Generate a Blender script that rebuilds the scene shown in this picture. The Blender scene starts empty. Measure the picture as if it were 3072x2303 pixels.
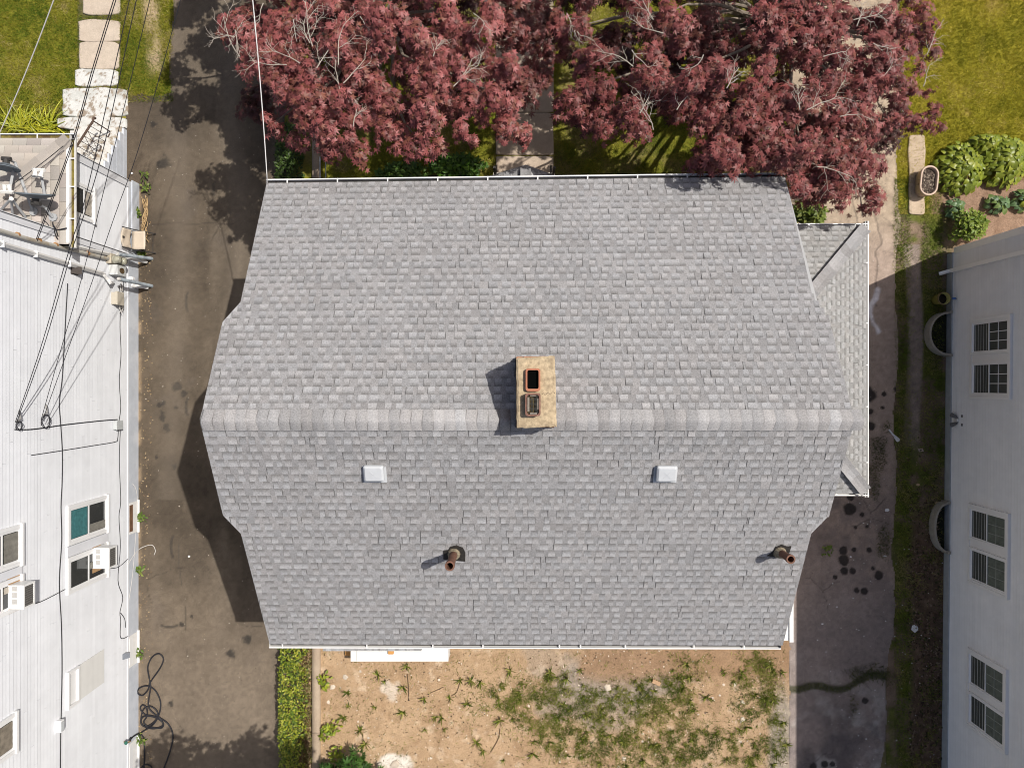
import bpy, math, random
import numpy as np
from mathutils import Vector, Matrix, Quaternion

random.seed(7)
RNG = np.random.default_rng(11)
SC = bpy.context.scene
COL = SC.collection
R = math.radians

# ------------------------------------------------------------------ camera
H, F, CU, CV = 18.4, 2130.0, 1536.0, 1151.5      # drone height (m), focal length and centre in photo pixels
cam_data = bpy.data.cameras.new("camera")
cam_data.sensor_width = 36.0
cam_data.lens = F / 3072.0 * 36.0
cam_data.clip_start = 0.1
cam_data.clip_end = 500.0
cam = bpy.data.objects.new("camera", cam_data)
COL.objects.link(cam)
cam.location = (0, 0, H)
SC.camera = cam

# ------------------------------------------------------------------ sky and sun
SUNV = Vector((0.52, 0.235, 1.0)).normalized()
world = bpy.data.worlds.new("World")
SC.world = world
world.use_nodes = True
wt = world.node_tree
wt.nodes.clear()
sky = wt.nodes.new("ShaderNodeTexSky")
sky.sky_type = 'NISHITA'
sky.sun_disc = False
sky.dust_density = 3.5
sky.ozone_density = 0.4
sky.air_density = 0.8
sky.sun_elevation = math.asin(SUNV.z)
sky.sun_rotation = math.atan2(SUNV.x, SUNV.y)
bg = wt.nodes.new("ShaderNodeBackground")
bg.inputs[1].default_value = 0.10
wo = wt.nodes.new("ShaderNodeOutputWorld")
wt.links.new(sky.outputs[0], bg.inputs[0])
wt.links.new(bg.outputs[0], wo.inputs[0])
sun_data = bpy.data.lights.new("sun", 'SUN')
sun_data.energy = 4.5
sun_data.angle = R(0.5)
sun_data.color = (1.0, 0.955, 0.885)
sun = bpy.data.objects.new("sun", sun_data)
COL.objects.link(sun)
sun.rotation_euler = SUNV.to_track_quat('Z', 'Y').to_euler()
sun.location = (10, 5, 30)
SC.view_settings.view_transform = 'Standard'
SC.view_settings.look = 'None'
SC.view_settings.exposure = 0.08
SC.view_settings.gamma = 1.0
SC.view_settings.use_curve_mapping = False
SC.cycles.use_denoising = True
SC.cycles.pixel_filter_type = 'BLACKMAN_HARRIS'
SC.cycles.filter_width = 1.0

# ------------------------------------------------------------------ measuring helpers
def W(u, v, z=0.0):
    """world point seen at photo pixel (u, v) if it lies at height z"""
    d = (H - z) / F
    return Vector(((u - CU) * d, (CV - v) * d, z))

# ------------------------------------------------------------------ numpy noise
def vnoise(x, y, scale, seed):
    r = np.random.default_rng(seed)
    T = r.random((256, 256))
    x = np.asarray(x) / scale + 100.37
    y = np.asarray(y) / scale + 71.91
    xi = np.floor(x).astype(int); yi = np.floor(y).astype(int)
    fx = x - xi; fy = y - yi
    fx = fx * fx * (3 - 2 * fx); fy = fy * fy * (3 - 2 * fy)
    a = T[xi % 256, yi % 256]; b = T[(xi + 1) % 256, yi % 256]
    c = T[xi % 256, (yi + 1) % 256]; d = T[(xi + 1) % 256, (yi + 1) % 256]
    return (a * (1 - fx) + b * fx) * (1 - fy) + (c * (1 - fx) + d * fx) * fy

def fbm(x, y, scale, seed, octv=4):
    s = 0; a = 0.5; t = 0
    for i in range(octv):
        s = s + a * vnoise(x, y, scale / 2 ** i, seed + i * 13); t += a; a *= 0.55
    return s / t

def sstep(a, b, x):
    t = np.clip((x - a) / (b - a), 0, 1)
    return t * t * (3 - 2 * t)

def blob(x, y, u, v, ru, rv=None, z=0.0, soft=0.35, seed=3, rough=0.5):
    """soft irregular patch centred at photo pixel (u, v) with radii in photo pixels, on the ground"""
    rv = ru if rv is None else rv
    c = W(u, v, z); k = H / F
    d = np.sqrt(((x - c.x) / (ru * k)) ** 2 + ((y - c.y) / (rv * k)) ** 2)
    d = d + (fbm(x, y, max(ru, rv) * k * 0.8, seed) - 0.5) * 2 * rough
    return 1 - sstep(1 - soft, 1 + soft, d)

# ------------------------------------------------------------------ materials
MATS = {}
def mat(name, color=(.5, .5, .5), rough=.85, var=.12, scale=25., attr=False, bump=0., bscale=None,
        spec=.25, metal=0., rnd=0., var2=0., scale2=2., trans=0., tint=None):
    if name in MATS: return MATS[name]
    m = bpy.data.materials.new(name); m.use_nodes = True
    nt = m.node_tree; N = nt.nodes; L = nt.links
    p = N["Principled BSDF"]
    p.inputs["Roughness"].default_value = rough
    p.inputs["Specular IOR Level"].default_value = spec
    p.inputs["Metallic"].default_value = metal
    geo = N.new("ShaderNodeNewGeometry")
    if attr:
        a = N.new("ShaderNodeAttribute"); a.attribute_name = "Col"; src = a.outputs["Color"]
    else:
        a = N.new("ShaderNodeRGB"); a.outputs[0].default_value = (*color, 1); src = a.outputs[0]
    def mul(src, fac_socket, lo, hi):
        mr = N.new("ShaderNodeMapRange"); mr.inputs[3].default_value = lo; mr.inputs[4].default_value = hi
        L.new(fac_socket, mr.inputs[0])
        vm = N.new("ShaderNodeVectorMath"); vm.operation = 'SCALE'
        L.new(src, vm.inputs[0]); L.new(mr.outputs[0], vm.inputs[3])
        return vm.outputs[0]
    def noise(s, det=4):
        n = N.new("ShaderNodeTexNoise"); n.inputs["Scale"].default_value = s; n.inputs["Detail"].default_value = det
        n.inputs["Roughness"].default_value = .6
        L.new(geo.outputs["Position"], n.inputs["Vector"])
        mr = N.new("ShaderNodeMapRange"); mr.inputs[1].default_value = .28; mr.inputs[2].default_value = .72
        L.new(n.outputs[0], mr.inputs[0])
        return mr.outputs[0]
    if var: src = mul(src, noise(scale), 1 - var, 1 + var)
    if var2:
        n2 = noise(scale2, 5)
        if tint:
            mx = N.new("ShaderNodeMix"); mx.data_type = 'RGBA'
            mr = N.new("ShaderNodeMapRange"); mr.inputs[4].default_value = var2
            mr.inputs[1].default_value = .45; mr.inputs[2].default_value = .75
            L.new(n2, mr.inputs[0]); L.new(mr.outputs[0], mx.inputs[0])
            L.new(src, mx.inputs[6]); mx.inputs[7].default_value = (*tint, 1); src = mx.outputs[2]
        else: src = mul(src, n2, 1 - var2, 1 + var2)
    if rnd:
        oi = N.new("ShaderNodeObjectInfo"); src = mul(src, oi.outputs["Random"], 1 - rnd, 1 + rnd)
    L.new(src, p.inputs["Base Color"])
    if bump:
        b = N.new("ShaderNodeBump"); b.inputs["Strength"].default_value = 1.0; b.inputs["Distance"].default_value = bump
        n = N.new("ShaderNodeTexNoise"); n.inputs["Scale"].default_value = bscale or scale; n.inputs["Detail"].default_value = 5
        L.new(geo.outputs["Position"], n.inputs["Vector"])
        L.new(n.outputs[0], b.inputs["Height"]); L.new(b.outputs[0], p.inputs["Normal"])
    if trans:
        t = N.new("ShaderNodeBsdfTranslucent"); L.new(src, t.inputs[0])
        mx = N.new("ShaderNodeMixShader"); mx.inputs[0].default_value = trans
        out = N["Material Output"]
        L.new(p.outputs[0], mx.inputs[1]); L.new(t.outputs[0], mx.inputs[2]); L.new(mx.outputs[0], out.inputs[0])
    MATS[name] = m
    return m

# ------------------------------------------------------------------ objects
WM = {}
def wm(o): return WM[o.name]
def place(o, parent=None, M=None):
    M = M or Matrix.Identity(4)
    COL.objects.link(o)
    if parent is not None:
        o.parent = parent
        o.matrix_basis = wm(parent).inverted() @ M
    else:
        o.matrix_basis = M
    WM[o.name] = M
    return o

def thing(name, loc, label, cat, group=None):
    o = bpy.data.objects.new(name, None)
    o.empty_display_size = .2
    place(o, None, Matrix.Translation(Vector(loc)))
    return tag(o, label, cat, group)
def tag(o, label, cat, group=None):
    o["label"] = label; o["category"] = cat
    if group: o["group"] = group
    return o
def kind(o, k):
    o["kind"] = k; return o

class MB:
    def __init__(s): s.v = []; s.f = []; s.c = []; s.cur = None
    def add(s, vs, fs, cols=None):
        n = len(s.v); s.v += [tuple(p) for p in vs]; s.f += [tuple(i + n for i in f) for f in fs]
        s.c += cols if cols else [s.cur or (.5, .5, .5)] * len(vs)
        return s
    def box(s, a, b, M=None):
        (x0, y0, z0), (x1, y1, z1) = a, b
        x0, x1 = min(x0, x1), max(x0, x1); y0, y1 = min(y0, y1), max(y0, y1); z0, z1 = min(z0, z1), max(z0, z1)
        vs = [Vector(p) for p in ((x0,y0,z0),(x1,y0,z0),(x1,y1,z0),(x0,y1,z0),(x0,y0,z1),(x1,y0,z1),(x1,y1,z1),(x0,y1,z1))]
        if M: vs = [M @ p for p in vs]
        return s.add(vs, [(3,2,1,0),(4,5,6,7),(0,1,5,4),(1,2,6,5),(2,3,7,6),(3,0,4,7)])
    def prism(s, pts, z0, z1, M=None):
        n = len(pts)
        vs = [Vector((p[0], p[1], z0)) for p in pts] + [Vector((p[0], p[1], z1)) for p in pts]
        if M: vs = [M @ p for p in vs]
        fs = [tuple(range(n - 1, -1, -1)), tuple(range(n, 2 * n))] + [(i, (i + 1) % n, n + (i + 1) % n, n + i) for i in range(n)]
        return s.add(vs, fs)
    def tube(s, pts, r, n=6, r1=None, caps=True):
        pts = [Vector(p) for p in pts]; m = len(pts)
        base = len(s.v); vs = []; fs = []
        up = None
        for i, p in enumerate(pts):
            d = (pts[min(i + 1, m - 1)] - pts[max(i - 1, 0)])
            d = d.normalized() if d.length > 1e-9 else Vector((0, 0, 1))
            if up is None: up = Vector((0, 0, 1)) if abs(d.z) < .9 else Vector((1, 0, 0))
            a = d.cross(up)
            if a.length < 1e-6: a = d.orthogonal()
            a.normalize(); b = a.cross(d).normalized(); up = b
            rr = r if r1 is None else r + (r1 - r) * i / max(1, m - 1)
            for k in range(n):
                t = 2 * math.pi * k / n
                vs.append(p + (a * math.cos(t) + b * math.sin(t)) * rr)
        for i in range(m - 1):
            for k in range(n):
                fs.append((i * n + k, i * n + (k + 1) % n, (i + 1) * n + (k + 1) % n, (i + 1) * n + k))
        if caps:
            fs.append(tuple(range(n - 1, -1, -1))); fs.append(tuple((m - 1) * n + k for k in range(n)))
        return s.add(vs, fs)
    def cyl(s, p0, p1, r0, r1=None, n=16, caps=True):
        return s.tube([p0, p1], r0, n, r0 if r1 is None else r1, caps)
    def lathe(s, prof, c, n=20, sx=1, sy=1, M=None, close=False):
        vs = []; fs = []
        for (r, z) in prof:
            for k in range(n):
                t = 2 * math.pi * k / n
                p = Vector((c[0] + r * sx * math.cos(t), c[1] + r * sy * math.sin(t), c[2] + z))
                vs.append(M @ p if M else p)
        m = len(prof)
        for i in range(m - 1):
            for k in range(n):
                fs.append((i * n + k, i * n + (k + 1) % n, (i + 1) * n + (k + 1) % n, (i + 1) * n + k))
        if close:
            fs.append(tuple(range(n - 1, -1, -1))); fs.append(tuple((m - 1) * n + k for k in range(n)))
        return s.add(vs, fs)
    def mesh(s, name, material, smooth=False, attr=False, bevel=0):
        me = bpy.data.meshes.new(name)
        me.from_pydata(s.v, [], s.f)
        if attr:
            ca = me.color_attributes.new("Col", 'FLOAT_COLOR', 'POINT')
            ca.data.foreach_set("color", np.array([(*c, 1) for c in s.c], dtype=np.float32).ravel())
        me.materials.append(material)
        if smooth: me.polygons.foreach_set("use_smooth", [True] * len(me.polygons))
        me.update()
        return me
    def build(s, name, material, parent=None, smooth=False, attr=False, M=None, bevel=0, origin=True):
        if origin and M is None and s.v:
            c = Vector(np.mean(np.array(s.v), axis=0)); c.z = min(p[2] for p in s.v)
            s.v = [(p[0] - c.x, p[1] - c.y, p[2] - c.z) for p in s.v]
            M = Matrix.Translation(c)
        o = bpy.data.objects.new(name, s.mesh(name, material, smooth, attr))
        if bevel:
            b = o.modifiers.new("bevel", 'BEVEL'); b.width = bevel; b.segments = 2; b.limit_method = 'ANGLE'
        return place(o, parent, M)

def npmesh(name, V, Fq, C=None, material=None, smooth=False):
    """mesh from numpy arrays; Fq is (n, 3) or (n, 4)"""
    me = bpy.data.meshes.new(name)
    k = Fq.shape[1]
    me.vertices.add(len(V)); me.vertices.foreach_set("co", np.asarray(V, np.float32).ravel())
    me.loops.add(Fq.size); me.loops.foreach_set("vertex_index", np.asarray(Fq, np.int32).ravel())
    me.polygons.add(len(Fq)); me.polygons.foreach_set("loop_start", np.arange(0, Fq.size, k, dtype=np.int32))
    me.polygons.foreach_set("loop_total", np.full(len(Fq), k, np.int32))
    if C is not None:
        ca = me.color_attributes.new("Col", 'FLOAT_COLOR', 'POINT')
        cc = np.ones((len(V), 4), np.float32); cc[:, :3] = C
        ca.data.foreach_set("color", cc.ravel())
    if smooth: me.polygons.foreach_set("use_smooth", [True] * len(Fq))
    if material: me.materials.append(material)
    me.update(calc_edges=True); me.validate()
    return me
def npobj(name, V, Fq, C, material, parent=None, M=None, smooth=False):
    return place(bpy.data.objects.new(name, npmesh(name, V, Fq, C, material, smooth)), parent, M)

def sheet(name, x0, x1, y0, y1, res, z, colf, material, maskf=None, hf=None):
    """painted ground sheet: colour per vertex from colf(x, y), cells kept where maskf(x, y)"""
    nx = int((x1 - x0) / res) + 1; ny = int((y1 - y0) / res) + 1
    X, Y = np.meshgrid(np.linspace(x0, x1, nx), np.linspace(y0, y1, ny))
    x = X.ravel(); y = Y.ravel()
    zz = np.full(len(x), z)
    if hf is not None: zz = zz + hf(x, y)
    V = np.stack([x, y, zz], 1)
    C = np.clip(np.stack([np.broadcast_to(c, x.shape) for c in colf(x, y)], 1), 0.004, .9)
    i = np.arange(nx * ny).reshape(ny, nx)
    Fq = np.stack([i[:-1, :-1], i[:-1, 1:], i[1:, 1:], i[1:, :-1]], -1).reshape(-1, 4)
    if maskf is not None:
        cx = x[Fq].mean(1); cy = y[Fq].mean(1)
        Fq = Fq[maskf(cx, cy)]
        used = np.unique(Fq); rm = np.full(len(V), -1); rm[used] = np.arange(len(used))
        V = V[used]; C = C[used]; Fq = rm[Fq]
    return kind(npobj(name, V, Fq, C, material, smooth=True), 'structure')

def rot_to(n, spin=0.0):
    q = Vector(n).normalized().to_track_quat('Z', 'Y')
    return q.to_matrix() @ Matrix.Rotation(spin, 3, 'Z')

def rand_rots(n, tilt_lo, tilt_hi, rng, az=None):
    """n random rotation matrices: local Z tilted away from up, any spin"""
    t = rng.uniform(tilt_lo, tilt_hi, n); a = rng.uniform(0, 2 * np.pi, n) if az is None else az
    s = rng.uniform(0, 2 * np.pi, n)
    Z = np.stack([np.sin(t) * np.cos(a), np.sin(t) * np.sin(a), np.cos(t)], 1)
    ref = np.tile(np.array([[0., 0., 1.]]), (n, 1)); ref[np.abs(Z[:, 2]) > .95] = [1, 0, 0]
    X = np.cross(ref, Z); X /= np.linalg.norm(X, axis=1)[:, None]
    Y = np.cross(Z, X)
    X2 = X * np.cos(s)[:, None] + Y * np.sin(s)[:, None]
    Y2 = -X * np.sin(s)[:, None] + Y * np.cos(s)[:, None]
    return np.stack([X2, Y2, Z], 2)

def scatter(tv, tf, P, Rm, S, C, cvar=.12, rng=RNG, tc=None):
    """copies of a template (tv, tf) at P with rotations Rm, sizes S, colours C -> V, F, colours"""
    n = len(P); m = len(tv)
    V = np.einsum('nij,mj->nmi', Rm, tv) * np.asarray(S).reshape(-1, 1, 1) + P[:, None, :]
    Fq = tf[None] + (np.arange(n) * m)[:, None, None]
    C = np.asarray(C) * (1 + rng.uniform(-cvar, cvar, (n, 1)))
    CC = np.repeat(C[:, None, :], m, 1)
    if tc is not None: CC = CC * tc[None, :, None]
    return V.reshape(-1, 3), Fq.reshape(-1, tf.shape[1]), CC.reshape(-1, 3)
# ================================================================== GROUND
M_GROUND = mat("painted_ground", attr=True, rough=.95, var=.30, scale=38, bump=.012, bscale=60, spec=.1)
M_ASPHALT = mat("asphalt", attr=True, rough=.9, var=.26, scale=42, bump=.006, bscale=160, spec=.2)
M_CONC = mat("concrete", attr=True, rough=.9, var=.15, scale=45, bump=.003, bscale=120, spec=.2)

def mixc(a, b, t):
    return [a[i] * (1 - t) + b[i] * t for i in range(3)]

# wide soil sheet out to the horizon
base = MB().box((-120, -120, -.6), (120, 120, -.03))
kind(base.build("ground", mat("far_soil", (.17, .15, .07), var=.2, scale=3, var2=.4, scale2=.3, rough=1), origin=False), 'structure')

XL = -9.68            # left neighbour's foundation face
XR = 11.30            # right neighbour's wall

def crackfield(x, y, s, seed, w):
    cx = x + .35 * s * (fbm(x, y, s * .6, seed + 1) - .5); cy = y + .35 * s * (fbm(x, y, s * .6, seed + 2) - .5)
    gx = np.floor(cx / s); gy = np.floor(cy / s)
    d1 = np.full(x.shape, 9.); d2 = np.full(x.shape, 9.)
    T = np.random.default_rng(seed).random((64, 64, 2))
    for i in (-1, 0, 1):
        for j in (-1, 0, 1):
            ix = (gx + i).astype(int); iy = (gy + j).astype(int)
            p = T[ix % 64, iy % 64]
            d = np.hypot(cx / s - ix - p[..., 0], cy / s - iy - p[..., 1])
            nd1 = np.minimum(d1, d); d2 = np.minimum(np.maximum(d1, d), d2); d1 = nd1
    return 1 - sstep(w * .4, w, (d2 - d1) * s)
# --- driveway of the left side
def edge_l(y): return -8.83 + .05 * np.sin(y * 2.1)
def col_drive(x, y):
    n = fbm(x, y, 1.6, 5); n2 = fbm(x, y, .35, 9); n3 = fbm(x, y * .25, .8, 21)
    c = mixc((.072, .057, .042), (.118, .093, .067), sstep(.25, .75, n))
    t = sstep(.45, .75, n3); c = mixc(c, (.150, .121, .090), t * .6)
    t = sstep(.62, .8, fbm(x, y, .9, 31)); c = mixc(c, (.100, .082, .066), t * .5)
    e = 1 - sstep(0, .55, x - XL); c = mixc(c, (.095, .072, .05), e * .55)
    e2 = (1 - sstep(.0, .12, x - XL)) * (y < 5); c = mixc(c, (.26, .19, .12), e2 * sstep(.35, .6, n2))
    low = sstep(0, 1, (-y - 3.5) / 5); c = mixc(c, (.185, .148, .112), low * .6)
    k = [a * (.86 + .28 * n2) for a in c]
    for (u, v, r) in ((532,1160,14),(552,1180,10),(478,1213,9),(490,1210,8),(487,1240,7),(488,1256,9),(500,1284,11),(527,1222,6),(470,1370,6),(525,1397,8),(495,490,20),(460,372,9),(740,1915,12),(690,1960,14),(512,2110,8),(545,1872,8),(575,1847,5)):
        k = mixc(k, (.03, .027, .024), blob(x, y, u, v, r, r, seed=u, rough=.8) * .85)
    for (u, v, r, rv) in ((566,905,9,34),(565,1220,7,30),(522,1640,9,38),(508,1880,30,7),(645,565,16,22)):
        # curved tyre scuffs
        c0 = W(u, v); kk = H / F
        dx = (x - c0.x) / kk; dy = (y - c0.y) / kk
        d = np.abs(dx + rv * .25 - (dy * dy) / (rv * 4.0)) if rv > r else np.abs(dy - (dx * dx) / (r * 4.0))
        m = (1 - sstep(2.2, 5.5, d)) * (1 - sstep(.75, 1.05, np.abs(dy) / rv if rv > r else np.abs(dx) / r))
        k = mixc(k, (.05, .043, .036), m * .8)
    # hairline joint down the lower half
    xj = W(560, 1900).x + (y + 6.5) * -.09 + .03 * np.sin(y * 3)
    k = mixc(k, (.07, .058, .046), (1 - sstep(.008, .028, np.abs(x - xj))) * (y < -4.0) * (y > -8.6) * sstep(.4, .55, fbm(x, y, .5, 77)) * .8)
    cr = crackfield(x, y, 1.7, 251, .022) * sstep(.5, .62, fbm(x, y, 1.3, 253))
    k = mixc(k, (.045, .037, .03), np.clip(cr, 0, 1) * .6)
    seam = (1 - sstep(.008, .025, np.abs(y - 4.15 - .02 * np.sin(x * 7)))) * (x < -7.2)
    k = mixc(k, (.05, .04, .032), seam * .6)
    g_ = fbm(x, y, .07, 257, 2); k = [a * (.80 + .4 * g_) for a in k]
    # long tyre-polished lanes
    for xc in (-7.25, -8.75):
        k = mixc(k, (.225, .187, .148), np.exp(-((x - xc - .15 * np.sin(y * .4)) / .3) ** 2) * .2 * (y > -3))
    return k
def mask_drive(x, y):
    xe = np.where(y > 7.45 + .08 * np.sin(x * 9), edge_l(y), XL - .16)
    xe = np.where((y > 5.15) & (y <= 7.45), np.where(x < -9.7, -10.0, XL - .6), xe)
    right = -5.86 + .04 * np.sin(y * 1.7)
    right = np.where((y < 3.8) & (y > -4.9), -4.9, right)
    return (x > xe) & (x < right)
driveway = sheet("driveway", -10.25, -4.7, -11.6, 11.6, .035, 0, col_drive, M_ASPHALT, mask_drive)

# --- right driveway (old asphalt on the left, pale broken strip on the right)
def col_drive_r(x, y):
    n = fbm(x, y, 1.3, 105); n2 = fbm(x, y, .25, 109)
    c = mixc((.20, .158, .140), (.29, .23, .20), sstep(.3, .7, n))
    up = sstep(2.2, 4.8, y)
    c = mixc(c, mixc((.31, .245, .18), (.42, .335, .245), n2), up)
    t = sstep(8.85, 9.25, x + .25 * (n - .5)) * (1 - up) * sstep(-4.5, -.5, y)
    c = mixc(c, (.38, .295, .24), t)
    t = sstep(7.6, 8.2, x) * sstep(.52, .75, fbm(x, y, .7, 131)) * (y < 0) * (1 - up); c = mixc(c, (.36, .275, .22), t * .7)
    t = sstep(-4.2, -6.5, y); c = mixc(c, mixc((.20, .165, .155), (.30, .25, .225), n), t * .85)
    t = sstep(-7.6, -9.2, y) * sstep(.42, .7, fbm(x, y, 1.0, 141)); c = mixc(c, (.075, .068, .072), t * .7)
    t = sstep(-6.5, -9.2, y) * sstep(.52, .72, fbm(x, y, .55, 147)); c = mixc(c, (.42, .395, .365), t * .55)
    k = [a * (.85 + .3 * n2) for a in c]
    cr = (crackfield(x, y, .85, 151, .028) * up * (x > 7.9) * .55 + crackfield(x, y, .36, 157, .02) * sstep(4.5, 5.5, y) * (x > 8.9) * .5) * sstep(.3, .6, fbm(x, y, .6, 159))
    k = mixc(k, (.07, .055, .042), np.clip(cr, 0, 1))
    lane = np.exp(-((x - 8.25) / .45) ** 2) * (1 - up) * sstep(-3, 0, y); k = mixc(k, (.13, .10, .092), lane * .75)
    for xc, y0, y1, s in ((8.95, .2, 6.0, 5), (9.45, 2.0, 7.0, 8), (8.62, -1.6, 2.4, 3)):
        m = (1 - sstep(.012, .04, np.abs(x - xc - .16 * (fbm(y, y * 0 + s, .5, s) - .5) * 2 - .05 * np.sin(y * 2.2)))) * (y > y0) * (y < y1)
        k = mixc(k, (.07, .058, .048), m * .5)
    for (u, v, r) in ((2611,1234,9),(2648,1222,6),(2613,1278,14),(2604,1184,26),(2652,1182,8),(2688,1168,8),(2552,1492,11),(2548,1528,20),(2586,1543,8),(2600,1579,6),(2567,1582,6),(2608,1650,9),(2562,1648,8),(2530,1652,14),(2532,1680,17),(2533,1711,13),(2558,1712,11),(2619,1704,7),(2636,1725,15),(2592,1772,12),(2570,1770,9),(2506,1730,8),(2595,2100,10),(2474,2290,12),(2497,2290,9),(2440,2298,12)):
        k = mixc(k, (.022, .019, .018), blob(x, y, u, v, r * .95, r * .95, seed=u + v, rough=.3, soft=.18) * .9)
    # spilled pale streak
    sl = [(2632, 868), (2627, 895), (2614, 912), (2608, 928), (2616, 955), (2624, 975), (2636, 995)]
    dm = np.full(x.shape, 99.)
    for (a, b) in zip(sl[:-1], sl[1:]):
        A, B = W(*a), W(*b); t = np.clip(((x - A.x) * (B.x - A.x) + (y - A.y) * (B.y - A.y)) / ((B - A).length ** 2), 0, 1)
        dm = np.minimum(dm, np.hypot(x - A.x - t * (B.x - A.x), y - A.y - t * (B.y - A.y)))
    k = mixc(k, (.85, .82, .84), (1 - sstep(.015, .10, dm + .10 * (fbm(x, y, .16, 181) - .45))) * (.6 + .4 * fbm(x, y, .1, 183)))
    k = mixc(k, (.06, .052, .046), np.clip(crackfield(x, y, 1.3, 261, .024) * sstep(.45, .6, fbm(x, y, 1.1, 263)) * (y < 0), 0, 1) * .6)
    g_ = fbm(x, y, .07, 259, 2); k = [a * (.80 + .4 * g_) for a in k]
    # mossy seam
    yy = -7.86 + .05 * np.sin(x * 5) + .35 * sstep(8.5, 9.6, x)
    k = mixc(k, (.045, .05, .02), (1 - sstep(.03, .12, np.abs(y - yy) - .05 * n2)) * .8)
    return k
def mask_drive_r(x, y):
    r = 9.95 + .05 * np.sin(y * 1.9) + .12 * (fbm(x, y, .5, 171) - .5) + .012 * (y) + np.where(y < -6, (y + 6) * .07, 0)
    return (x > 7.2 + .03 * (fbm(x, y, .3, 173) - .5)) & (x < r)
sheet("driveway", 7.1, 10.4, -11.6, 11.6, .03, 0, col_drive_r, M_ASPHALT, mask_drive_r)

# --- dirt strip and side path along the right neighbour
def col_strip(x, y):
    n = fbm(x, y, .5, 205); n2 = fbm(x, y, .12, 209)
    g = mixc((.07, .085, .02), (.13, .135, .035), n2)
    d = mixc((.10, .075, .05), (.24, .175, .125), n)
    c = mixc(g, d, sstep(.42, .6, n))
    path = (1 - sstep(.16, .24, np.abs(x - 10.42 - .05 * np.sin(y * 1.3)))) * sstep(-2.2, -.8, y) * (y < 3.6)
    c = mixc(c, mixc((.22, .175, .15), (.31, .25, .205), n2), path)
    mulch = sstep(-2.5, -4, y) * sstep(10.25, 10.5, x)
    c = mixc(c, mixc((.065, .046, .03), (.21, .14, .095), n2), mulch)
    lawn = sstep(4.0, 4.6, y) * sstep(10.35, 10.6, x)
    c = mixc(c, mixc((.085, .095, .014), (.15, .145, .025), fbm(x, y, .9, 215)), lawn)
    bed = blob(x, y, 2960, 660, 110, 105, seed=15)
    c = mixc(c, mixc((.16, .10, .065), (.30, .20, .14), n2), bed * (1 - .3 * n))
    return [a * (.8 + .4 * n2) for a in c]
sheet("planting_strip", 9.7, 11.55, -11.6, 4.4, .035, -.006, col_strip, M_GROUND)
def col_lawn(x, y):
    n = fbm(x, y, .9, 305); n2 = fbm(x, y, .15, 309)
    c = mixc((.11, .12, .012), (.22, .20, .03), n)
    c = mixc(c, (.23, .18, .08), sstep(.60, .78, fbm(x, y, .7, 315)) * .65)
    return [a * (.75 + .5 * n2) for a in c]
def col_lawn_r(x, y):
    c = col_lawn(x, y)
    n2 = fbm(x, y, .12, 331)
    bed = sstep(-.15, .15, 5.35 - y + .3 * (fbm(x, y, .5, 335) - .5)) * sstep(10.75, 11.0, x)
    c = [q * f for q, f in zip(c, (1.45, 1.3, 1.1))]
    return mixc(c, mixc((.17, .105, .07), (.32, .215, .15), n2), bed)
sheet("lawn", 9.8, 15.5, 3.4, 11.6, .04, -.010, col_lawn_r, M_GROUND)

# --- left lawn, strip of grass between walk and driveway
def col_mid(x, y):
    c = col_lawn(x, y)
    t = (1 - sstep(.05, .33, np.abs(x + 9.35 - .1 * np.sin(y)))) * sstep(7.8, 8.4, y)
    n2 = fbm(x, y, .16, 341)
    return mixc(c, mixc((.30, .225, .135), (.44, .34, .21), n2), np.clip(t * 1.5 * fbm(x, y, .3, 347), 0, 1))
sheet("lawn", -10.35, -8.78, 7.25, 11.6, .035, -.010, col_mid, M_GROUND,
      lambda x, y: (x < edge_l(y) + .06) )
sheet("lawn", -16.5, -10.0, 4.0, 11.6, .045, -.014, col_lawn, M_GROUND)

# --- front yard under the maples
def col_front(x, y):
    c = col_lawn(x, y)
    n = fbm(x, y, 1.1, 405); n2 = fbm(x, y, .12, 409)
    c = mixc(c, mixc((.20, .15, .07), (.30, .24, .11), n2), sstep(.50, .72, n) * .7)
    return mixc(c, (.035, .05, .012), sstep(.55, .75, fbm(x, y, .8, 411)) * .6)
sheet("lawn", -5.9, 7.25, 3.0, 11.6, .045, -.012, col_front, M_GROUND)

# --- bare back yard
def col_yard(x, y):
    n = fbm(x, y, .9, 505); n2 = fbm(x, y, .10, 509); n3 = fbm(x, y, .3, 513)
    c = mixc((.31, .205, .12), (.445, .315, .195), n)
    c = mixc(c, (.27, .175, .10), sstep(.52, .78, n3) * .6)
    c = mixc(c, (.54, .42, .30), sstep(.6, .8, fbm(x, y, .22, 517)) * .6)
    ash = np.clip(blob(x, y, 1890, 2020, 150, 75, seed=21, rough=.8) + .8 * blob(x, y, 1760, 2110, 130, 80, seed=22, rough=.9) + .5 * blob(x, y, 1640, 1990, 70, 60, seed=23, rough=.9), 0, 1)
    c = mixc(c, mixc((.20, .17, .14), (.32, .275, .23), n2), ash * .85)
    fresh = sstep(-.12, .1, x - 1.75 + .3 * (y + 7.2) * -1 + .2 * (n - .5)) * sstep(-7.9, -7.4, y + .4 * (n - .5))
    c = mixc(c, mixc((.235, .145, .083), (.33, .215, .13), n3), fresh * .9)
    grav = blob(x, y, 2345, 2210, 40, 160, seed=31, rough=.4)
    c = mixc(c, mixc((.20, .175, .14), (.36, .31, .25), n2), grav * .9)
    lime = blob(x, y, 1185, 2285, 40, 24, seed=37, rough=.7) + blob(x, y, 1170, 2070, 24, 26, seed=38, rough=.9) * .5
    c = mixc(c, (.62, .57, .50), np.clip(lime, 0, 1))
    k = [a * (.84 + .32 * n2) for a in c]
    return k
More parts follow.
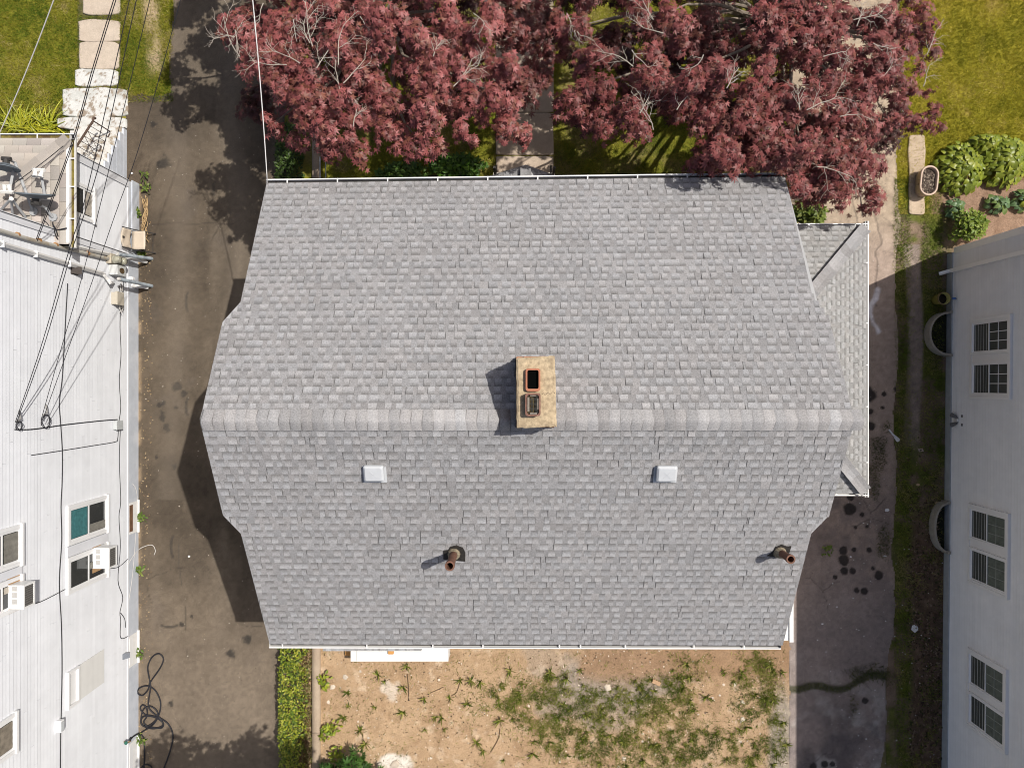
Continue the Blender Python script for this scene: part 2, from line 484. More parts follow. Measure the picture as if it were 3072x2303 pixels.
sheet("yard_dirt", -5.3, 7.24, -11.6, -4.2, .03, -.008, col_yard, M_GROUND, None,
      lambda x, y: .03 * fbm(x, y, .5, 520) - .015)
sheet("hedge_soil", -5.95, -5.2, -11.6, -4.2, .05, -.011,
      lambda x, y: mixc((.10, .065, .035), (.2, .14, .08), fbm(x, y, .2, 530)), M_GROUND)

# --- concrete slabs: walks, curb
def slab(name, x0, x1, y0, y1, top, res=.05, a=(.36, .29, .225), b=(.46, .385, .305), seed=1, parent=None, wob=.0, spots=None):
    """slab with a painted top: grid top, real sides"""
    nx = max(2, int((x1 - x0) / res)); ny = max(2, int((y1 - y0) / res))
    X, Y = np.meshgrid(np.linspace(x0, x1, nx), np.linspace(y0, y1, ny))
    if wob:
        ex = (np.linspace(0, 1, nx)[None, :] - .5) * 2
        X = X + wob * ex * (fbm(X * 0 + seed, Y, .5, seed) - .5) * 2
        ey = (np.linspace(0, 1, ny)[:, None] - .5) * 2
        Y = Y + wob * ey * (fbm(X, Y * 0 + seed, .5, seed + 4) - .5) * 2
        inset = wob * 1.2 * (np.abs(ex) ** 6) * np.sign(ey) * (np.abs(ey) ** 6)
        Y = Y - inset
    x = X.ravel(); y = Y.ravel(); n = nx * ny
    V = np.concatenate([np.stack([x, y, np.full(n, top)], 1), np.stack([x, y, np.full(n, -.08)], 1)])
    c = mixc(a, b, fbm(x, y, .5, seed + 7)); f = .88 + .24 * fbm(x, y, .09, seed + 9)
    c = [q * f for q in c]
    if spots: c = spots(x, y, c)
    C = np.stack(c, 1); C = np.concatenate([C, C * .8])
    i = np.arange(n).reshape(ny, nx)
    Fq = [np.stack([i[:-1, :-1], i[:-1, 1:], i[1:, 1:], i[1:, :-1]], -1).reshape(-1, 4)]
    for e in (i[0, :], i[:, -1], i[-1, ::-1], i[::-1, 0]):
        Fq.append(np.stack([e[:-1] + n, e[1:] + n, e[1:], e[:-1]], 1))
    return npobj(name, V, np.concatenate(Fq), C, M_CONC, parent)

def px(u, z=0.): return (u - CU) * (H - z) / F
def py(v, z=0.): return (CV - v) * (H - z) / F
def paintspots(x, y, c):
    n = fbm(x, y, .16, 61); n2 = fbm(x, y, .07, 67)
    w = mixc((.50, .50, .475), (.62, .61, .58), n2)
    worn = np.maximum(sstep(.58, .68, n + .35 * (n2 - .5)), sstep(.70, .76, fbm(x, y, .055, 63, 2)))
    w = mixc(w, (.36, .37, .34), sstep(.45, .7, fbm(x, y, .3, 69)) * .55)
    return mixc(w, (.27, .22, .17), worn)
for j, (u0, u1, v0, v1, sp) in enumerate(((252, 361, -60, 47, None), (237, 362, 62, 127, None), (240, 358, 129, 208, None),
                                          (228, 355, 210, 259, paintspots), (192, 384, 266, 352, paintspots), (180, 382, 355, 392, paintspots))):
    o = slab("walkway_slab", px(u0), px(u1), py(v1), py(v0), .035 if j < 4 else (.05 if j == 4 else .11), .03, seed=40 + j, wob=.04 if j < 4 else .05, spots=sp,
             a=(.40, .33, .26), b=(.50, .425, .345))
    kind(o, 'structure')
sheet("walkway_joint", px(232), px(362), py(268), py(-60), .05, -.004, lambda x, y: mixc((.05, .06, .015), (.16, .13, .07), fbm(x, y, .1, 90)), M_GROUND)
for j, (v0, v1) in enumerate(((-80, 20), (22, 125), (127, 232), (234, 338), (340, 466), (470, 545))):
    o = slab("front_walk_slab", px(1488), px(1660), py(v1), py(v0), .03, .04, seed=60 + j, wob=.015,
             a=(.36, .285, .215), b=(.47, .38, .30))
    kind(o, 'structure')
for j in range(9):   # kerb wall that runs along the hedge
    y0 = -11.6 + j * 2.6
    if y0 > 11: break
    if -6.5 < y0 + 1.3 < 3.2 and j in (3, 4, 5): pass
    o = slab("kerb", px(936, .12), px(958, .12), y0 + .005, y0 + 2.595, .12, .06, seed=80 + j, a=(.30, .23, .165), b=(.42, .335, .25))
    kind(o, 'structure')
# side path stones on the right lawn edge
for j, (u0, u1, v0, v1) in enumerate(((2725, 2772, 405, 645),)):
    o = slab("path_slab", px(u0), px(u1), py(v1), py(v0), .03, .03, seed=95, wob=.035, a=(.38, .29, .205), b=(.52, .415, .31))
    kind(o, 'structure')
# ================================================================== MAIN HOUSE
M_SHING = mat("asphalt_shingle", attr=True, rough=.95, var=.30, scale=48, bump=.003, bscale=220, spec=.12, rnd=.07)
M_WHITE = mat("white_trim", (.66, .66, .65), rough=.55, var=.03, scale=6)
M_GUT = mat("white_gutter", (.68, .67, .65), rough=.4, var=.04, scale=8, spec=.4)
M_DARKMETAL = mat("dark_metal", (.045, .042, .04), rough=.6, var=.15, scale=30)
M_SIDING_MAIN = mat("cream_siding", (.62, .60, .55), rough=.6, var=.04, scale=5)

TH = math.atan(.539); CT, ST = math.cos(TH), math.sin(TH)
YR, ZR = -.5675, H - 11.09          # ridge line
house = thing("house", (.25, -.5, 0), "grey shingled gable house with a brick chimney, in the middle", "house")

def zroof(y): return ZR - .539 * abs(y - YR)
# wall body below the roof
wall = MB()
pts = [(-4.3, 3.55), (-4.3, -4.62), (4.85, -4.62), (4.85, 3.62)]
def gable(x, y):  # height under the deck
    return zroof(y) - .16
prof = [(-4.55, 0), (-4.55, gable(0, -4.55)), (YR, gable(0, YR)), (3.50, gable(0, 3.50)), (3.50, 0)]
vs = [(-4.3, y, z) for y, z in prof] + [(4.85, y, z) for y, z in prof]
wall.add(vs, [(4, 3, 2, 1, 0), (5, 6, 7, 8, 9)] + [(i, (i + 1) % 5, 5 + (i + 1) % 5, 5 + i) for i in range(5)])
wall.build("wall", M_SIDING_MAIN, house, origin=False)
sid = MB()
for k in range(44):       # clapboard courses on the four walls, as one mass
    z0 = .45 + k * .145; z1 = z0 + .155
    for (yy, s) in ((3.50, 1), (-4.55, -1)):
        if z1 < gable(0, yy): sid.add([(-4.3, yy + s*.022, z0), (4.85, yy + s*.022, z0), (4.85, yy + s*.004, z1), (-4.3, yy + s*.004, z1), (-4.3, yy, z0), (4.85, yy, z0)], [(0, 1, 2, 3), (0, 4, 5, 1)])
    for (xx, s) in ((-4.3, -1), (4.85, 1)):
        if z1 < ZR - .3:
            a = max(-4.55, YR - (ZR - .16 - z1) / .539); b = min(3.5, YR + (ZR - .16 - z1) / .539)
            sid.add([(xx + s*.022, a, z0), (xx + s*.022, b, z0), (xx + s*.004, b, z1), (xx + s*.004, a, z1), (xx, a, z0), (xx, b, z0)], [(0, 1, 2, 3), (0, 4, 5, 1)])
kind(sid.build("siding", M_SIDING_MAIN, house, origin=False), 'stuff')

# roof deck outline (plan), per slope; ends overhang further near the ridge
def xl(y):
    if -2.216 <= y <= 1.044: return -4.874
    if y > 1.404: return -4.644
    if y > 1.044: return -4.874 + (y - 1.044) / .36 * .23
    if y < -2.565: return -4.644 + max(0, (-2.565 - y)) * .03
    return -4.874 + (-2.216 - y) / .349 * .23
def xr(y):
    if -2.24 <= y <= 1.12: return 5.35
    if y > 1.55: return 5.165 + (y - 1.55) * .014
    if y > 1.12: return 5.35 - (y - 1.12) / .43 * .185
    if y < -2.55: return 5.125
    return 5.35 - (-2.24 - y) / .31 * .225
def leave(s, x):      # slope length at x
    return (4.95 + (x + 4.64) / 9.84 * .17) if s > 0 else 4.93 + (x + 4.6) / 9.7 * .035
def SP(s, x, d, h=0.):
    """point on slope s (+1 front, -1 back), d metres below the ridge, h above the deck"""
    return Vector((x, YR + s * (d * CT + h * ST), ZR - d * ST + h * CT))
roof = MB()
for s in (1, -1):
    yb = [0, 1.6115 if s > 0 else 1.6485, 1.9715 if s > 0 else 1.9975, 4.6]
    top = []; 
    ds = [0] + [b / CT for b in yb[1:3]] + [None]
    L_, R_ = [], []
    for d in ds:
        if d is None:
            L_.append(SP(s, xl(YR + s * 4.0), leave(s, -4.6))); R_.append(SP(s, xr(YR + s * 4.3), leave(s, 5.1)))
        else:
            y = YR + s * d * CT
            L_.append(SP(s, xl(y), d)); R_.append(SP(s, xr(y), d))
    n = Vector((0, s * ST, CT))
    P = L_ + R_[::-1]
    m = len(P)
    vs = P + [p - n * .12 for p in P]
    fs = [tuple(range(m)) if s < 0 else tuple(range(m))[::-1], tuple(range(m, 2 * m))[::-1] if s < 0 else tuple(range(m, 2 * m))]
    fs += [(i, (i + 1) % m, m + (i + 1) % m, m + i) for i in range(m)]
    roof.add(vs, fs)
roof = roof.build("roof", mat("roof_edge", (.36, .36, .36), var=.05, scale=5), house, origin=False)

# shingle courses
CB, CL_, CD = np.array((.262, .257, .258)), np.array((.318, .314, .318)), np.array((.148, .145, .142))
NROW = 34
def shade(r=None):
    r = r or random
    f = 1 + r.uniform(-.11, .11); w = r.uniform(-.014, .014)
    return np.array((f * (1 + w), f, f * (1 - w * .8)))
def tab_geo(w, e, th, col):
    """one raised shingle tab, x across, y down the slope, with its printed shadow band"""
    t = w * random.uniform(-.05, .08)
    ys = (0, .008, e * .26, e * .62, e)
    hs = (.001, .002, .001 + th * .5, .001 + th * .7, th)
    cs = (col * CD / CB * .45, col * CD / CB, col * (CD * .5 + CB * .5) / CB, col * CL_ / CB * .97, col * CL_ / CB)  # first row darkest: cut edge at the lap plus its contact shadow, painted in
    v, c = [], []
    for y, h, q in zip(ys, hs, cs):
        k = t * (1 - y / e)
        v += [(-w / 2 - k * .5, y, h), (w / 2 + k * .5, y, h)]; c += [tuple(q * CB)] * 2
    f = [(0, 1, 3, 2)[::-1], (2, 3, 5, 4)[::-1], (4, 5, 7, 6)[::-1], (6, 7, 9, 8)[::-1]]
    b = len(v)
    for y in (0, e):
        v += [(-w / 2, y, -.004), (w / 2, y, -.004)]; c += [tuple(CB * col * .75)] * 2
    f += [(8, 9, b + 3, b + 2)[::-1], (0, 2, 4, 6, 8, b + 2, b)[::-1], (1, 3, 5, 7, 9, b + 3, b + 1)]
    return v, f, c

def lay_courses(surface, nrow, rowline, normal, flip, single_rows, parent, single_pick=None, wlo=.08, whi=.145, glo=.045, ghi=.115, jitter=True, col=None):
    """rowline(k) -> (p0, p1, q0, q1): lower-edge ends and upper-edge ends of course k, world points.
    returns nothing; single rows' tabs become objects, the rest one mass"""
    mass = MB(); singles = 0
    for k in range(nrow):
        p0, p1, q0, q1 = rowline(k)
        e1 = (p1 - p0); Lr = e1.length; e1 = e1.normalized()
        n = Vector(normal)
        e2 = (p0 + p1 - q0 - q1); e2 = (e2 - e1 * e2.dot(e1) - n * e2.dot(n)).normalized()
        ex = ((p0 + p1) / 2 - (q0 + q1) / 2).dot(e2)
        # base strip in shingle-long pieces
        x = 0; off = random.uniform(0, 1)
        cuts = [0.] + [c for c in np.arange(off, Lr, 1.0) if .15 < c < Lr - .15] + [Lr]
        for a, b in zip(cuts[:-1], cuts[1:]):
            cc = CB * shade() if col is None else np.array(col) * shade()
            A, B = p0.lerp(p1, a / Lr), p0.lerp(p1, b / Lr); D, C_ = q0.lerp(q1, a / Lr), q0.lerp(q1, b / Lr)
            A = A + e1 * (.0015 if a else 0); B = B - e1 * (.0015 if b < Lr else 0)
            C2, D2 = C_.lerp(B, .06), D.lerp(A, .06)
            seg = [A + n * .010, B + n * .010, C2 + n * .0025, D2 + n * .0025, A - n * .002, B - n * .002, C_ + n * .002, D + n * .002]
            fs = [(0, 1, 2, 3), (4, 5, 1, 0), (3, 2, 6, 7)]
            if flip: fs = [f[::-1] for f in fs]
            mass.add(seg, fs, [tuple(cc * .96)] * 2 + [tuple(cc)] * 2 + [tuple(cc * .5)] * 2 + [tuple(cc * .35)] * 2)  # uphill strip darkened: grime line and painted contact shadow under the lap
        x = random.uniform(-.05, .1)
        while x < Lr:
            w = random.choice((wlo, wlo * 1.3, (wlo + whi) / 2, whi * .85, whi)) * random.uniform(.93, 1.07)
            a, b = max(x, .01), min(x + w, Lr - .01)
            if b - a > .045:
                cc = CB * shade() if col is None else np.array(col) * shade()
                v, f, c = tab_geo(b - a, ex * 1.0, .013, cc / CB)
                mid = p0.lerp(p1, (a + b) / 2 / Lr)
                up = q0.lerp(q1, (a + b) / 2 / Lr)
                skew = (up - mid).dot(e1)
                org = mid - e2 * ex
                sx = -1 if e1.cross(e2).dot(n) < 0 else 1
                Mx = Matrix((e1 * sx, e2, n)).transposed().to_4x4(); Mx.translation = org
                if k in single_rows and (single_pick is None or single_pick(mid)) and singles < single_rows[k][1]:
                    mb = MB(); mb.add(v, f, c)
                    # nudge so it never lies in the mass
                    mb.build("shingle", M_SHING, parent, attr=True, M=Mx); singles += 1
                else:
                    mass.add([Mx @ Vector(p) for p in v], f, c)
                if random.random() < .55:      # open slit at the tab's side
                    w_ = random.choice((.002, .003, .003, .004, .008)); s_ = random.choice((-1, 1)); xo_ = s_ * ((b - a) / 2 + w_)
                    mass.add([Mx @ Vector(p) for p in ((xo_ - w_, ex * random.uniform(0, .3), .0125), (xo_ + w_ * .2, 0.0, .0125), (xo_ + w_ * .2, ex, .0125), (xo_ - w_ * .6, ex, .0125))], [(0, 1, 2, 3)], [(.09, .087, .085)] * 4)
            x += w + (random.choice((glo, glo * 1.6, (glo + ghi) / 2, ghi, ghi * 1.25)) * random.uniform(.85, 1.15) if random.random() > .04 else .003)
    o = mass.build("shingle_course", M_SHING, parent, attr=True, origin=False)
    kind(o, 'stuff')
    return singles

for s in (1, -1):
    def rowline(k, s=s):
        out = []
        for kk in (k + 1, k):
            fr = kk / NROW
            yy = YR + s * 4.95 * fr * CT
            a, b = xl(yy), xr(yy)
            out += [SP(s, a, fr * leave(s, a)), SP(s, b, fr * leave(s, b))]
        p0, p1, q0, q1 = out
        dx = .012
        q0 = q0.copy(); q1 = q1.copy(); q0.x = p0.x; q1.x = p1.x
        return p0, p1, q0, q1
    rows = {k: (k, 150) for k in range(1, 6)}
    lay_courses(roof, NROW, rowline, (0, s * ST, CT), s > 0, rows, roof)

# ridge caps
x = -4.86; k = 0
while x < 5.33:
    w = .172
    c = CB * shade() * random.choice((1.04, 1.10, 1.06, 1.26, 1.16, 1.0))
    mb = MB()
    h0, h1 = (.010, .034)
    prof = [(-.165, -.093), (-.10, -.048), (-.04, -.008), (0, .006), (.04, -.008), (.10, -.048), (.165, -.085)]
    vs, cs, fs = [], [], []
    for j, (xx, h) in enumerate(((x, h0 + .004), (x + .0225, h0 + .005), (x + w + .012, h1))):
        for (yy, zz) in prof:
            vs.append((xx + .01 * math.sin(yy * 14 + k), YR + yy, ZR + zz + h + .012)); cs.append(tuple(c * (.22 if j == 0 else 1)))  # dark leading strip: cut asphalt edge with the shadow gap painted in
    for j in range(2):
        for i in range(6):
            a = j * 7 + i
            fs.append((a, a + 7, a + 8, a + 1))
    b0 = len(vs)
    for (yy, zz) in prof:
        vs.append((x + w + .012, YR + yy, ZR + zz - .004)); cs.append(tuple(c * .6))
    for i in range(6): fs.append((14 + i, b0 + i, b0 + i + 1, 15 + i))
    mb.add(vs, fs, cs).build("ridge_cap", M_SHING, roof, smooth=True, attr=True)
    x += w; k += 1

# gutters along the eaves
def gutter(name, p0, p1, out, parent, w=.115, d=.095, mat_=None, hang=None, ends=True):
    """open trough from p0 to p1; out = horizontal unit vector away from the wall"""
    p0, p1, out = Vector(p0), Vector(p1), Vector(out)
    prof = [(0, 0), (0, -d), (w * .75, -d), (w, -d * .35), (w, .004), (w - .022, .004), (w - .022, -.006), (w - .008, -.006), (w - .012, -d * .35), (w * .72, -d + .008), (.008, -d + .008), (.008, 0)]
    vs = []; n = len(prof)
    for p in (p0, p1):
        for (a, z) in prof: vs.append(p + out * a + Vector((0, 0, z)))
    fs = [(i, (i + 1) % n, n + (i + 1) % n, n + i) for i in range(n)]
    if ends:
        fs += [(0, 1, 2, 3, 4)[::-1], tuple(n + i for i in (0, 1, 2, 3, 4))]
    mb = MB(); mb.add(vs, fs)
    g = mb.build(name, mat_ or M_GUT, parent, origin=False)
    L = (p1 - p0).length; e = (p1 - p0).normalized()
    zz = Vector((0, 0, -d + .03)); q = [p0 + out * .012 + zz, p1 + out * .012 + zz, p1 + out * (w - .03) + zz, p0 + out * (w - .03) + zz]
    MB().add(q + [v - Vector((0, 0, .01)) for v in q], [(0, 1, 2, 3) if e.cross(out).z > 0 else (3, 2, 1, 0)]).build("gutter_shaded_silt", mat("gutter_shaded_silt", (.045, .042, .04), var=.4, scale=12), g, origin=False)  # dark strip: silt, with the shade inside the trough painted in
    for t in (hang or np.arange(.4, L, .95)):
        c = p0 + e * t
        hb = MB(); hb.add([c - e * .012 + Vector((0, 0, .008)), c + e * .012 + Vector((0, 0, .008)), c + e * .012 + out * w + Vector((0, 0, .008)), c - e * .012 + out * w + Vector((0, 0, .008)),
                           c - e * .012, c + e * .012, c + e * .012 + out * w, c - e * .012 + out * w], [(0, 1, 2, 3), (7, 6, 5, 4), (0, 4, 5, 1), (1, 5, 6, 2), (2, 6, 7, 3), (3, 7, 4, 0)])
        hb.build("gutter_hanger", mat_ or M_GUT, g, origin=False)
    return g
e0 = SP(1, -4.66, leave(1, -4.66)); e1 = SP(1, 5.21, leave(1, 5.21))
for p in (e0, e1): p.z -= .02; p.y -= .025
gutter("gutter", e0, e1, (0, 1, 0), house)
e0 = SP(-1, -4.60, leave(-1, -4.6)); e1 = SP(-1, 5.10, leave(-1, 5.10))
for p in (e0, e1): p.z -= .02; p.y += .025
gutter("gutter", e0, e1, (0, -1, 0), house, hang=[.25, 1.85, 3.1, 4.05, 5.5, 5.9, 6.75, 8.05, 9.0])
# downspout at the front left corner, under the eave
for (xx, yy) in ((-4.34, 3.62), (4.9, -4.68)):
    mb = MB(); mb.box((xx - .04, yy - .03, .2), (xx + .04, yy + .03, zroof(3.7) - .1)); mb.build("downspout", M_GUT, house)

# chimney
M_BRICK = mat("chimney_brick", (.30, .16, .10), rough=.95, var=.25, scale=14, rnd=.2)
M_CROWN = mat("mortar_crown", (.40, .315, .205), rough=.95, var=.32, scale=16, bump=.012, bscale=26, var2=.45, scale2=9, tint=(.24, .18, .115))
M_CLAY = mat("clay_flue", (.36, .145, .085), rough=.8, var=.12, scale=12)
M_HOLE = mat("hole_darkness", (.003, .003, .003), rough=1, var=0, spec=0)  # near black, stands for the unlit depth of flue and pipes
cx0, cx1, cy0, cy1, zc = .069, .636, -.654, .412, 7.89
chim = MB().box((cx0 + .02, cy0 + .02, 6.6), (cx1 - .02, cy1 - .02, zc - .09)).build("chimney", mat("mortar", (.34, .30, .25), var=.1, scale=30), house, origin=False)
bricks = MB()
for r in range(16):
    z = 6.66 + r * .072
    for (a0, a1, fixed, ax, sg) in ((cx0, cx1, cy0, 0, -1), (cx0, cx1, cy1, 0, 1), (cy0, cy1, cx0, 1, -1), (cy0, cy1, cx1, 1, 1)):
        t = a0 + (r % 2) * .11
        while t < a1 - .03:
            b = min(t + .2, a1)
            f0 = fixed - sg * .018; f1 = fixed + random.uniform(-.003, .003)
            if ax == 0: bricks.box((t, f0, z), (b - .012, f1, z + .06))
            else: bricks.box((f0, t, z), (f1, b - .012, z + .06))
            t += .212
kind(bricks.build("brick", M_BRICK, chim, origin=False), 'stuff')
# cracked cement crown with uneven edges
mb = MB()
random.seed(3)
outl = []
cor = [(cx0 - .005, cy1 - .03), (cx0, cy0), (cx1 + .025, cy0 + .02), (cx1 - .002, cy1 + .005)]
for i in range(4):
    a, b = Vector(cor[i]), Vector(cor[(i + 1) % 4])
    for t in np.arange(0, 1, .07):
        p = a.lerp(b, t); outl.append((p.x + random.uniform(-.006, .006), p.y + random.uniform(-.006, .006)))
mb.prism(outl, zc - .09, zc - .01)
crown = mb.build("chimney_crown", M_CROWN, chim, origin=False)
mb = MB()
ins = [(.352 + (x_ - .352) * .9, -.12 + (y_ + .12) * .93) for x_, y_ in outl]
vs = [(p[0], p[1], zc - .01) for p in outl] + [(p[0], p[1], zc + .008 + random.uniform(-.003, .003)) for p in ins]
n = len(outl); mb.add(vs, [(i, (i + 1) % n, n + (i + 1) % n, n + i) for i in range(n)] + [tuple(range(n, 2 * n))])
mb.build("crown_wash", M_CROWN, chim, origin=False)
mb = MB(); pts = [Vector((.44 + i * .024, -.155 + .02 * math.sin(i * 2.1) + i * .004, zc + .006)) for i in range(9)]
mb.tube(pts, .004, 4); mb.build("crown_crack", mat("crack", (.05, .04, .03), var=0), chim, origin=False)
def rrect(x0, x1, y0, y1, r, n=5):
    o = []
    for (cx, cy, a) in ((x1 - r, y1 - r, 0), (x0 + r, y1 - r, 90), (x0 + r, y0 + r, 180), (x1 - r, y0 + r, 270)):
        for i in range(n + 1):
            t = R(a + 90 * i / n); o.append((cx + r * math.cos(t), cy + r * math.sin(t)))
    return o
def ring(mb, outer, inner, z0, z1):
    n = len(outer)
    vs = [(*p, z0) for p in outer] + [(*p, z1) for p in outer] + [(*p, z1) for p in inner] + [(*p, z0 - .3) for p in inner]
    fs = []
    for k in range(3):
        fs += [(k * n + i, k * n + (i + 1) % n, (k + 1) * n + (i + 1) % n, (k + 1) * n + i) for i in range(n)]
    mb.add(vs, fs)
    return mb
d = (H - zc - .08) / F
def fl(u0, u1, v0, v1, r, k=d): return rrect((u0 - CU) * k, (u1 - CU) * k, (CV - v1) * k, (CV - v0) * k, r)
f1 = ring(MB(), fl(1577, 1621, 1105, 1173, .035), fl(1582, 1616, 1110, 1166, .025), zc, zc + .08).build("flue", M_CLAY, chim, origin=False)
mb = MB(); mb.prism(fl(1582, 1616, 1110, 1166, .025), zc + .012, zc + .018); mb.build("hole_darkness", M_HOLE, chim, origin=False)  # black disc put in as the darkness inside the flue
d2 = (H - zc - .17) / F
f2 = ring(MB(), fl(1576, 1622, 1179, 1248, .035, d2), fl(1582, 1617, 1184, 1243, .03, d2), zc, zc + .15).build("flue", mat("sooty_clay_flue", (.19, .10, .075), var=.3, scale=18), chim, origin=False)
mb = MB(); mb.prism(fl(1582, 1617, 1184, 1243, .03, d2), zc + .0, zc + .01); mb.build("flue_liner", mat("flue_inside", (.10, .065, .012), rough=.7, var=.5, scale=20), chim, origin=False)
mb = MB()
gx0, gx1, gy0, gy1 = (1584 - CU) * d2, (1615 - CU) * d2, (CV - 1240) * d2, (CV - 1187) * d2
for i in range(8):
    xx = gx0 + (gx1 - gx0) * (i + .5) / 8; mb.tube([(xx, gy0, zc + .165), (xx, gy1, zc + .165)], .0028, 4)
for i in range(14):
    yy = gy0 + (gy1 - gy0) * (i + .5) / 14; mb.tube([(gx0, yy, zc + .169), (gx1, yy, zc + .169)], .0028, 4)
mb.build("spark_grate", mat("grate_wire", (.10, .10, .09), rough=.5, metal=.5, var=.2), chim, origin=False)
for (a, b) in (((gx0 - .008, gy0 + .03), (gx0 + .02, gy1 - .02)), ((gx1 - .014, gy0 + .06), (gx1 + .0, gy1 - .04)), ((gx0 + .03, gy0 - .01), (gx1 - .02, gy0 + .012)), ((gx0 + .03, gy1 - .004), (gx1 - .03, gy1 + .01))):
    mb = MB().box((*a, zc + .155), (*b, zc + .176)); mb.build("grate_clip", mat("grate_bracket", (.20, .17, .14), rough=.6, var=.3), chim)
mb = MB().box((cx0 - .015, cy0 - .02, zroof(cy0) - .02), (cx1 + .02, cy0 - .005, zroof(cy0) + .12)); mb.box((cx0 - .012, cy1 + .002, zroof(cy1) - .05), (cx1 + .012, cy1 + .02, zroof(cy1) + .12))
mb.box((cx0 - .016, cy0 - .005, zroof(cy1) - .1), (cx0 - .002, cy1 + .002, zroof(cy1) + .16))
mb.build("chimney_flashing", M_DARKMETAL, chim, origin=False)

# roof vents
M_VENT = mat("vent_paint", (.47, .485, .50), rough=.55, var=.04, scale=10, spec=.4)
for (u, v) in ((1121, 1414), (2000, 1415)):
    D = (H - 7.31 - 0 - .306) / (1 - .539 * (v - CV) / F)
    x0, y0 = (u - CU) * (D - .1) / F, (CV - v) * (D - .1) / F
    zz = zroof(y0)
    Mx = Matrix.Translation((x0, y0, zz)) @ Matrix.Rotation(TH * .75, 4, 'X')
    base = MB(); base.box((-.19, -.2, -.01), (.19, .19, .022), Mx)
    base = base.build("roof_vent", M_VENT, house, origin=False)
    mb = MB(); mb.box((-.12, -.11, .0), (.12, .11, .09), Mx); mb.build("vent_neck", M_DARKMETAL, base, origin=False)
    mb = MB()
    o = rrect(-.162, .162, -.142, .142, .03, 4); i1 = rrect(-.157, .157, -.137, .137, .03, 4); i2 = rrect(-.132, .132, -.108, .112, .022, 4)
    n = len(o)
    vs = []
    for pts, z in ((o, .065), (o, .105), (i1, .112), (i2, .135)): vs += [Mx @ Vector((*p, z)) for p in pts]
    cxm = len(vs); vs.append(Mx @ Vector((0, 0, .139)))
    fs = [(k * n + i, k * n + (i + 1) % n, (k + 1) * n + (i + 1) % n, (k + 1) * n + i) for k in range(3) for i in range(n)]
    fs += [(3 * n + i, 3 * n + (i + 1) % n, cxm) for i in range(n)] + [tuple(range(n))[::-1]]
    mb.add(vs, fs); mb.build("vent_cap", M_VENT, base, origin=False)
    for a in (45, -45):
        mb = MB(); q = Mx @ Matrix.Translation((0, 0, .138)) @ Matrix.Rotation(R(a), 4, 'Z')
        mb.box((-.075, -.003, -.004), (.075, .003, .003), q); mb.build("stamped_rib", M_VENT, base)

# plumbing stacks
M_PIPE = mat("rusty_pipe", (.15, .075, .05), rough=.75, var=.3, scale=14, bump=.003)
M_TAR = mat("tar_flashing", (.028, .025, .022), rough=.55, var=.4, scale=18, bump=.006)
for j, (bx, by, h, r, lean) in enumerate(((-1.01, -2.95, .86, .068, (0, 0)), (4.65, -2.92, .52, .064, (0.01, 0)))):
    zb = zroof(by)
    fl_ = MB(); Mx = Matrix.Translation((bx + .03, by + .02, zb + .012)) @ Matrix.Rotation(TH, 4, 'X')
    pl = [(-.22, -.14), (-.05, -.17), (.16, -.19), (.17, .0), (.13, .12), (.02, .17), (-.09, .14), (-.13, .06), (-.21, .05)] if j == 0 else [(-.24, -.10), (-.08, -.12), (.1, -.13), (.14, -.02), (.15, .12), (.08, .11), (-.02, .15), (-.12, .1), (-.15, -.02)]
    fl_.prism(pl, 0, .022, Mx)
    stack = MB().lathe([(r, -.1), (r, h), (r - .012, h), (r - .012, h - .32)], (bx, by, zb), 20).build("vent_pipe", M_PIPE, house, smooth=False, origin=False)
    mb = MB().lathe([(r + .012, h - .07), (r + .014, h - .02), (r + .012, h + .004), (r - .013, h + .004)], (bx, by, zb), 20); mb.build("pipe_rim", M_PIPE, stack, origin=False)
    mb = MB().prism([(bx + (r - .012) * math.cos(t), by + (r - .012) * math.sin(t)) for t in np.linspace(0, 2 * math.pi, 16, endpoint=False)], zb + h - .33, zb + h - .32)
    mb.build("pipe_hole_darkness", M_HOLE, stack, origin=False)
    fl_.build("roof_flashing", M_TAR, stack, origin=False)
    mb = MB().lathe([(r + .05, -.02), (r + .04, .07), (r + .012, .13), (r + .003, .15)], (bx, by, zb), 12); mb.build("pipe_collar", mat("lead_collar", (.38, .32, .24) if j else (.24, .2, .14), rough=.6, var=.5, scale=25), stack, origin=False)

# ------------------------------------------------ side porch with its own hipped roof
PZ = 3.1; PX = 7.64; PYT, PYB = 3.41, -2.36
porch = MB()
run = PX - 4.85
rise = .539
hipT = 1.9
def pz(x, y): return PZ + rise * min(PX - x, PYT - y, y - PYB)
# right-facing slope polygon + two hip ends, as deck
def pv(x, y): return Vector((x, y, pz(x, y)))
q = min(run, 2.79)
A, B = Vector((PX, PYT, PZ)), Vector((PX, PYB, PZ))
A2 = Vector((PX - 2.79, PYT - 2.79, PZ + rise * 2.79)); B2 = Vector((PX - 2.79, PYB + 2.79, PZ + rise * 2.79))
A3, B3 = Vector((4.86, PYT, PZ)), Vector((4.86, PYB, PZ))
deckv = [A, B, B2, A2, A3, B3]
dv = deckv + [p - Vector((0, 0, .1)) for p in deckv]
porch.add(dv, [(0, 3, 2, 1)[::-1], (0, 4, 3)[::-1], (1, 2, 5)[::-1], (6, 7, 11, 10)])
porch_roof = porch.build("porch_roof", mat("roof_edge"), house, origin=False)
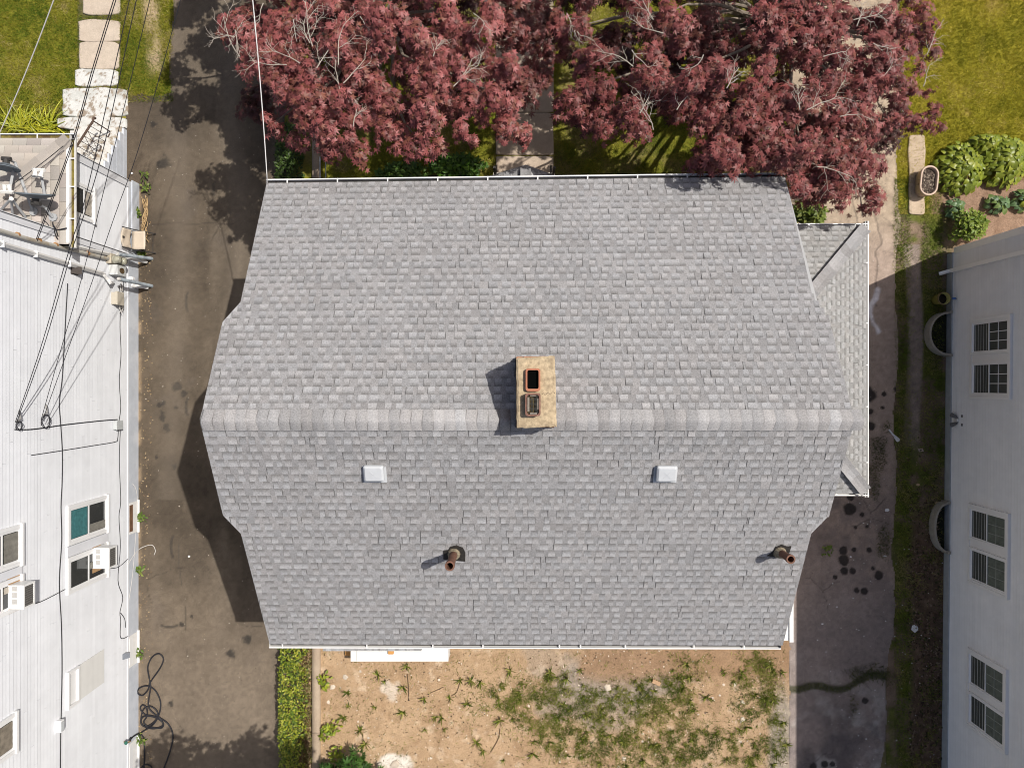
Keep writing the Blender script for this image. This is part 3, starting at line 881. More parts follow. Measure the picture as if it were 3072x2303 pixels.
# courses on the right slope
ct, st = CT, ST
PCOL = (.272, .268, .262)
def prow(k):
    o = []
    for kk in (k + 1, k):
        t = 2.79 - kk * .143 * CT     # distance inward of the lower edge counted from the top
        o += [Vector((PX - t, PYB + t, PZ + rise * t)), Vector((PX - t, PYT - t, PZ + rise * t))]
    q0 = o[2].copy(); q1 = o[3].copy(); 
    q0.y = min(q0.y, q0.y); 
    return o[0], o[1], o[2], o[3]
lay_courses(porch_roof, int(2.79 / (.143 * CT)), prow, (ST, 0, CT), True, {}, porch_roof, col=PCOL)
def prow_t(k):
    o = []
    for kk in (k + 1, k):
        t = 2.79 - kk * .143 * CT
        o += [Vector((4.9, PYT - t, PZ + rise * t)), Vector((PX - t, PYT - t, PZ + rise * t))]
    return o
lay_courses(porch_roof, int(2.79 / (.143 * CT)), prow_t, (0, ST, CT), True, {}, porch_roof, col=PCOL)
def prow_b(k):
    o = []
    for kk in (k + 1, k):
        t = 2.79 - kk * .143 * CT
        o += [Vector((PX - t, PYB + t, PZ + rise * t)), Vector((4.9, PYB + t, PZ + rise * t))]
    return o
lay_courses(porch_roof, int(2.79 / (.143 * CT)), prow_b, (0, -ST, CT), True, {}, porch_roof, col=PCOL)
# hip caps
def hip_caps(P0, P1, parent, w=.14, step=.24, nl=(0, 0, 1), nr=(0, 0, 1), cmul=1.0):
    """folded caps from the corner P0 up to P1; nl / nr are the two roof normals"""
    P0, P1 = Vector(P0), Vector(P1); e = (P1 - P0); L = e.length; e.normalize()
    nl, nr = Vector(nl), Vector(nr)
    dl = nl.cross(e).normalized(); dr = nr.cross(e).normalized()
    up = (nl + nr).normalized()
    t = .10
    while t < L - .05:
        b = min(t + step + .02, L)
        c = CB * shade() * random.choice((1, 1.12, .95, 1.05)) * cmul
        vs, cs = [], []
        for tt, h in ((t, .024), (b, .014)):
            p = P0 + e * tt
            for q_, nn in ((-w, nr), (-w * .3, up), (w * .3, up), (w, nl)):
                dd = dl if q_ > 0 else dr
                vs.append(p + dd * q_ + up * h); cs.append(tuple(c))
        p = P0 + e * t
        for q_ in (-w, -w * .3, w * .3, w):
            vs.append(p + (dl if q_ > 0 else dr) * q_ - up * .004); cs.append(tuple(c * .6))
        fs = [(0, 1, 5, 4), (1, 2, 6, 5), (2, 3, 7, 6), (8, 9, 1, 0), (9, 10, 2, 1), (10, 11, 3, 2), (3, 11, 7), (0, 4, 8)]
        MB().add(vs, fs, cs).build("hip_cap", M_SHING, parent, attr=True)
        t += step
hip_caps(A, A2, porch_roof, nl=(0, ST, CT), nr=(ST, 0, CT))
hip_caps(B, B2, porch_roof, nl=(ST, 0, CT), nr=(0, -ST, CT))
gutter("porch_gutter", (PX - .02, PYT + .10, PZ - .01), (PX - .02, PYB - .08, PZ - .01), (1, 0, 0), house, w=.07, hang=[.9, 2.2, 3.1, 4.0, 5.2])
gutter("porch_gutter", (5.0, PYT - .02, PZ - .012), (PX + .06, PYT - .02, PZ - .012), (0, 1, 0), house, w=.07, hang=[.45, 1.4, 2.4])
gutter("porch_gutter", (5.0, PYB + .02, PZ - .012), (PX + .06, PYB + .02, PZ - .012), (0, -1, 0), house, w=.07, hang=[1.0, 2.0])
mb = MB()
for yy in (3.2, 1.4, -.4, -2.15): mb = MB().box((7.28, yy - .06, .1), (7.4, yy + .06, 3.0)); mb.build("porch_post", M_WHITE, house)
MB().box((4.85, -2.2, .0), (7.14, 3.2, .5)).build("porch_floor", mat("porch_concrete", (.3, .27, .23), var=.1), house)

# white landing beyond the back right corner, back landing and its hood
lw = MB().box((4.9, -6.44, .02), (7.02, -4.75, .56)); side_land = lw.build("side_landing", M_WHITE, house)
MB().box((6.96, -6.47, .562), (7.06, -4.75, .60)).build("landing_rim", M_WHITE, side_land)
MB().add([(7.0, -6.6, 0), (7.1, -6.6, 0), (7.1, -4.75, 0), (7.0, -4.75, 0)], [(0, 1, 2, 3)])
land = MB().box((px(1052, .55), py(1983, .55), .03), (px(1345, .55), -4.6, .55)).build("back_landing", mat("white_composite", (.70, .69, .67), rough=.6, var=.02), house)
MB().box((px(1069, .56), py(1982, .56), .552), (px(1071, .56), -4.6, .558)).build("landing_seam", mat("seam", (.5, .5, .48), var=0), land)
M_WOODP = mat("raw_wood", (.50, .25, .08), var=.15, scale=20)
for (u0, u1, v0, v1, zz) in ((1164, 1181, 1945, 1962, .60), (1036, 1052, 1930, 1965, .12)):
    MB().prism(rrect(px(u0, zz), px(u1, zz), py(v1, zz), py(v0, zz), .02), zz - .045, zz).build("wood_block", M_WOODP, house)
HZ = 2.55
hood = MB()
hx0, hx1 = (969 - CU) * (H - HZ) / F, (1264 - CU) * (H - HZ) / F
hy = (CV - 1951) * (H - HZ) / F
hood.add([(hx0, hy, HZ), (hx1, hy, HZ), (hx1, -4.5, HZ + .45), (hx0, -4.5, HZ + .45), (hx0, hy, HZ - .09), (hx1, hy, HZ - .09), (hx1, -4.5, HZ + .3), (hx0, -4.5, HZ + .3)],
         [(0, 1, 2, 3), (7, 6, 5, 4), (0, 4, 5, 1), (1, 5, 6, 2), (3, 7, 4, 0)])
hood = hood.build("door_hood", mat("roof_edge"), house, origin=False)
hl = math.hypot(-4.5 - hy, .45)
def hrow(k):
    o = []
    for kk in (k + 1, k):
        t = 1 - kk / 9.
        o += [Vector((hx0, hy + t * (-4.5 - hy), HZ + .45 * t)), Vector((hx1, hy + t * (-4.5 - hy), HZ + .45 * t))]
    return o
nh = Vector((0, -.45, (-4.5 - hy))).normalized()
lay_courses(hood, 9, hrow, nh, False, {}, hood, col=(.30, .298, .30))
# front porch hood with two iron posts and a white step edge
FZ = 2.75
fx0, fx1, fxm = [(u - CU) * (H - FZ) / F for u in (1428, 1706, 1576)]
fyt = (CV - 507) * (H - FZ) / F; fys = (CV - 541) * (H - FZ) / F
fh = MB()
ridge0, ridge1 = Vector((fxm, 3.5, FZ + .62)), Vector((fxm, fyt, FZ + .30))
L0, L1 = Vector((fx0, 3.5, FZ)), Vector((fx0, fys, FZ)); R0, R1 = Vector((fx1, 3.5, FZ)), Vector((fx1, fys, FZ))
vs = [L0, L1, ridge1, ridge0, R1, R0]; vs = vs + [p - Vector((0, 0, .07)) for p in vs]
fh.add(vs, [(0, 3, 2, 1), (3, 5, 4, 2), (6, 7, 8, 9)[::-1], (1, 2, 8, 7), (2, 4, 10, 8), (0, 1, 7, 6), (4, 5, 11, 10)])
fhood = fh.build("front_hood", mat("roof_edge"), house, origin=False)
n_l = (ridge1 - L1).cross(L0 - L1).normalized(); n_l = n_l if n_l.z > 0 else -n_l
n_r = (ridge1 - R1).cross(R0 - R1).normalized(); n_r = n_r if n_r.z > 0 else -n_r
def frow_l(k, a=L0, b=L1, c=ridge0, d=ridge1):
    t0, t1 = (k + 1) / 7, k / 7
    return [c.lerp(a, t0), d.lerp(b, t0), c.lerp(a, t1), d.lerp(b, t1)]
lay_courses(fhood, 7, frow_l, n_l, True, {}, fhood)
lay_courses(fhood, 7, lambda k: frow_l(k, R0, R1, ridge0, ridge1), n_r, False, {}, fhood)
hip_caps(ridge1 + Vector((0, 0, .01)), ridge0 + Vector((0, 0, .01)), fhood, nl=n_l, nr=n_r, w=.12, step=.17)
stp = MB().box((px(1480, .5), 3.5, 0), (px(1664, .5), py(518, .5), .5)).build("front_step", mat("step_paint", (.55, .5, .44), var=.15, scale=9), house)
for u in (1488, 1652):
    mb = MB().box((px(u, 1.2) - .025, 4.75, .45), (px(u, 1.2) + .025, 4.80, FZ)); mb.box((px(u, 1.2) - .02, 4.55, 1.28), (px(u, 1.2) + .02, py(498, 1.28), 1.33))
    mb.build("iron_rail", M_DARKMETAL, house)
# simple windows and doors on the hidden sides, so that the house also reads from beside it
M_GLASS = mat("window_glass", (.03, .034, .036), rough=.06, spec=.6, var=.1, scale=1.5)
for (xx, s) in ((-4.3, -1), (4.85, 1)):
    for (y, z) in ((-2.9, 1.2), (-.5, 1.2), (2.0, 1.2), (-2.0, 3.9), (1.0, 3.9)):
        if s > 0 and z < 3 and y > -2.3: continue
        f = MB().box((xx, y - .5, z), (xx + s * .05, y + .5, z + 1.4)).build("window", M_WHITE, house)
        MB().box((xx + s * .04, y - .42, z + .08), (xx + s * .056, y + .42, z + .68)).build("pane", M_GLASS, f)
        MB().box((xx + s * .04, y - .42, z + .74), (xx + s * .056, y + .42, z + 1.32)).build("pane", M_GLASS, f)
for (yy, s) in ((3.5, 1), (-4.55, -1)):
    for (x, z) in ((-3., 1.2), (2.6, 1.2), (-3., 3.2), (0.6, 3.2), (3.2, 3.2)):
        f = MB().box((x - .5, yy, z), (x + .5, yy + s * .05, z + 1.3)).build("window", M_WHITE, house)
        MB().box((x - .42, yy + s * .04, z + .08), (x + .42, yy + s * .056, z + .62)).build("pane", M_GLASS, f)
        MB().box((x - .42, yy + s * .04, z + .68), (x + .42, yy + s * .056, z + 1.22)).build("pane", M_GLASS, f)
d_ = MB().box((-.0, 3.5, .5), (.95, 3.56, 2.5)).build("door", mat("door_paint", (.35, .1, .08), var=.1), house)
d_ = MB().box((-3.6, -4.55, .55), (-2.7, -4.61, 2.5)).build("door", M_WHITE, house)
# ================================================================== LEFT NEIGHBOUR
M_LSID = mat("white_clapboard", (.70, .715, .745), rough=.5, var=.03, scale=4, var2=.05, scale2=1.2, rnd=.035)
M_LFOUND = mat("painted_foundation", (.50, .53, .58), rough=.8, var=.06, scale=5, var2=.5, scale2=2.2, tint=(.62, .64, .68), bump=.006, bscale=7)
M_LTRIM = mat("white_corner_trim", (.66, .67, .70), rough=.5, var=.03, scale=5)
M_FRAME = mat("white_vinyl", (.76, .76, .76), rough=.4, var=.02, scale=5, spec=.4)
M_CURT = mat("pale_curtain", (.42, .38, .32), rough=.9, var=.2, scale=9)
M_LGLASS = mat("window_glass")

def LW(u, v, off=0.0):
    """(y, z) on the left neighbour's wall plane for a photo pixel"""
    X = -(XL + off)
    return (CV - v) * X / (CU - u), H - X * F / (CU - u)
lh = thing("house", (-13, -4, 0), "white clapboard house with window air conditioners, along the left side of the driveway", "house")
ZF = .52              # top of the foundation
YC, YP, YEND = 3.27, 5.13, -13.0   # main front corner, porch front, back
MB().box((-18, YEND, 0), (XL, YC, ZF)).build("foundation", M_LFOUND, lh)
MB().box((-13.2, YC, 0), (XL, YP, ZF)).build("foundation", M_LFOUND, lh)
MB().box((-18, YEND + .1, ZF), (XL - .03, YC - .02, 6.3)).build("wall", M_LSID, lh)
MB().box((-13.1, YC, ZF), (XL - .03, YP - .03, 3.25)).build("porch_wall", M_LSID, lh)
# roof of the main body, far above the frame
mb = MB(); mb.add([(-9.35, YEND - .3, 6.3), (-9.35, YC + .3, 6.3), (-13.9, YC + .3, 8.3), (-13.9, YEND - .3, 8.3), (-18.4, YEND - .3, 6.3), (-18.4, YC + .3, 6.3)], [(0, 1, 2, 3), (3, 2, 5, 4), (0, 3, 4), (1, 5, 2), (0, 4, 5, 1)])
# the eave must stay left of the frame: pull it back to the wall line at the top
mb.v = [(min(p[0], -10.2) if p[0] > -12 else p[0], p[1], p[2] + .0) for p in mb.v]
mb.build("roof", mat("grey_roof", (.3, .29, .28), var=.15), lh, origin=False)

LWIN = []   # (y0, y1, z0, z1) openings that boards stop at
def board(y0, y1, z, h=.100, xx=XL, par=None, m=M_LSID, name="siding_board"):
    mb = MB()
    mb.add([(xx + .000, y0, z), (xx + .000, y1, z), (xx - .014, y1, z + h + .012), (xx - .014, y0, z + h + .012),
            (xx - .032, y0, z), (xx - .032, y1, z), (xx - .032, y1, z + h + .012), (xx - .032, y0, z + h + .012)],
           [(0, 1, 2, 3), (4, 0, 3, 7), (1, 5, 6, 2), (4, 5, 1, 0)])
    o = mb.build(name, m, par or lh, origin=False)
    return o
random.seed(5)
rest = MB()
for k in range(58):
    z = ZF + k * .100
    y = YEND + random.uniform(0, 3)
    cuts = [YEND]
    while y < YC - .5: cuts.append(y); y += 3.66
    cuts.append(YC - .14)
    for a, b in zip(cuts[:-1], cuts[1:]):
        if b < -9.2 or z > 4.95:
            rest.add([(XL, a, z), (XL, b, z), (XL - .014, b, z + .112), (XL - .014, a, z + .112), (XL - .03, a, z), (XL - .03, b, z)], [(0, 1, 2, 3), (4, 5, 1, 0)])
        else: board(a + .0015, b - .0015, z)
kind(rest.build("siding", M_LSID, lh, origin=False), 'stuff')
for k in range(27):
    z = ZF + k * .100
    board(YC + .02, YP - .17, z)
# corner boards, frieze
for (y0, y1, z1) in ((YC - .14, YC + .0, 6.2), (YP - .17, YP, 3.2)):
    mb = MB(); mb.box((XL - .03, y0, ZF - .03), (XL + .022, y1, z1)); mb.box((XL - .2, y1 - .02, ZF - .03), (XL + .022, y1 + .016, z1)); mb.build("corner_board", M_LTRIM, lh)
MB().box((XL - .02, YEND, ZF - .035), (XL + .012, YC - .14, ZF + .0)).build("sill_board", M_LTRIM, lh)
MB().box((XL - .02, YC, ZF - .035), (XL + .012, YP - .17, ZF + .0)).build("sill_board", M_LTRIM, lh)

# ---- porch: hipped roof with cast shingles, gutters
GZ = 3.30
ex, ey0, ey1 = px(206, GZ), py(736, GZ), py(416, GZ)
pr = MB(); rs = .23
def lp(x, y): return GZ + rs * min(ex - x, ey1 - y)
A_, B_, C_ = Vector((ex, ey0, GZ)), Vector((ex, ey1, GZ)), Vector((-13.4, ey1, GZ))
q = min(ey1 - ey0, 3.0)
T_ = Vector((ex - 2.4, ey1 - 2.4, GZ + rs * 2.4)); T2 = Vector((ex - 2.4, ey0, GZ + rs * 2.4)); T3 = Vector((-13.4, ey1 - 2.4, GZ + rs * 2.4))
vs = [A_, B_, C_, T_, T2, T3]; vs = vs + [p - Vector((0, 0, .09)) for p in vs]
pr.add(vs, [(0, 1, 3, 4), (1, 2, 5, 3), (6, 7, 1, 0), (7, 8, 2, 1), (9, 7, 6, 10), (11, 8, 7, 9), (0, 4, 10, 6)])
M_LSH = mat("old_shingle", attr=True, rough=.95, var=.09, scale=60, bump=.003, bscale=160, spec=.1, rnd=.10)
proof = pr.build("porch_roof", M_LSH, lh, origin=False)
al = math.atan(rs); ca, sa = math.cos(al), math.sin(al)
LC = np.array((.37, .335, .30))
def lshingle(A, e1, e2, n, w, e):
    c = LC * random.uniform(.84, 1.14) * np.array((1 + random.uniform(-.03, .03), 1, 1 + random.uniform(-.03, .03)))
    mb = MB()
    P = lambda a, b, h: A + e1 * a + e2 * b + n * h
    v = [P(.0025, 0, .001), P(w - .0025, 0, .001), P(w - .0025, e + .004, .012), P(.0025, e + .004, .012), P(.0025, e + .004, -.004), P(w - .0025, e + .004, -.004), P(.0025, 0, -.004), P(w - .0025, 0, -.004)]
    f = [(0, 1, 2, 3), (3, 2, 5, 4), (0, 3, 4, 6), (2, 1, 7, 5)]
    f2 = [fa[::-1] for fa in f]
    nn = (v[1] - v[0]).cross(v[2] - v[1])
    mb.add(v, f if nn.dot(n) > 0 else f2, [tuple(c * .86)] * 2 + [tuple(c * 1.05)] * 2 + [tuple(c * .4)] * 4)
    return mb.build("shingle", M_LSH, proof, attr=True)
exs = .175
for k in range(11):          # right-facing slope, courses run along y
    d0 = k * exs; x_up = ex - (d0 + exs) * ca
    ytop = ey1 - (ex - x_up) - .02
    y = ey0 + .02 + (-.15 if k % 2 else 0)
    n = Vector((sa, 0, ca)); e2 = Vector((ca, 0, -sa))
    while y < ytop - .05:
        a = max(y, ey0 + .01); b = min(y + .30, ytop + .06)
        if b - a > .05: lshingle(Vector((x_up, a, GZ + rs * (ex - x_up) + .004)), Vector((0, 1, 0)), e2, n, b - a, exs)
        y += .30
for k in range(11):          # front-facing slope, courses run along x
    y_up = ey1 - (k + 1) * exs * ca
    xr_ = ex - (ey1 - y_up) - .02
    x = -13.3 + (.15 if k % 2 else 0)
    n = Vector((0, sa, ca)); e2 = Vector((0, ca, -sa))
    while x < xr_ - .04:
        b = min(x + .30, xr_ + .06)
        if x > -11.9 and b - x > .05: lshingle(Vector((x, y_up, GZ + rs * (ey1 - y_up) + .004)), Vector((1, 0, 0)), e2, n, b - x, exs)
        x += .30
# hip cover pieces
t = 0; e = (T_ - B_).normalized(); L_ = (T_ - B_).length
while t < L_ - .1:
    b = min(t + .27, L_); c = LC * random.uniform(.86, 1.06)
    s1 = Vector((1, -1, 0)).normalized() * .15
    vs = []
    for tt, h in ((t, .034), (b, .02)):
        p = B_ + e * tt
        vs += [p + s1 + Vector((0, 0, h - .026)), p + Vector((0, 0, h + .004)), p - s1 + Vector((0, 0, h - .026))]
    MB().add(vs, [(0, 1, 4, 3), (1, 2, 5, 4)], [tuple(c)] * 6).build("hip_cap", M_LSH, proof, attr=True)
    t += .25
M_MOSSG = mat("mossy_gutter_bed", (.16, .13, .035), rough=.95, var=.4, scale=14, var2=.8, scale2=5, tint=(.07, .035, .02))
g = gutter("gutter", (ex + .015, ey0 - .05, GZ - .01), (ex + .015, ey1 + .12, GZ - .01), (1, 0, 0), lh, w=.125, d=.1, hang=[.62, 1.3, 1.9])
MB().box((ex + .02, ey0 - .03, GZ - .085), (ex + .1, ey1 + .02, GZ - .06)).build("gutter_debris", M_MOSSG, g)
mb = MB(); mb.prism([(ex - .035, ey0 + .05), (ex + .02, ey0 + .05), (ex + .02, ey1 - .12), (ex - .035, ey1 - .12)], GZ - .012, GZ + .022); mb.build("drip_edge", M_FRAME, lh)
g2 = gutter("gutter", (-13.4, ey1 + .0, GZ - .01), (ex + .12, ey1 + .0, GZ - .01), (0, 1, 0), lh, w=.115, d=.1, hang=[1.75, 2.5, 3.3])
MB().box((-13.3, ey1 + .01, GZ - .085), (ex, ey1 + .09, GZ - .055)).build("gutter_debris", M_MOSSG, g2)

# ---- windows
def lwin(u0, u1, v0, v1, off=.0, grid=None, name="window", lower_open=None):
    """double-hung window on the left wall; the photo's left-right is its height, top-bottom its width.
    (v0, v1) measured at the window's bottom edge u1"""
    y1, z0 = LW(u1, v0); y0, _ = LW(u1, v1); _, z1 = LW(u0, v0)
    if z0 > z1: z0, z1 = z1, z0
    f = .075
    win = thing_part = None
    mb = MB()
    mb.box((XL - .01, y0, z0), (XL + .045, y0 + f, z1)); mb.box((XL - .01, y1 - f, z0), (XL + .045, y1, z1))
    mb.box((XL - .01, y0 + f, z1 - f), (XL + .045, y1 - f, z1)); mb.box((XL - .01, y0 - .02, z0), (XL + .07, y1 + .02, z0 + .06))
    win = mb.build(name, M_FRAME, lh)
    zm = (z0 + z1) / 2
    MB().box((XL - .02, y0 + f - .005, z0 + .05), (XL - .004, y1 - f + .005, z1 - f + .005)).build("window_back", mat("dark_room", (.03, .03, .032), var=.2), win)
    for (za, zb, dx) in ((z0 + .065, zm + .02, .018), (zm - .02, z1 - f, .03)):
        m2 = MB(); s = .045
        ya, yb = y0 + f, y1 - f
        m2.box((XL, ya, za), (XL + dx, ya + s, zb)); m2.box((XL, yb - s, za), (XL + dx, yb, zb)); m2.box((XL, ya + s, za), (XL + dx, yb - s, za + s)); m2.box((XL, ya + s, zb - s), (XL + dx, yb - s, zb))
        sash = m2.build("sash", M_FRAME, win)
        MB().box((XL, ya + s, za + s), (XL + dx - .008, yb - s, zb - s)).build("pane", M_LGLASS, win)
    return win, (y0, y1, z0, z1)
M_CURT2 = mat("dim_curtain", (.20, .19, .165), rough=.9, var=.25, scale=10)
def curtain(win, y0, y1, z0, z1, m=None, x=XL + .0225):
    mb = MB()
    n = max(3, int((y1 - y0) / .06))
    vs = []
    for i in range(n + 1):
        yy = y0 + (y1 - y0) * i / n; xx = x + .004 * (i % 2)
        vs += [(xx, yy, z0), (xx, yy, z1)]
    mb.add(vs, [(2 * i, 2 * i + 2, 2 * i + 3, 2 * i + 1) for i in range(n)])
    mb.build("curtain", m or M_CURT, win)
# porch window
w1, b1 = lwin(216, 281, 569, 672, name="window"); curtain(w1, b1[0] + .14, b1[1] - .14, b1[2] + .12, (b1[2] + b1[3]) / 2 - .05)
# first-floor pair
w2, b2 = lwin(199, 321, 1484, 1594); curtain(w2, b2[0] + .13, b2[0] + .32, b2[2] + .12, (b2[2] + b2[3]) / 2 - .05, M_CURT2)
M_TEAL = mat("teal_blind", (.05, .17, .18), var=.25, scale=14)
mb = MB()
for i in range(18):
    zz = (b2[2] + b2[3]) / 2 + .05 + i * .033
    if zz < b2[3] - .15: mb.box((XL + .023, b2[0] + .13, zz), (XL + .026, b2[1] - .13, zz + .022))
mb.build("blind", M_TEAL, w2)
w3, b3 = lwin(199, 321, 1626, 1727); curtain(w3, b3[0] + .35, b3[0] + .5, b3[2] + .12, (b3[2] + b3[3]) / 2 - .05, M_CURT2)
mb = MB(); mb.box((XL - .01, b3[1] + .02, b2[2]), (XL + .03, b2[0] - .02, b2[3])); mb.build("mullion_board", M_LTRIM, lh)
# second-floor pair at the frame edge
w4, b4 = lwin(-65, 63, 1570, 1692); curtain(w4, b4[0] + .13, b4[1] - .13, b4[2] + .12, (b4[2] + b4[3]) / 2 - .05, M_CURT2)
w5, b5 = lwin(-65, 63, 1722, 1822); curtain(w5, b5[0] + .4, b5[1] - .13, b5[2] + .12, (b5[2] + b5[3]) / 2 - .05)
MB().box((XL - .01, b5[1] + .02, b4[2]), (XL + .03, b4[0] - .02, b4[3])).build("mullion_board", M_LTRIM, lh)
w6, b6 = lwin(-70, 47, 2132, 2252); curtain(w6, b6[0] + .13, b6[1] - .13, b6[2] + .12, (b6[2] + b6[3]) / 2 - .05, mat("brown_curtain", (.22, .19, .15), var=.3, scale=8))
# small high window and the newer siding patch below it
y1, z0 = LW(233, 1995); y0, _ = LW(233, 2105); _, z1 = LW(199, 2010)
mb = MB(); mb.box((XL - .01, y0, z0), (XL + .05, y1, z0 + .05)); mb.box((XL - .01, y0, z0 + .05), (XL + .05, y0 + .07, z1)); mb.box((XL - .01, y1 - .05, z0 + .05), (XL + .05, y1, z1))
mb.box((XL - .01, y0 + .07, z1 - .05), (XL + .05, y1 - .05, z1))
w7 = mb.build("window", M_FRAME, lh)
MB().box((XL - .01, y0 + .07, z0 + .05), (XL + .01, y1 - .05, z0 + .27)).build("sash_panel", M_FRAME, w7)
MB().box((XL - .01, y0 + .07, z0 + .27), (XL + .006, y1 - .05, z1 - .05)).build("pane", M_LGLASS, w7)
M_PATCH = mat("newer_siding", (.60, .595, .575), rough=.55, var=.03, scale=5, rnd=.03)
for k in range(10):
    zz = z0 - .01 - (k + 1) * .100
    board(y0 + .015, y1 - .015, zz, xx=XL + .012, m=M_PATCH, name="patch_board")
# basement windows with deep white wells in the foundation
for (v0, v1, dark) in ((1500, 1592, True), (1890, 1982, False), (2205, 2303, False)):
    ya, yb = (CV - v1) * H / F, (CV - v0) * H / F
    mb = MB(); mb.box((XL - .01, ya, .05), (XL + .012, yb, .47))
    bw = mb.build("basement_window", mat("white_reveal", (.75, .74, .72), var=.06, scale=10), lh)
    MB().box((XL, ya + .06, .30), (XL + .016, yb - .06, .46)).build("pane", mat("rusty_pane", (.16, .085, .05), rough=.5, var=.4, scale=10) if dark else M_FRAME, bw)
    MB().box((XL + .0, ya - .02, .03), (XL + .05, yb + .02, .06)).build("sill", mat("white_reveal"), bw)

# ---- painted stoop: six steps down to the front walk, with a solid cheek on the driveway side
M_STEP = mat("peeling_paint", (.56, .55, .52), rough=.85, var=.06, scale=14, var2=.95, scale2=6, tint=(.29, .235, .17), bump=.004, bscale=20)
sx1 = -10.03
nst = 6; zt = .98
cheek = MB()
vv = [352, 388, 408, 430, 452, 476, 520]     # front edges at ground scale, going up
for k in range(nst):
    zz = zt * (k + 1) / nst
    yf = py((380, 392, 412, 432, 456, 478)[k], zz)
    yb = YP + .005
    MB().box((-11.25, yb, max(0, zz - .30)), (sx1, yf, zz)).build("step", M_STEP, lh)
    cheek.box((sx1, yb, 0), (sx1 + .05 - .002 * k, yf - .03, zz - .012))
cheek.build("stoop_cheek", mat("painted_foundation"), lh, origin=False)
MB().box((-13.2, YP - .02, ZF - .04), (XL - .1, YP + .03, 3.2)).build("porch_wall", M_LSID, lh)
# retaining block between the stoop and the driveway
MB().box((XL + .0, py(700), 0), (px(418), py(552), .34)).build("foundation_ledge", M_LFOUND, lh)

# vents and boxes fixed to the wall
def wallbox(name, u0, u1, v0, v1, depth, m, parent=None, off=0., label=None):
    y1, z0 = LW(u1, v0, off); y0, _ = LW(u1, v1, off); _, z1 = LW(u0, v0, off)
    o = MB().box((XL + off - .01, y0, z0), (XL + off + depth, y1, z1)).build(name, m, parent or lh, bevel=.008)
    return o, (y0, y1, z0, z1)
M_PVC = mat("grey_pvc", (.40, .42, .43), rough=.45, var=.1, scale=12)
o, bb = wallbox("dryer_vent", 168, 178, 2155, 2190, .11, M_FRAME)
mb = MB()
for i in range(4): mb.box((XL + .11, bb[0] + .02, bb[2] + .01 + i * .03), (XL + .118, bb[1] - .02, bb[2] + .025 + i * .03))
mb.build("vent_louver", M_PVC, o)
y_, z_ = LW(372, 1967)
mb = MB(); mb.add([(XL, y_ - .07, z_ - .07), (XL, y_ + .07, z_ - .07), (XL, y_ + .07, z_ + .07), (XL, y_ - .07, z_ + .07), (XL + .12, y_ - .06, z_ - .05), (XL + .12, y_ + .06, z_ - .05)],
                  [(0, 1, 5, 4), (3, 2, 5, 4)[::-1], (1, 2, 5), (0, 4, 3)]); mb.build("dryer_vent", mat("metal_hood", (.30, .32, .35), rough=.35, metal=.6, var=.2), lh)
y_, z_ = LW(205, 1432 * 0 + 815)
y_, z_ = LW(225, 812)
mb = MB(); mb.box((XL, y_ - .09, z_ - .08), (XL + .02, y_ + .09, z_ + .16)); mb.add([(XL + .02, y_ - .08, z_ + .15), (XL + .02, y_ + .08, z_ + .15), (XL + .14, y_ + .08, z_ - .02), (XL + .14, y_ - .08, z_ - .02), (XL + .02, y_ - .08, z_ - .06), (XL + .02, y_ + .08, z_ - .06)], [(3, 2, 1, 0), (4, 5, 2, 3), (0, 4, 3), (1, 2, 5)])
mb.build("wall_vent", mat("dark_vent", (.07, .06, .055), var=.2), lh)

# ---- white downspout and its kick-outs, grey conduit, meters: individual fittings
def LP(u, v, off=.05):
    y, z = LW(u, v, off); return Vector((XL + off, y, z))
dsp = MB(); dsp.tube([LP(-60, 712, .06), LP(312, 822, .06)], .05, 4); dsp.tube([LP(308, 821, .06), LP(322, 838, .09), LP(330, 848, .13), Vector((px(352, .5), py(852, .5), .5)), Vector((px(445, .12), py(862, .12), .12))], .045, 4)
dsp.build("downspout", M_GUT, lh, origin=False)
dsp = MB(); dsp.tube([LP(218, 738, .06), LP(372, 772, .06), Vector((px(440, .1), py(786, .1), .1))], .04, 4); dsp.build("downspout", M_GUT, lh, origin=False)
mb = MB()
for t in (.18, .45, .72): 
    p = LP(-60 + t * 372, 712 + t * 110, .075); mb.box((p.x - .05, p.y - .065, p.z - .012), (p.x + .04, p.y + .065, p.z + .012))
mb.build("downspout_strap", M_FRAME, lh, origin=False)
# ================================================================== RIGHT NEIGHBOUR
M_RSID = mat("grey_vinyl_siding", (.90, .88, .85), rough=.5, var=.02, scale=4, var2=.04, scale2=1.0, rnd=.02)
M_RFOUND = mat("grey_foundation", (.40, .42, .43), rough=.85, var=.1, scale=6)
M_RTRIM = mat("grey_white_trim", (.94, .93, .92), rough=.45, var=.02, scale=4)
RY0 = 3.46                       # front corner
rh = thing("house", (15, -4, 0), "pale vinyl sided house on the right, its wall in shade", "house")
RZF = .22
def RX(y): return 11.27 + (y + 3.2) * .0105
def RW(u, v, off=0.):
    """(y, z) on the right neighbour's wall for a photo pixel"""
    y = 0
    for _ in range(4):
        X = RX(y) - off; y = (CV - v) * X / (u - CU)
    return y, H - X * F / (u - CU)
def rbox(mb, y0, y1, z0, z1, d0, d1):
    """box on the right wall: d is how far it stands out towards the driveway"""
    vs = []
    for d in (d0, d1):
        for (y, z) in ((y0, z0), (y1, z0), (y1, z1), (y0, z1)): vs.append((RX(y) - d, y, z))
    mb.add(vs, [(0, 1, 2, 3), (7, 6, 5, 4), (0, 4, 5, 1), (1, 5, 6, 2), (2, 6, 7, 3), (3, 7, 4, 0)])
    return mb
YE = -14.
mb = MB(); mb.prism([(RX(YE) - .07, YE), (20, YE), (20, RY0 - .1), (RX(RY0) - .07, RY0 - .1)], 0, RZF); mb.build("foundation", M_RFOUND, rh)
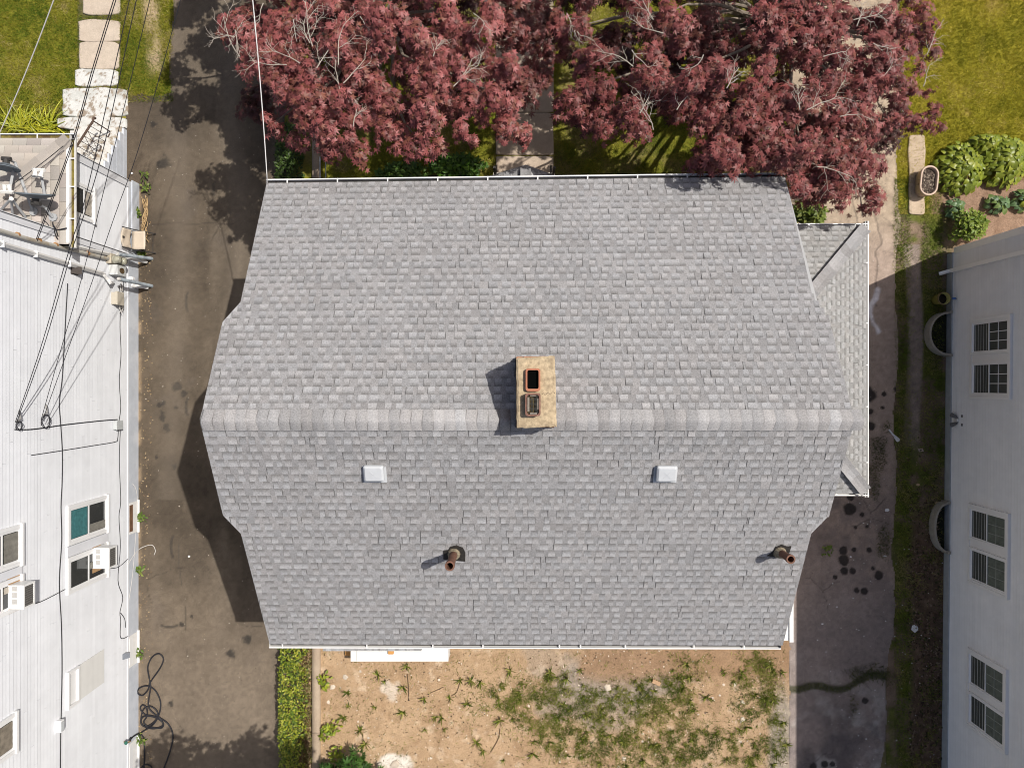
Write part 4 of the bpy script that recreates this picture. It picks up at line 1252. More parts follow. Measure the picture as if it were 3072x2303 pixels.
mb = MB(); mb.prism([(RX(YE) + .03, YE), (20, YE), (20, RY0), (RX(RY0) + .03, RY0)], RZF, 6.55); mb.build("wall", M_RSID, rh)
mb = MB(); ev = 6.62; xo = RX(0) - .50
mb.add([(xo - .0, YE - .3, ev), (xo, RY0 + .02, ev), (15.6, RY0 + .02, ev + 2.3), (15.6, YE - .3, ev + 2.3), (20.3, YE - .3, ev), (20.3, RY0 + .02, ev),
        (xo, YE - .3, ev - .12), (xo, RY0 + .02, ev - .12), (20.3, YE - .3, ev - .12), (20.3, RY0 + .02, ev - .12)],
       [(0, 3, 2, 1), (3, 4, 5, 2), (0, 1, 7, 6), (6, 7, 9, 8), (1, 2, 5, 9, 7), (0, 6, 8, 4, 3)])
mb.build("roof", mat("brown_roof", (.2, .18, .16), var=.15), rh, origin=False)
random.seed(9)
rest = MB()
for k in range(63):
    z = RZF + k * .100
    cuts = [YE]; y = YE + random.uniform(.5, 3.6)
    while y < RY0 - .6: cuts.append(y); y += 3.66
    cuts.append(RY0 - .13)
    for a, b in zip(cuts[:-1], cuts[1:]):
        vs = [(RX(a) - .036, a, z), (RX(b) - .036, b, z), (RX(b) - .008, b, z + .05), (RX(a) - .008, a, z + .05), (RX(a) + .01, a, z), (RX(b) + .01, b, z), (RX(b) - .006, b, z + .104), (RX(a) - .006, a, z + .104)]
        fs = [(0, 3, 2, 1), (0, 1, 5, 4), (3, 7, 6, 2)]
        if z > 3.2 or b < -9.9: rest.add(vs, fs)
        else: MB().add(vs, fs).build("siding_board", M_RSID, rh)
kind(rest.build("siding", M_RSID, rh, origin=False), 'stuff')
rbox(MB(), RY0 - .13, RY0 + .03, RZF, 6.5, -.03, .03).build("corner_board", M_RTRIM, rh)
# downspout near the front corner with its elbow
y0, z0 = RW(2862, 812)
mb = MB(); rbox(mb, y0 - .05, y0 + .05, z0 + .0, 6.4, .02, .10); d_ = mb.build("downspout", M_RTRIM, rh)
mb = MB(); mb.tube([(RX(y0) - .06, y0, z0 + .06), (RX(y0) - .10, y0, z0 - .05), (RX(y0) - .30, y0 - .06, z0 - .14)], .05, 6); mb.build("elbow", M_RTRIM, d_)
# windows (pairs of double-hung units; lower sash clear, upper sash with a grille)
M_RGLASS = mat("shaded_glass", (.085, .092, .085), rough=.08, spec=.5, var=.15, scale=1.2)
def rwin(u0, u1, v0, v1, blind=False):
    y1, z0 = RW(u0, v0); y0, _ = RW(u0, v1); _, z1 = RW(u1, v0)
    f = .05
    mb = MB()
    for (a, b, c, d) in ((y0, y0 + f, z0, z1), (y1 - f, y1, z0, z1), (y0 + f, y1 - f, z0, z0 + f), (y0 + f, y1 - f, z1 - f, z1)): rbox(mb, a, b, c, d, 0, .075)
    win = mb.build("window", M_RTRIM, rh)
    zm = (z0 + z1) / 2 - .02
    for (za, zb, dx) in ((z0 + f, zm + .02, .046), (zm - .02, z1 - f, .062)):
        m2 = MB(); s = .03; ya, yb = y0 + f, y1 - f
        for (a, b, c, d) in ((ya, ya + s, za, zb), (yb - s, yb, za, zb), (ya + s, yb - s, za, za + s), (ya + s, yb - s, zb - s, zb)): rbox(m2, a, b, c, d, 0, dx)
        m2.build("sash", M_RTRIM, win)
        m3 = MB(); rbox(m3, ya + s, yb - s, za + s, zb - s, .0, dx - .012); m3.build("pane", M_RGLASS, win)
        if za > z0 + f + .01:
            m4 = MB()
            if blind:
                pass
            for t in (1 / 3, 2 / 3):
                yy = ya + s + (yb - ya - 2 * s) * t; rbox(m4, yy - .008, yy + .008, za + s, zb - s, .02, dx - .006)
            zz = (za + zb) / 2
            rbox(m4, ya + s, yb - s, zz - .008, zz + .008, .02, dx - .005)
            m4.build("grille", M_RTRIM if not blind else mat("dim_grille", (.30, .32, .29), var=.1), win)
            if blind:
                m5 = MB(); rbox(m5, ya + s + .005, yb - s - .005, za + s + .005, zb - s - .005, .02, dx - .010); m5.build("curtain", mat("shade_curtain", (.15, .17, .145), var=.25, scale=7), win)
    # outer casing strip
    return (y0, y1, z0, z1)
def rpair(u0, u1, va0, va1, vb0, vb1, blind):
    a = rwin(u0, u1, va0, va1, blind); b = rwin(u0, u1, vb0, vb1, blind)
    rbox(MB(), b[1] + .004, a[0] - .004, a[2], a[3], 0, .035).build("mullion_board", M_RTRIM, rh)
    rbox(MB(), b[0] - .07, a[1] + .07, a[2] - .07, a[2] - .002, 0, .05).build("window_sill", M_RTRIM, rh)
    for (y0, y1) in ((b[0] - .07, b[0] - .002), (a[1] + .002, a[1] + .07)):
        rbox(MB(), y0, y1, a[2], a[3] + .06, 0, .09).build("casing", M_RTRIM, rh)
    rbox(MB(), b[0] - .002, a[1] + .002, a[3] + .002, a[3] + .06, 0, .088).build("casing", M_RTRIM, rh)
rpair(2921, 3037, 966, 1064, 1086, 1187, False)
rpair(2915, 3030, 1518, 1616, 1638, 1740, True)
rpair(2912, 3024, 1950, 2050, 2070, 2168, True)
# twin floodlight by the wall corner
y_, z_ = RW(2878, 1260)
fl_ = thing("floodlight", (RX(y_) - .1, y_, z_), "grey twin floodlight fixed low on the right pale wall", "floodlight")
MB().lathe([(.05, 0), (.05, .03), (.02, .05)], (0, 0, 0), 12, M=Matrix.Translation((RX(y_) - .022, y_, z_)) @ Matrix.Rotation(R(-90), 4, 'Y'), close=True).build("lamp_base", M_FRAME, fl_, origin=False)
for s in (-1, 1):
    mb = MB(); c = Vector((RX(y_) - .05, y_ + s * .07, z_)); e = Vector((-.35, s * .35, -.85)).normalized()
    mb.tube([Vector((RX(y_) - .05, y_ + s * .02, z_)), c, c + e * .03], .012, 6)
    mb.tube([c + e * .02, c + e * .07, c + e * .17], .03, 10, .058); mb.build("lamp_head", mat("lamp_housing", (.17, .165, .16), rough=.5, var=.15), fl_)
for s in (-1, 1):
    o = rbox(MB(), y_ + s * .11 - .03, y_ + s * .11 + .03, z_ + .12, z_ + .17, 0, .035).build("wall_vent", mat("dark_vent"), rh)

# window wells: half rings of ribbed steel
M_GALV = mat("ribbed_steel", (.40, .37, .32), rough=.45, metal=.35, var=.15, scale=10, spec=.4)
def well(v0, v1, ubulge, z, lab):
    ya, yb = py(v1, z), py(v0, z); ym = (ya + yb) / 2; ry = (yb - ya) / 2
    xw = RX(ym) - .06; rx_ = xw - px(ubulge, z)
    o = thing("window_well", (xw - rx_ * .5, ym, 0), lab, "window well", "window wells at the right wall")
    N = 22
    for nm, rr in (("well_wall", 0),):
        vs, fs = [], []
        lev = [(-.02, .0)] + [(z * i / 8, .012 * (i % 2)) for i in range(9)]
        lev += [(z, -.045), (z - .03, -.045)]
        for (zz, dr) in lev:
            for k in range(N + 1):
                t = math.pi * k / N
                vs.append((xw - (rx_ + dr) * math.sin(t) ** .8, ym + (ry + dr) * math.cos(t), zz))
        m = len(lev)
        for i in range(m - 1):
            for k in range(N): fs.append((i * (N + 1) + k, i * (N + 1) + k + 1, (i + 1) * (N + 1) + k + 1, (i + 1) * (N + 1) + k))
        mb = MB(); mb.add(vs, fs); mb.build(nm, M_GALV, o, origin=False)
    pts = [(xw - (rx_ - .05) * math.sin(math.pi * k / N) ** .8, ym + (ry - .05) * math.cos(math.pi * k / N)) for k in range(N + 1)]
    MB().prism(pts, .0, .015).build("well_floor", mat("damp_soil", (.02, .022, .012), var=.5, scale=15), o, origin=False)
    for s in (-1, 1):
        MB().box((xw - .09, ym + s * ry - .03, 0), (xw + .0, ym + s * ry + .03, z + .02)).build("well_flange", M_GALV, o)
well(935, 1066, 2789, .26, "curved steel window well beside the upper window pair, under the yellow bucket")
well(1507, 1658, 2804, .26, "curved steel window well among dead leaves beside the middle window pair")
# ================================================================== PLANTS
M_MAPLE = mat("maple_leaf", attr=True, rough=.5, var=.0, spec=.4, trans=.12)
M_BARK = mat("maple_bark", (.20, .165, .13), rough=.9, var=.3, scale=18)
M_DEAD = mat("bare_twig", (.36, .315, .265), rough=.85, var=.2, scale=20)
M_LEAF = mat("green_leaf", attr=True, rough=.5, var=.0, spec=.35, trans=.25)
M_GRASS = mat("grass_blade", attr=True, rough=.75, var=0, spec=.2, trans=.2)

def leaf_star():
    v, f = [], []
    for a, L in ((0, 1.), (42, .92), (-42, .92), (86, .66), (-86, .66)):
        t = R(a); c, s = math.cos(t), math.sin(t)
        for (x, y, z) in ((0, 0, 0), (.46 * L, .15 * L, -.02), (L, 0, -.24 * L), (.46 * L, -.15 * L, -.02)):
            v.append((x * c - y * s, x * s + y * c, z))
        b = len(v) - 4; f.append((b, b + 3, b + 2, b + 1)[::-1])
    return np.array(v), np.array(f)
STAR = leaf_star()

def maple(label, trunk, pads, cen, zmax, fall, ground_pads, group, seed, basecols, extra_tw, filt=None, rmul=1.0, dens=560, leafsize=(.08, .125), dark=.45):
    rng = np.random.default_rng(seed)
    t = thing("maple_tree", (trunk.x, trunk.y, 0), label, "maple tree", group)
    P, S, C, N = [], [], [], []
    pos3 = []
    for pad in pads:
        u, v, r, zoff, shade_ = pad[:5]
        d2 = ((u - cen[0]) / 700.) ** 2 + ((v - cen[1]) / 600.) ** 2
        z = max(2.3, zmax - fall * d2 + zoff + rng.uniform(-.35, .35))
        if len(pad) > 5: z = pad[5]
        c = W(u, v, z); rr = r * (H - z) / F * rmul
        pos3.append((c, rr))
        n = int(dens * rr * rr * 3.1) + 5
        a = rng.uniform(0, 2 * np.pi, n); q = np.sqrt(rng.uniform(0, 1, n)) * (1 + .28 * np.sin(a * 3 + u) + .18 * np.sin(a * 5 + v))
        x = c.x + rr * q * np.cos(a); y = c.y + rr * q * np.sin(a)
        zz = c.z - rr * .5 * q ** 2 - rng.uniform(0, 1, n) ** 2 * .45
        P.append(np.stack([x, y, zz], 1)); S.append(rng.uniform(*leafsize, n))
        az = a + rng.uniform(-.7, .7, n)
        N.append(az)
        bc = np.array(basecols)[rng.integers(0, len(basecols), n)]
        C.append(bc * (shade_ if shade_ else 1))  # lower pads have the crown's inner shade multiplied into their leaf colour
    P = np.concatenate(P); S = np.concatenate(S); C = np.concatenate(C); az = np.concatenate(N)
    if filt is not None:
        k = filt(P); P, S, C, az = P[k], S[k], C[k], az[k]
    Rm = rand_rots(len(P), .0, .95, rng, az)
    V, Fq, CC = scatter(STAR[0], STAR[1], P, Rm, S, C, .22, rng)
    npobj("crown", V, Fq, CC, M_MAPLE, t)
    # lower, sparser leaves in the shade of the top ones
    # trunk and limbs
    mb = MB(); fork = trunk + Vector((.1, -.1, 1.5))
    mb.tube([trunk, trunk + Vector((.02, .03, .5)), trunk + Vector((.05, -.03, 1.0)), fork], .17, 10, .13)
    mb.build("trunk", M_BARK, t, origin=False)
    order = sorted(range(len(pos3)), key=lambda i: -pos3[i][1])
    lim = []
    for i in order:
        c = pos3[i][0]
        if all((c - o).length > 1.15 for o in lim): lim.append(c)
    for c in lim:
        c2 = c - Vector((0, 0, .35))
        dxy = Vector((c2.x - fork.x, c2.y - fork.y, 0))
        pts = [fork + (c2 - fork) * q + Vector((.12 * math.sin(9 * q + c.x), .12 * math.cos(7 * q + c.y), .55 * math.sin(math.pi * q) * min(1, dxy.length / 3))) for q in np.linspace(0, 1, 7)]
        if dxy.length < 9: MB().tube(pts, .065 if dxy.length > 1.5 else .045, 6, .012).build("limb", M_BARK, t, origin=False)
    # bare twigs poking out on top: (u, v, direction in the picture, length in photo px)
    for (u, v, ang, L, zoff) in extra_tw[::1]:
        d2 = ((u - cen[0]) / 700.) ** 2 + ((v - cen[1]) / 600.) ** 2
        z = max(2.5, zmax - fall * d2 + .12 + zoff)
        mb = MB(); k = (H - z) / F
        def grow(p, a, L, r, lev, zc):
            n = 5; pts = [p]; 
            for i in range(n):
                a += rng.uniform(-.25, .25); 
                p = p + Vector((math.cos(a) * L / n, math.sin(a) * L / n, rng.uniform(-.02, .015))); pts.append(p)
            mb.tube(pts, r, 5, r * .55)
            if lev > 0:
                for i in range(1, n + 1):
                    for s in ((1, -1) if i % 2 else (-1,)):
                        if rng.random() < .55: grow(pts[i], a + s * rng.uniform(.4, .9), L * rng.uniform(.35, .65), r * .55, lev - 1, zc)
        grow(W(u, v, z), R(-ang), L * k * 1.1, .0095, 2, z)
        mb.build("bare_branch", M_DEAD, t, origin=False)
    return t

def under(u0, u1, vmax, n, seed):
    r = random.Random(seed); out = []
    for _ in range(n):
        u = r.uniform(u0, u1); v = r.uniform(-120, vmax(u)); out.append((u, v, r.uniform(28, 50), r.uniform(-2.8, -1.9), .32))  # last value darkens the leaf colour, painting shaded gaps below the top pads
    return out
LP_ = [(180,130,110),(450,120,110),(330,330,130),(480,260,130),(560,170,90),(800,210,110),(870,150,80),(620,60,70),(750,20,60),(550,470,120),(640,420,100),(450,480,80),(380,700,30),(430,750,50),(640,650,130),(740,720,110),(760,880,80),(560,830,60),(920,410,90),(1060,520,100),(1120,600,80),(830,560,70),(1000,680,90),(1110,760,80),(940,900,70),(880,830,50),(1200,790,70),(1300,860,90),(1420,870,60),(1360,730,90),(1080,60,90),(1090,150,90),(1100,230,80),(1190,80,70),(1290,170,80),(1380,260,90),(1430,330,70),(1320,380,90),(1400,450,100),(1300,480,60),(1420,550,80),(1340,620,90),(1480,80,90),(1600,190,70),(1700,150,80),(1780,110,60),(1560,370,60),(1640,280,60),(1560,430,50),(1640,450,60),(1620,590,80),(1580,760,60),(1640,830,30),(1700,700,50),(1780,560,90),(1850,640,90),(1840,740,80),(1790,400,70),(1860,360,70),(1950,800,60),(960,30,60),(1740,40,70),(690,560,90),(600,560,80),(880,700,70),(1190,880,45),(300,180,80),(520,340,90),(400,230,80)]
LD_ = [(1950,480,110),(2050,420,90),(1990,180,120),(2100,300,60),(1250,650,90),(700,640,90),(1880,450,70),(1000,240,110),(1230,400,90),(1000,420,90),(860,300,90),(1500,250,110),(1700,330,90),(300,60,90),(560,640,90),(900,560,90),(1500,640,70),(1250,270,80),(1880,140,90),(1540,120,90)]
RP_ = [(150,90,60),(180,180,50),(290,120,70),(290,190,40),(170,270,40),(400,300,80),(310,330,60),(320,400,60),(440,500,80),(340,520,90),(250,600,100),(170,590,50),(330,680,90),(440,660,110),(450,740,80),(600,640,90),(640,720,80),(680,780,50),(720,300,70),(770,380,80),(700,430,80),(760,480,80),(820,520,60),(660,50,70),(830,40,80),(900,130,80),(900,220,60),(1100,420,110),(960,450,80),(1000,540,100),(900,560,70),(1180,400,60),(1330,520,90),(1400,430,70),(1430,360,60),(1100,640,110),(1060,720,90),(1180,760,110),(1300,680,100),(1420,620,100),(1280,840,110),(1420,780,110),(1180,880,90),(1060,900,90),(1100,980,90),(1220,1000,70),(1000,980,50),(1540,560,90),(1560,700,90),(1650,600,90),(1700,520,70),(1520,880,100),(1440,950,100),(1600,960,90),(1680,830,90),(1560,1060,70),(1640,1130,90),(1700,1220,80),(1590,1250,40),(1780,1180,80),(1850,1050,100),(1900,1150,70),(1950,1100,60),(1880,950,100),(1800,880,80),(1960,880,90),(2020,960,80),(2100,960,50),(2130,1010,30),(2070,1130,60),(2060,1260,60),(2090,1200,40),(1880,1240,30),(1850,760,110),(1960,720,90),(1830,640,80),(1950,620,100),(2060,700,80),(2080,780,60),(1900,500,100),(1800,460,70),(2020,520,90),(2100,460,90),(2160,340,80),(1980,370,100),(1900,320,80),(2100,250,90),(2180,200,60),(1760,270,70),(1700,330,60),(1840,180,90),(1740,120,100),(1640,200,90),(1560,80,90),(1480,130,90),(1420,60,80),(1500,200,60),(1600,30,90),(1760,40,90),(1900,60,80),(2050,100,80),(2150,120,80),(1700,1040,80),(1760,960,80),(1360,920,80),(1750,1100,70)]
RX_ = [(1100,80,100),(1250,150,110),(1400,60,90),(1470,180,70),(1450,300,80),(1350,230,90),(1500,420,50),(1300,360,90),(1200,450,80),(1100,400,80),(1380,540,50),(1280,690,70),(1320,730,50),(1220,640,60),(1200,760,80),(1230,830,60),(1180,980,60),(1280,970,50),(1380,980,60),(1460,1020,50),(1500,880,50),(1500,930,40),(1560,1030,30),(1490,720,30),(1150,560,80),(1060,660,70)]
RD_ = [(1040,100,110),(1000,250,100),(1600,300,80),(1350,230,90),(1250,330,70),(1450,300,70),(1340,620,80),(1300,900,80),(980,640,70),(600,520,80),(1500,480,80),(1200,180,70),(760,160,90),(480,180,70),(1130,300,90),(860,640,70)]
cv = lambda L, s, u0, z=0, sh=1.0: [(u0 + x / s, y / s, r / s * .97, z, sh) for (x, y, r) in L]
rr_ = random.Random(4)
offL = [(rr_.uniform(520, 1560), rr_.uniform(-760, -40), rr_.uniform(35, 60), 0, 1) for _ in range(95)]
def shade_pads():
    out = []
    for _ in range(400):
        v = rr_.uniform(40, 640)
        ul = np.interp(v, [0, 120, 160, 300, 340, 400, 480, 640], [570, 560, 530, 535, 575, 600, 660, 730]) + 40
        u = rr_.uniform(ul, 800)
        if math.hypot(u - 605, (v - 250)) < 38 or math.hypot(u - 665, v - 405) < 36 or math.hypot(u - 690, v - 590) < 22: continue
        z = rr_.uniform(5.0, 6.4); g = W(u, v); c = Vector((g.x + .52 * z, g.y + .235 * z, z))
        pu, pv_ = CU + c.x * F / (H - z), CV - c.y * F / (H - z)
        if pv_ > -70: continue
        out.append((pu, pv_, rr_.uniform(28, 50), 0, 1, z))
        if len(out) > 60: break
    return out
offL += shade_pads()
edge_ = []
for (u, v, r) in ((2010, 548, 22), (2035, 560, 26), (2060, 545, 22), (2075, 562, 16), (2250, 540, 18), (2300, 545, 18)):
    c = W(u, v, 5.0) + Vector((.57, .26, 1.1)); edge_.append((CU + c.x * F / (H - 6.1), CV - c.y * F / (H - 6.1), r, 0, 1, 6.1))
offR = [(rr_.uniform(1660, 2840), rr_.uniform(-760, -40), rr_.uniform(35, 60), 0, 1) for _ in range(100)]
MCOL = [(.24, .066, .062), (.18, .048, .045), (.31, .100, .095), (.12, .036, .028), (.20, .072, .048), (.26, .074, .068)]
MCOLR = [(.20, .050, .047), (.145, .036, .034), (.26, .078, .072), (.10, .030, .023), (.17, .058, .040), (.21, .055, .049)]
twL = [(930, 130, 250, 60, .3), (938, 140, 262, 120, .3), (950, 205, 305, 90, .2), (1015, 195, 285, 110, .2), (1030, 250, 320, 90, .1), (1020, 270, 250, 100, .1), (700, 110, 200, 55, .2), (705, 90, 75, 60, .2), (720, 170, 240, 120, .1), (860, 195, 190, 90, .2), (900, 190, 215, 80, .2), (880, 60, 90, 60, .2), (1380, 230, 330, 60, .1), (1360, 260, 300, 90, .1), (1060, 380, 265, 60, 0), (950, 370, 240, 60, 0), (1420, 40, 20, 50, .2), (790, 10, 110, 50, .2), (1080, 50, 60, 60, -.4), (1300, 170, 280, 50, .1)]
twR = [(1960, 60, 240, 130, .2), (1900, 200, 220, 110, .2), (1895, 150, 40, 60, .2), (1920, 340, 300, 110, 0), (1960, 390, 245, 90, 0), (2030, 330, 290, 70, 0), (2180, 265, 300, 70, .1), (2400, 330, 255, 70, .1), (2420, 330, 340, 90, .1), (2520, 350, 330, 60, .1), (2560, 60, 350, 70, .1), (2570, 80, 300, 60, .1), (2470, 170, 340, 60, .1), (2780, 165, 290, 70, 0), (2770, 260, 300, 60, 0), (2640, 240, 320, 60, 0), (2450, 500, 0, 100, .0), (2480, 520, 290, 80, .0), (2380, 580, 300, 40, 0), (1700, 40, 70, 70, .2), (1990, 100, 180, 70, .2), (2110, 165, 95, 50, .2), (2620, 130, 20, 50, .1)]
def not_on_roof(P):
    # keep leaves out of the roof: nothing inside the house volume
    return ~((P[:, 1] < 3.95) & (P[:, 0] < 5.25) & (P[:, 0] > -4.7) & (P[:, 2] < 5.35)) & ~((P[:, 1] < 3.55) & (P[:, 0] < 7.8))
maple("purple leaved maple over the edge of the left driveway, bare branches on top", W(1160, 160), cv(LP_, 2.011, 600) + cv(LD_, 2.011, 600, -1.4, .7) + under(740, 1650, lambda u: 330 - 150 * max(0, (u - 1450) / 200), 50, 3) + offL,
      (1130, 80), 6.2, 2.3, None, "purple maples in the front yard", 31, MCOL, twL, not_on_roof)
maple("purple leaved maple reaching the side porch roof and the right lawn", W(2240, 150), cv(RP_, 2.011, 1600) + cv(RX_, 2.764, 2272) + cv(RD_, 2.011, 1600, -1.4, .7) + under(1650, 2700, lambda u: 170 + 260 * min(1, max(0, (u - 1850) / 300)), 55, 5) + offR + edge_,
      (2230, 150), 6.1, 2.2, None, "purple maples in the front yard", 37, MCOLR, twR, not_on_roof)

# leafy tree beyond the lower edge: its shade lies across the driveway
def offframe(P):
    D = H - P[:, 2]; v = CV - P[:, 1] * F / D; u = CU + P[:, 0] * F / D
    return (v > 2312) | (P[:, 2] < 0)
sp = []
for _ in range(150):
    z = rr_.uniform(4.6, 8.0); gx = rr_.uniform(430, 880); gy = 2300 + rr_.uniform(-80, 330)
    edge = 2120 + 70 * math.sin(gx * .021) + (560 - gx) * (.35 if gx < 560 else .05)
    if gy < edge + 45: gy = edge + 45 + rr_.uniform(0, 60)
    g = W(gx, gy); c = Vector((g.x + .52 * z, g.y + .235 * z, z))
    D = H - z; sp.append((CU + c.x * F / D, CV - c.y * F / D, rr_.uniform(45, 85), z))
gt = thing("shade_tree", (-2.6, -11.2, 0), "broad green tree just below the bottom edge, shading the driveway and hedge", "tree")
Pl, Sl, Cl, Al = [], [], [], []
for (u, v, r, z) in sp:
    c = W(u, v, z); k = r * (H - z) / F; n = int(150 * k * k * 3)
    a = RNG.uniform(0, 6.28, n); q = np.sqrt(RNG.uniform(0, 1, n))
    Pl.append(np.stack([c.x + k * q * np.cos(a), c.y + k * q * np.sin(a), z - k * .5 * q ** 2 - RNG.uniform(0, .4, n)], 1)); Al.append(a)
Pl = np.concatenate(Pl); Al = np.concatenate(Al); kf = offframe(Pl); Pl, Al = Pl[kf], Al[kf]
V, Fq, CC = scatter(STAR[0], STAR[1], Pl, rand_rots(len(Pl), .1, .8, RNG, Al), RNG.uniform(.10, .16, len(Pl)), np.tile([[.05, .085, .02]], (len(Pl), 1)), .3)
npobj("crown", V, Fq, CC, M_LEAF, gt)
MB().tube([(-2.6, -11.2, 0), (-2.7, -11.0, 2), (-2.9, -10.8, 4), (-3.2, -10.5, 6.5)], .2, 10, .06).build("trunk", M_BARK, gt, origin=False)

# ------------------------------------------------ small leaf templates
def leaf_flat(w=.32, fold=.12, droop=.25, n=4):
    v, f = [], []
    for i in range(n + 1):
        t = i / n; ww = w * math.sin(math.pi * (t * .92 + .04)) ** .8; z = -droop * t * t
        v += [(t, -ww, z + fold * ww * 1.5), (t, 0, z), (t, ww, z + fold * ww * 1.5)]
    for i in range(n):
        b = i * 3; f += [(b, b + 3, b + 4, b + 1), (b + 1, b + 4, b + 5, b + 2)]
    f = [q[::-1] for q in f]
    return np.array(v), np.array(f)
LEAF2 = leaf_flat(.30, .2, .2, 2)
BLADE = (np.array([(-.045, 0, 0), (.045, 0, 0), (.03, 0, .55), (-.03, 0, .55), (.0, .12, 1.), (-.006, .12, 1.)], float), np.array([(0, 1, 2, 3), (3, 2, 4, 5)]))
def foliage(P, size, cols, tilt=(.1, 1.0), tmpl=LEAF2, rng=RNG, cvar=.25):
    n = len(P)
    C = np.array(cols)[rng.integers(0, len(cols), n)]
    return scatter(tmpl[0], tmpl[1], P, rand_rots(n, *tilt, rng), rng.uniform(size[0], size[1], n), C, cvar, rng)

def mound_pts(n, u0, u1, v0, v1, z0, z1, rng=RNG, edge=.5):
    """points over a lumpy box-shaped hedge top"""
    a = W(u0, v1); b = W(u1, v0)
    x = rng.uniform(a.x, b.x, n); y = rng.uniform(a.y, b.y, n)
    x = x + .22 * (fbm(y, y * 0 + u0, .35, 911) - .5) * 1.6 * np.sign((x - a.x) / (b.x - a.x) - .5); tx = np.abs((x - a.x) / (b.x - a.x) - .5) * 2; ty = np.abs((y - a.y) / (b.y - a.y) - .5) * 2
    h = (1 - np.clip(np.maximum(tx, 0) ** 5, 0, 1)) * (1 - np.clip(ty ** 8, 0, 1) * .8)
    z = z0 + (z1 - z0) * h * (.65 + .45 * fbm(x, y, .3, 901)) - rng.uniform(0, .16, n) * (z1 - z0)
    return np.stack([x, y, np.maximum(z, .02)], 1)

# clipped hedge along the driveway, two runs seen before and behind the house
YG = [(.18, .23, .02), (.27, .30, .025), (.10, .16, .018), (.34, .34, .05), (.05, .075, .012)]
hd = thing("hedge", (-5.6, -8.5, 0), "bright yellow green hedge between the driveway and the bare back yard", "hedge")
P = mound_pts(5200, 846, 925, 1900, 2420, .15, .62)
V, Fq, CC = foliage(P, (.045, .085), YG)
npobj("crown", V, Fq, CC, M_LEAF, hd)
mb = MB()
for i in range(26): mb.tube([(-5.65 + random.uniform(-.15, .15), -5.2 - i * .24, 0), (-5.65 + random.uniform(-.2, .2), -5.2 - i * .24 + .05, .45)], .012, 4)
mb.build("stem", M_BARK, hd, origin=False)
P = mound_pts(1600, 905, 940, 1900, 2420, .02, .16)
V, Fq, CC = foliage(P, (.04, .08), [(.17, .15, .05), (.10, .11, .025), (.24, .19, .09), (.12, .07, .03)])
kind(npobj("dry_grass", V, Fq, CC, M_GRASS), 'stuff')
hd2 = thing("hedge", (-5.6, 6.0, 0), "shaded dark green hedge at the driveway edge under the left maple", "hedge")
P = mound_pts(2600, 836, 905, 380, 620, .05, .55)
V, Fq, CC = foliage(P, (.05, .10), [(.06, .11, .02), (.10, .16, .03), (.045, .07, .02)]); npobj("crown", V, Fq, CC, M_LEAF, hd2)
# shrubs
def shrub(name, label, u, v, ru, rv, h, n, size, cols, cat="shrub", group=None, tmpl=LEAF2):
    c = W(u, v, h * .5); k = (H - h * .5) / F
    t = thing(name, (c.x, c.y, 0), label, cat, group)
    a = RNG.uniform(0, 6.28, n); q = np.sqrt(RNG.uniform(0, 1, n)) * (1 + .18 * np.sin(a * 3 + u) + .12 * np.sin(a * 7 + v))
    z = h * np.sqrt(np.clip(1 - (q / 1.3) ** 2, 0, 1)) * RNG.uniform(.55, 1.0, n)
    P = np.stack([c.x + ru * k * q * np.cos(a), c.y + rv * k * q * np.sin(a), z + .02], 1)
    V, Fq, CC = foliage(P, size, cols, tmpl=tmpl); npobj("foliage", V, Fq, CC, M_LEAF, t)
    mb = MB()
    for i in range(5): mb.tube([(c.x, c.y, 0), (c.x + ru * k * .5 * math.cos(i * 1.3), c.y + rv * k * .5 * math.sin(i * 1.3), h * .7)], .012, 4, .005)
    mb.build("stem", M_BARK, t, origin=False)
    return t
shrub("leafy_shrub", "low bright green shrub against the front gutter, left of the front porch", 1370, 508, 75, 42, .7, 900, (.08, .15), [(.08, .18, .02), (.12, .22, .03), (.05, .11, .015)])
shrub("leafy_shrub", "dim green shrub further left below the front gutter", 1210, 520, 75, 28, .5, 500, (.08, .14), [(.06, .12, .02), (.10, .17, .03)])
shrub("leafy_shrub", "green bush in the corner between the side porch and the right maple", 2415, 645, 52, 32, 1.2, 700, (.08, .15), [(.13, .18, .03), (.09, .13, .02), (.20, .23, .05)])
shrub("leafy_shrub", "yellow green bush at the front corner of the right house", 2905, 678, 48, 42, .75, 800, (.07, .13), [(.17, .23, .025), (.11, .17, .02), (.22, .27, .05)])
shrub("maple_sapling", "dark green maple sapling at the bottom edge of the back yard", 1065, 2310, 62, 48, 1.2, 260, (.13, .2), [(.045, .11, .018), (.07, .15, .025), (.03, .075, .012)], "sapling", None, STAR)
shrub("maple_sapling", "smaller dark green maple sapling right of the kerb at the bottom edge", 985, 2318, 30, 34, .8, 90, (.12, .17), [(.045, .11, .018), (.07, .15, .025)], "sapling", None, STAR)
for (u, v, r, lab) in ((974, 2040, 17, "small lime green plant beside the kerb, nearest the house"), (1012, 2255, 20, "small lime green plant just above the maple saplings"), (978, 2195, 18, "small lime green plant beside the kerb in dappled shade"), (1000, 2180, 15, "small lime green plant right of the shaded one by the kerb")):
    shrub("yellow_weed", lab, u, v, r, r * 1.3, .22, 46, (.07, .12), [(.24, .29, .02), (.30, .33, .04), (.15, .21, .02)], "plant", "lime green plants by the kerb")
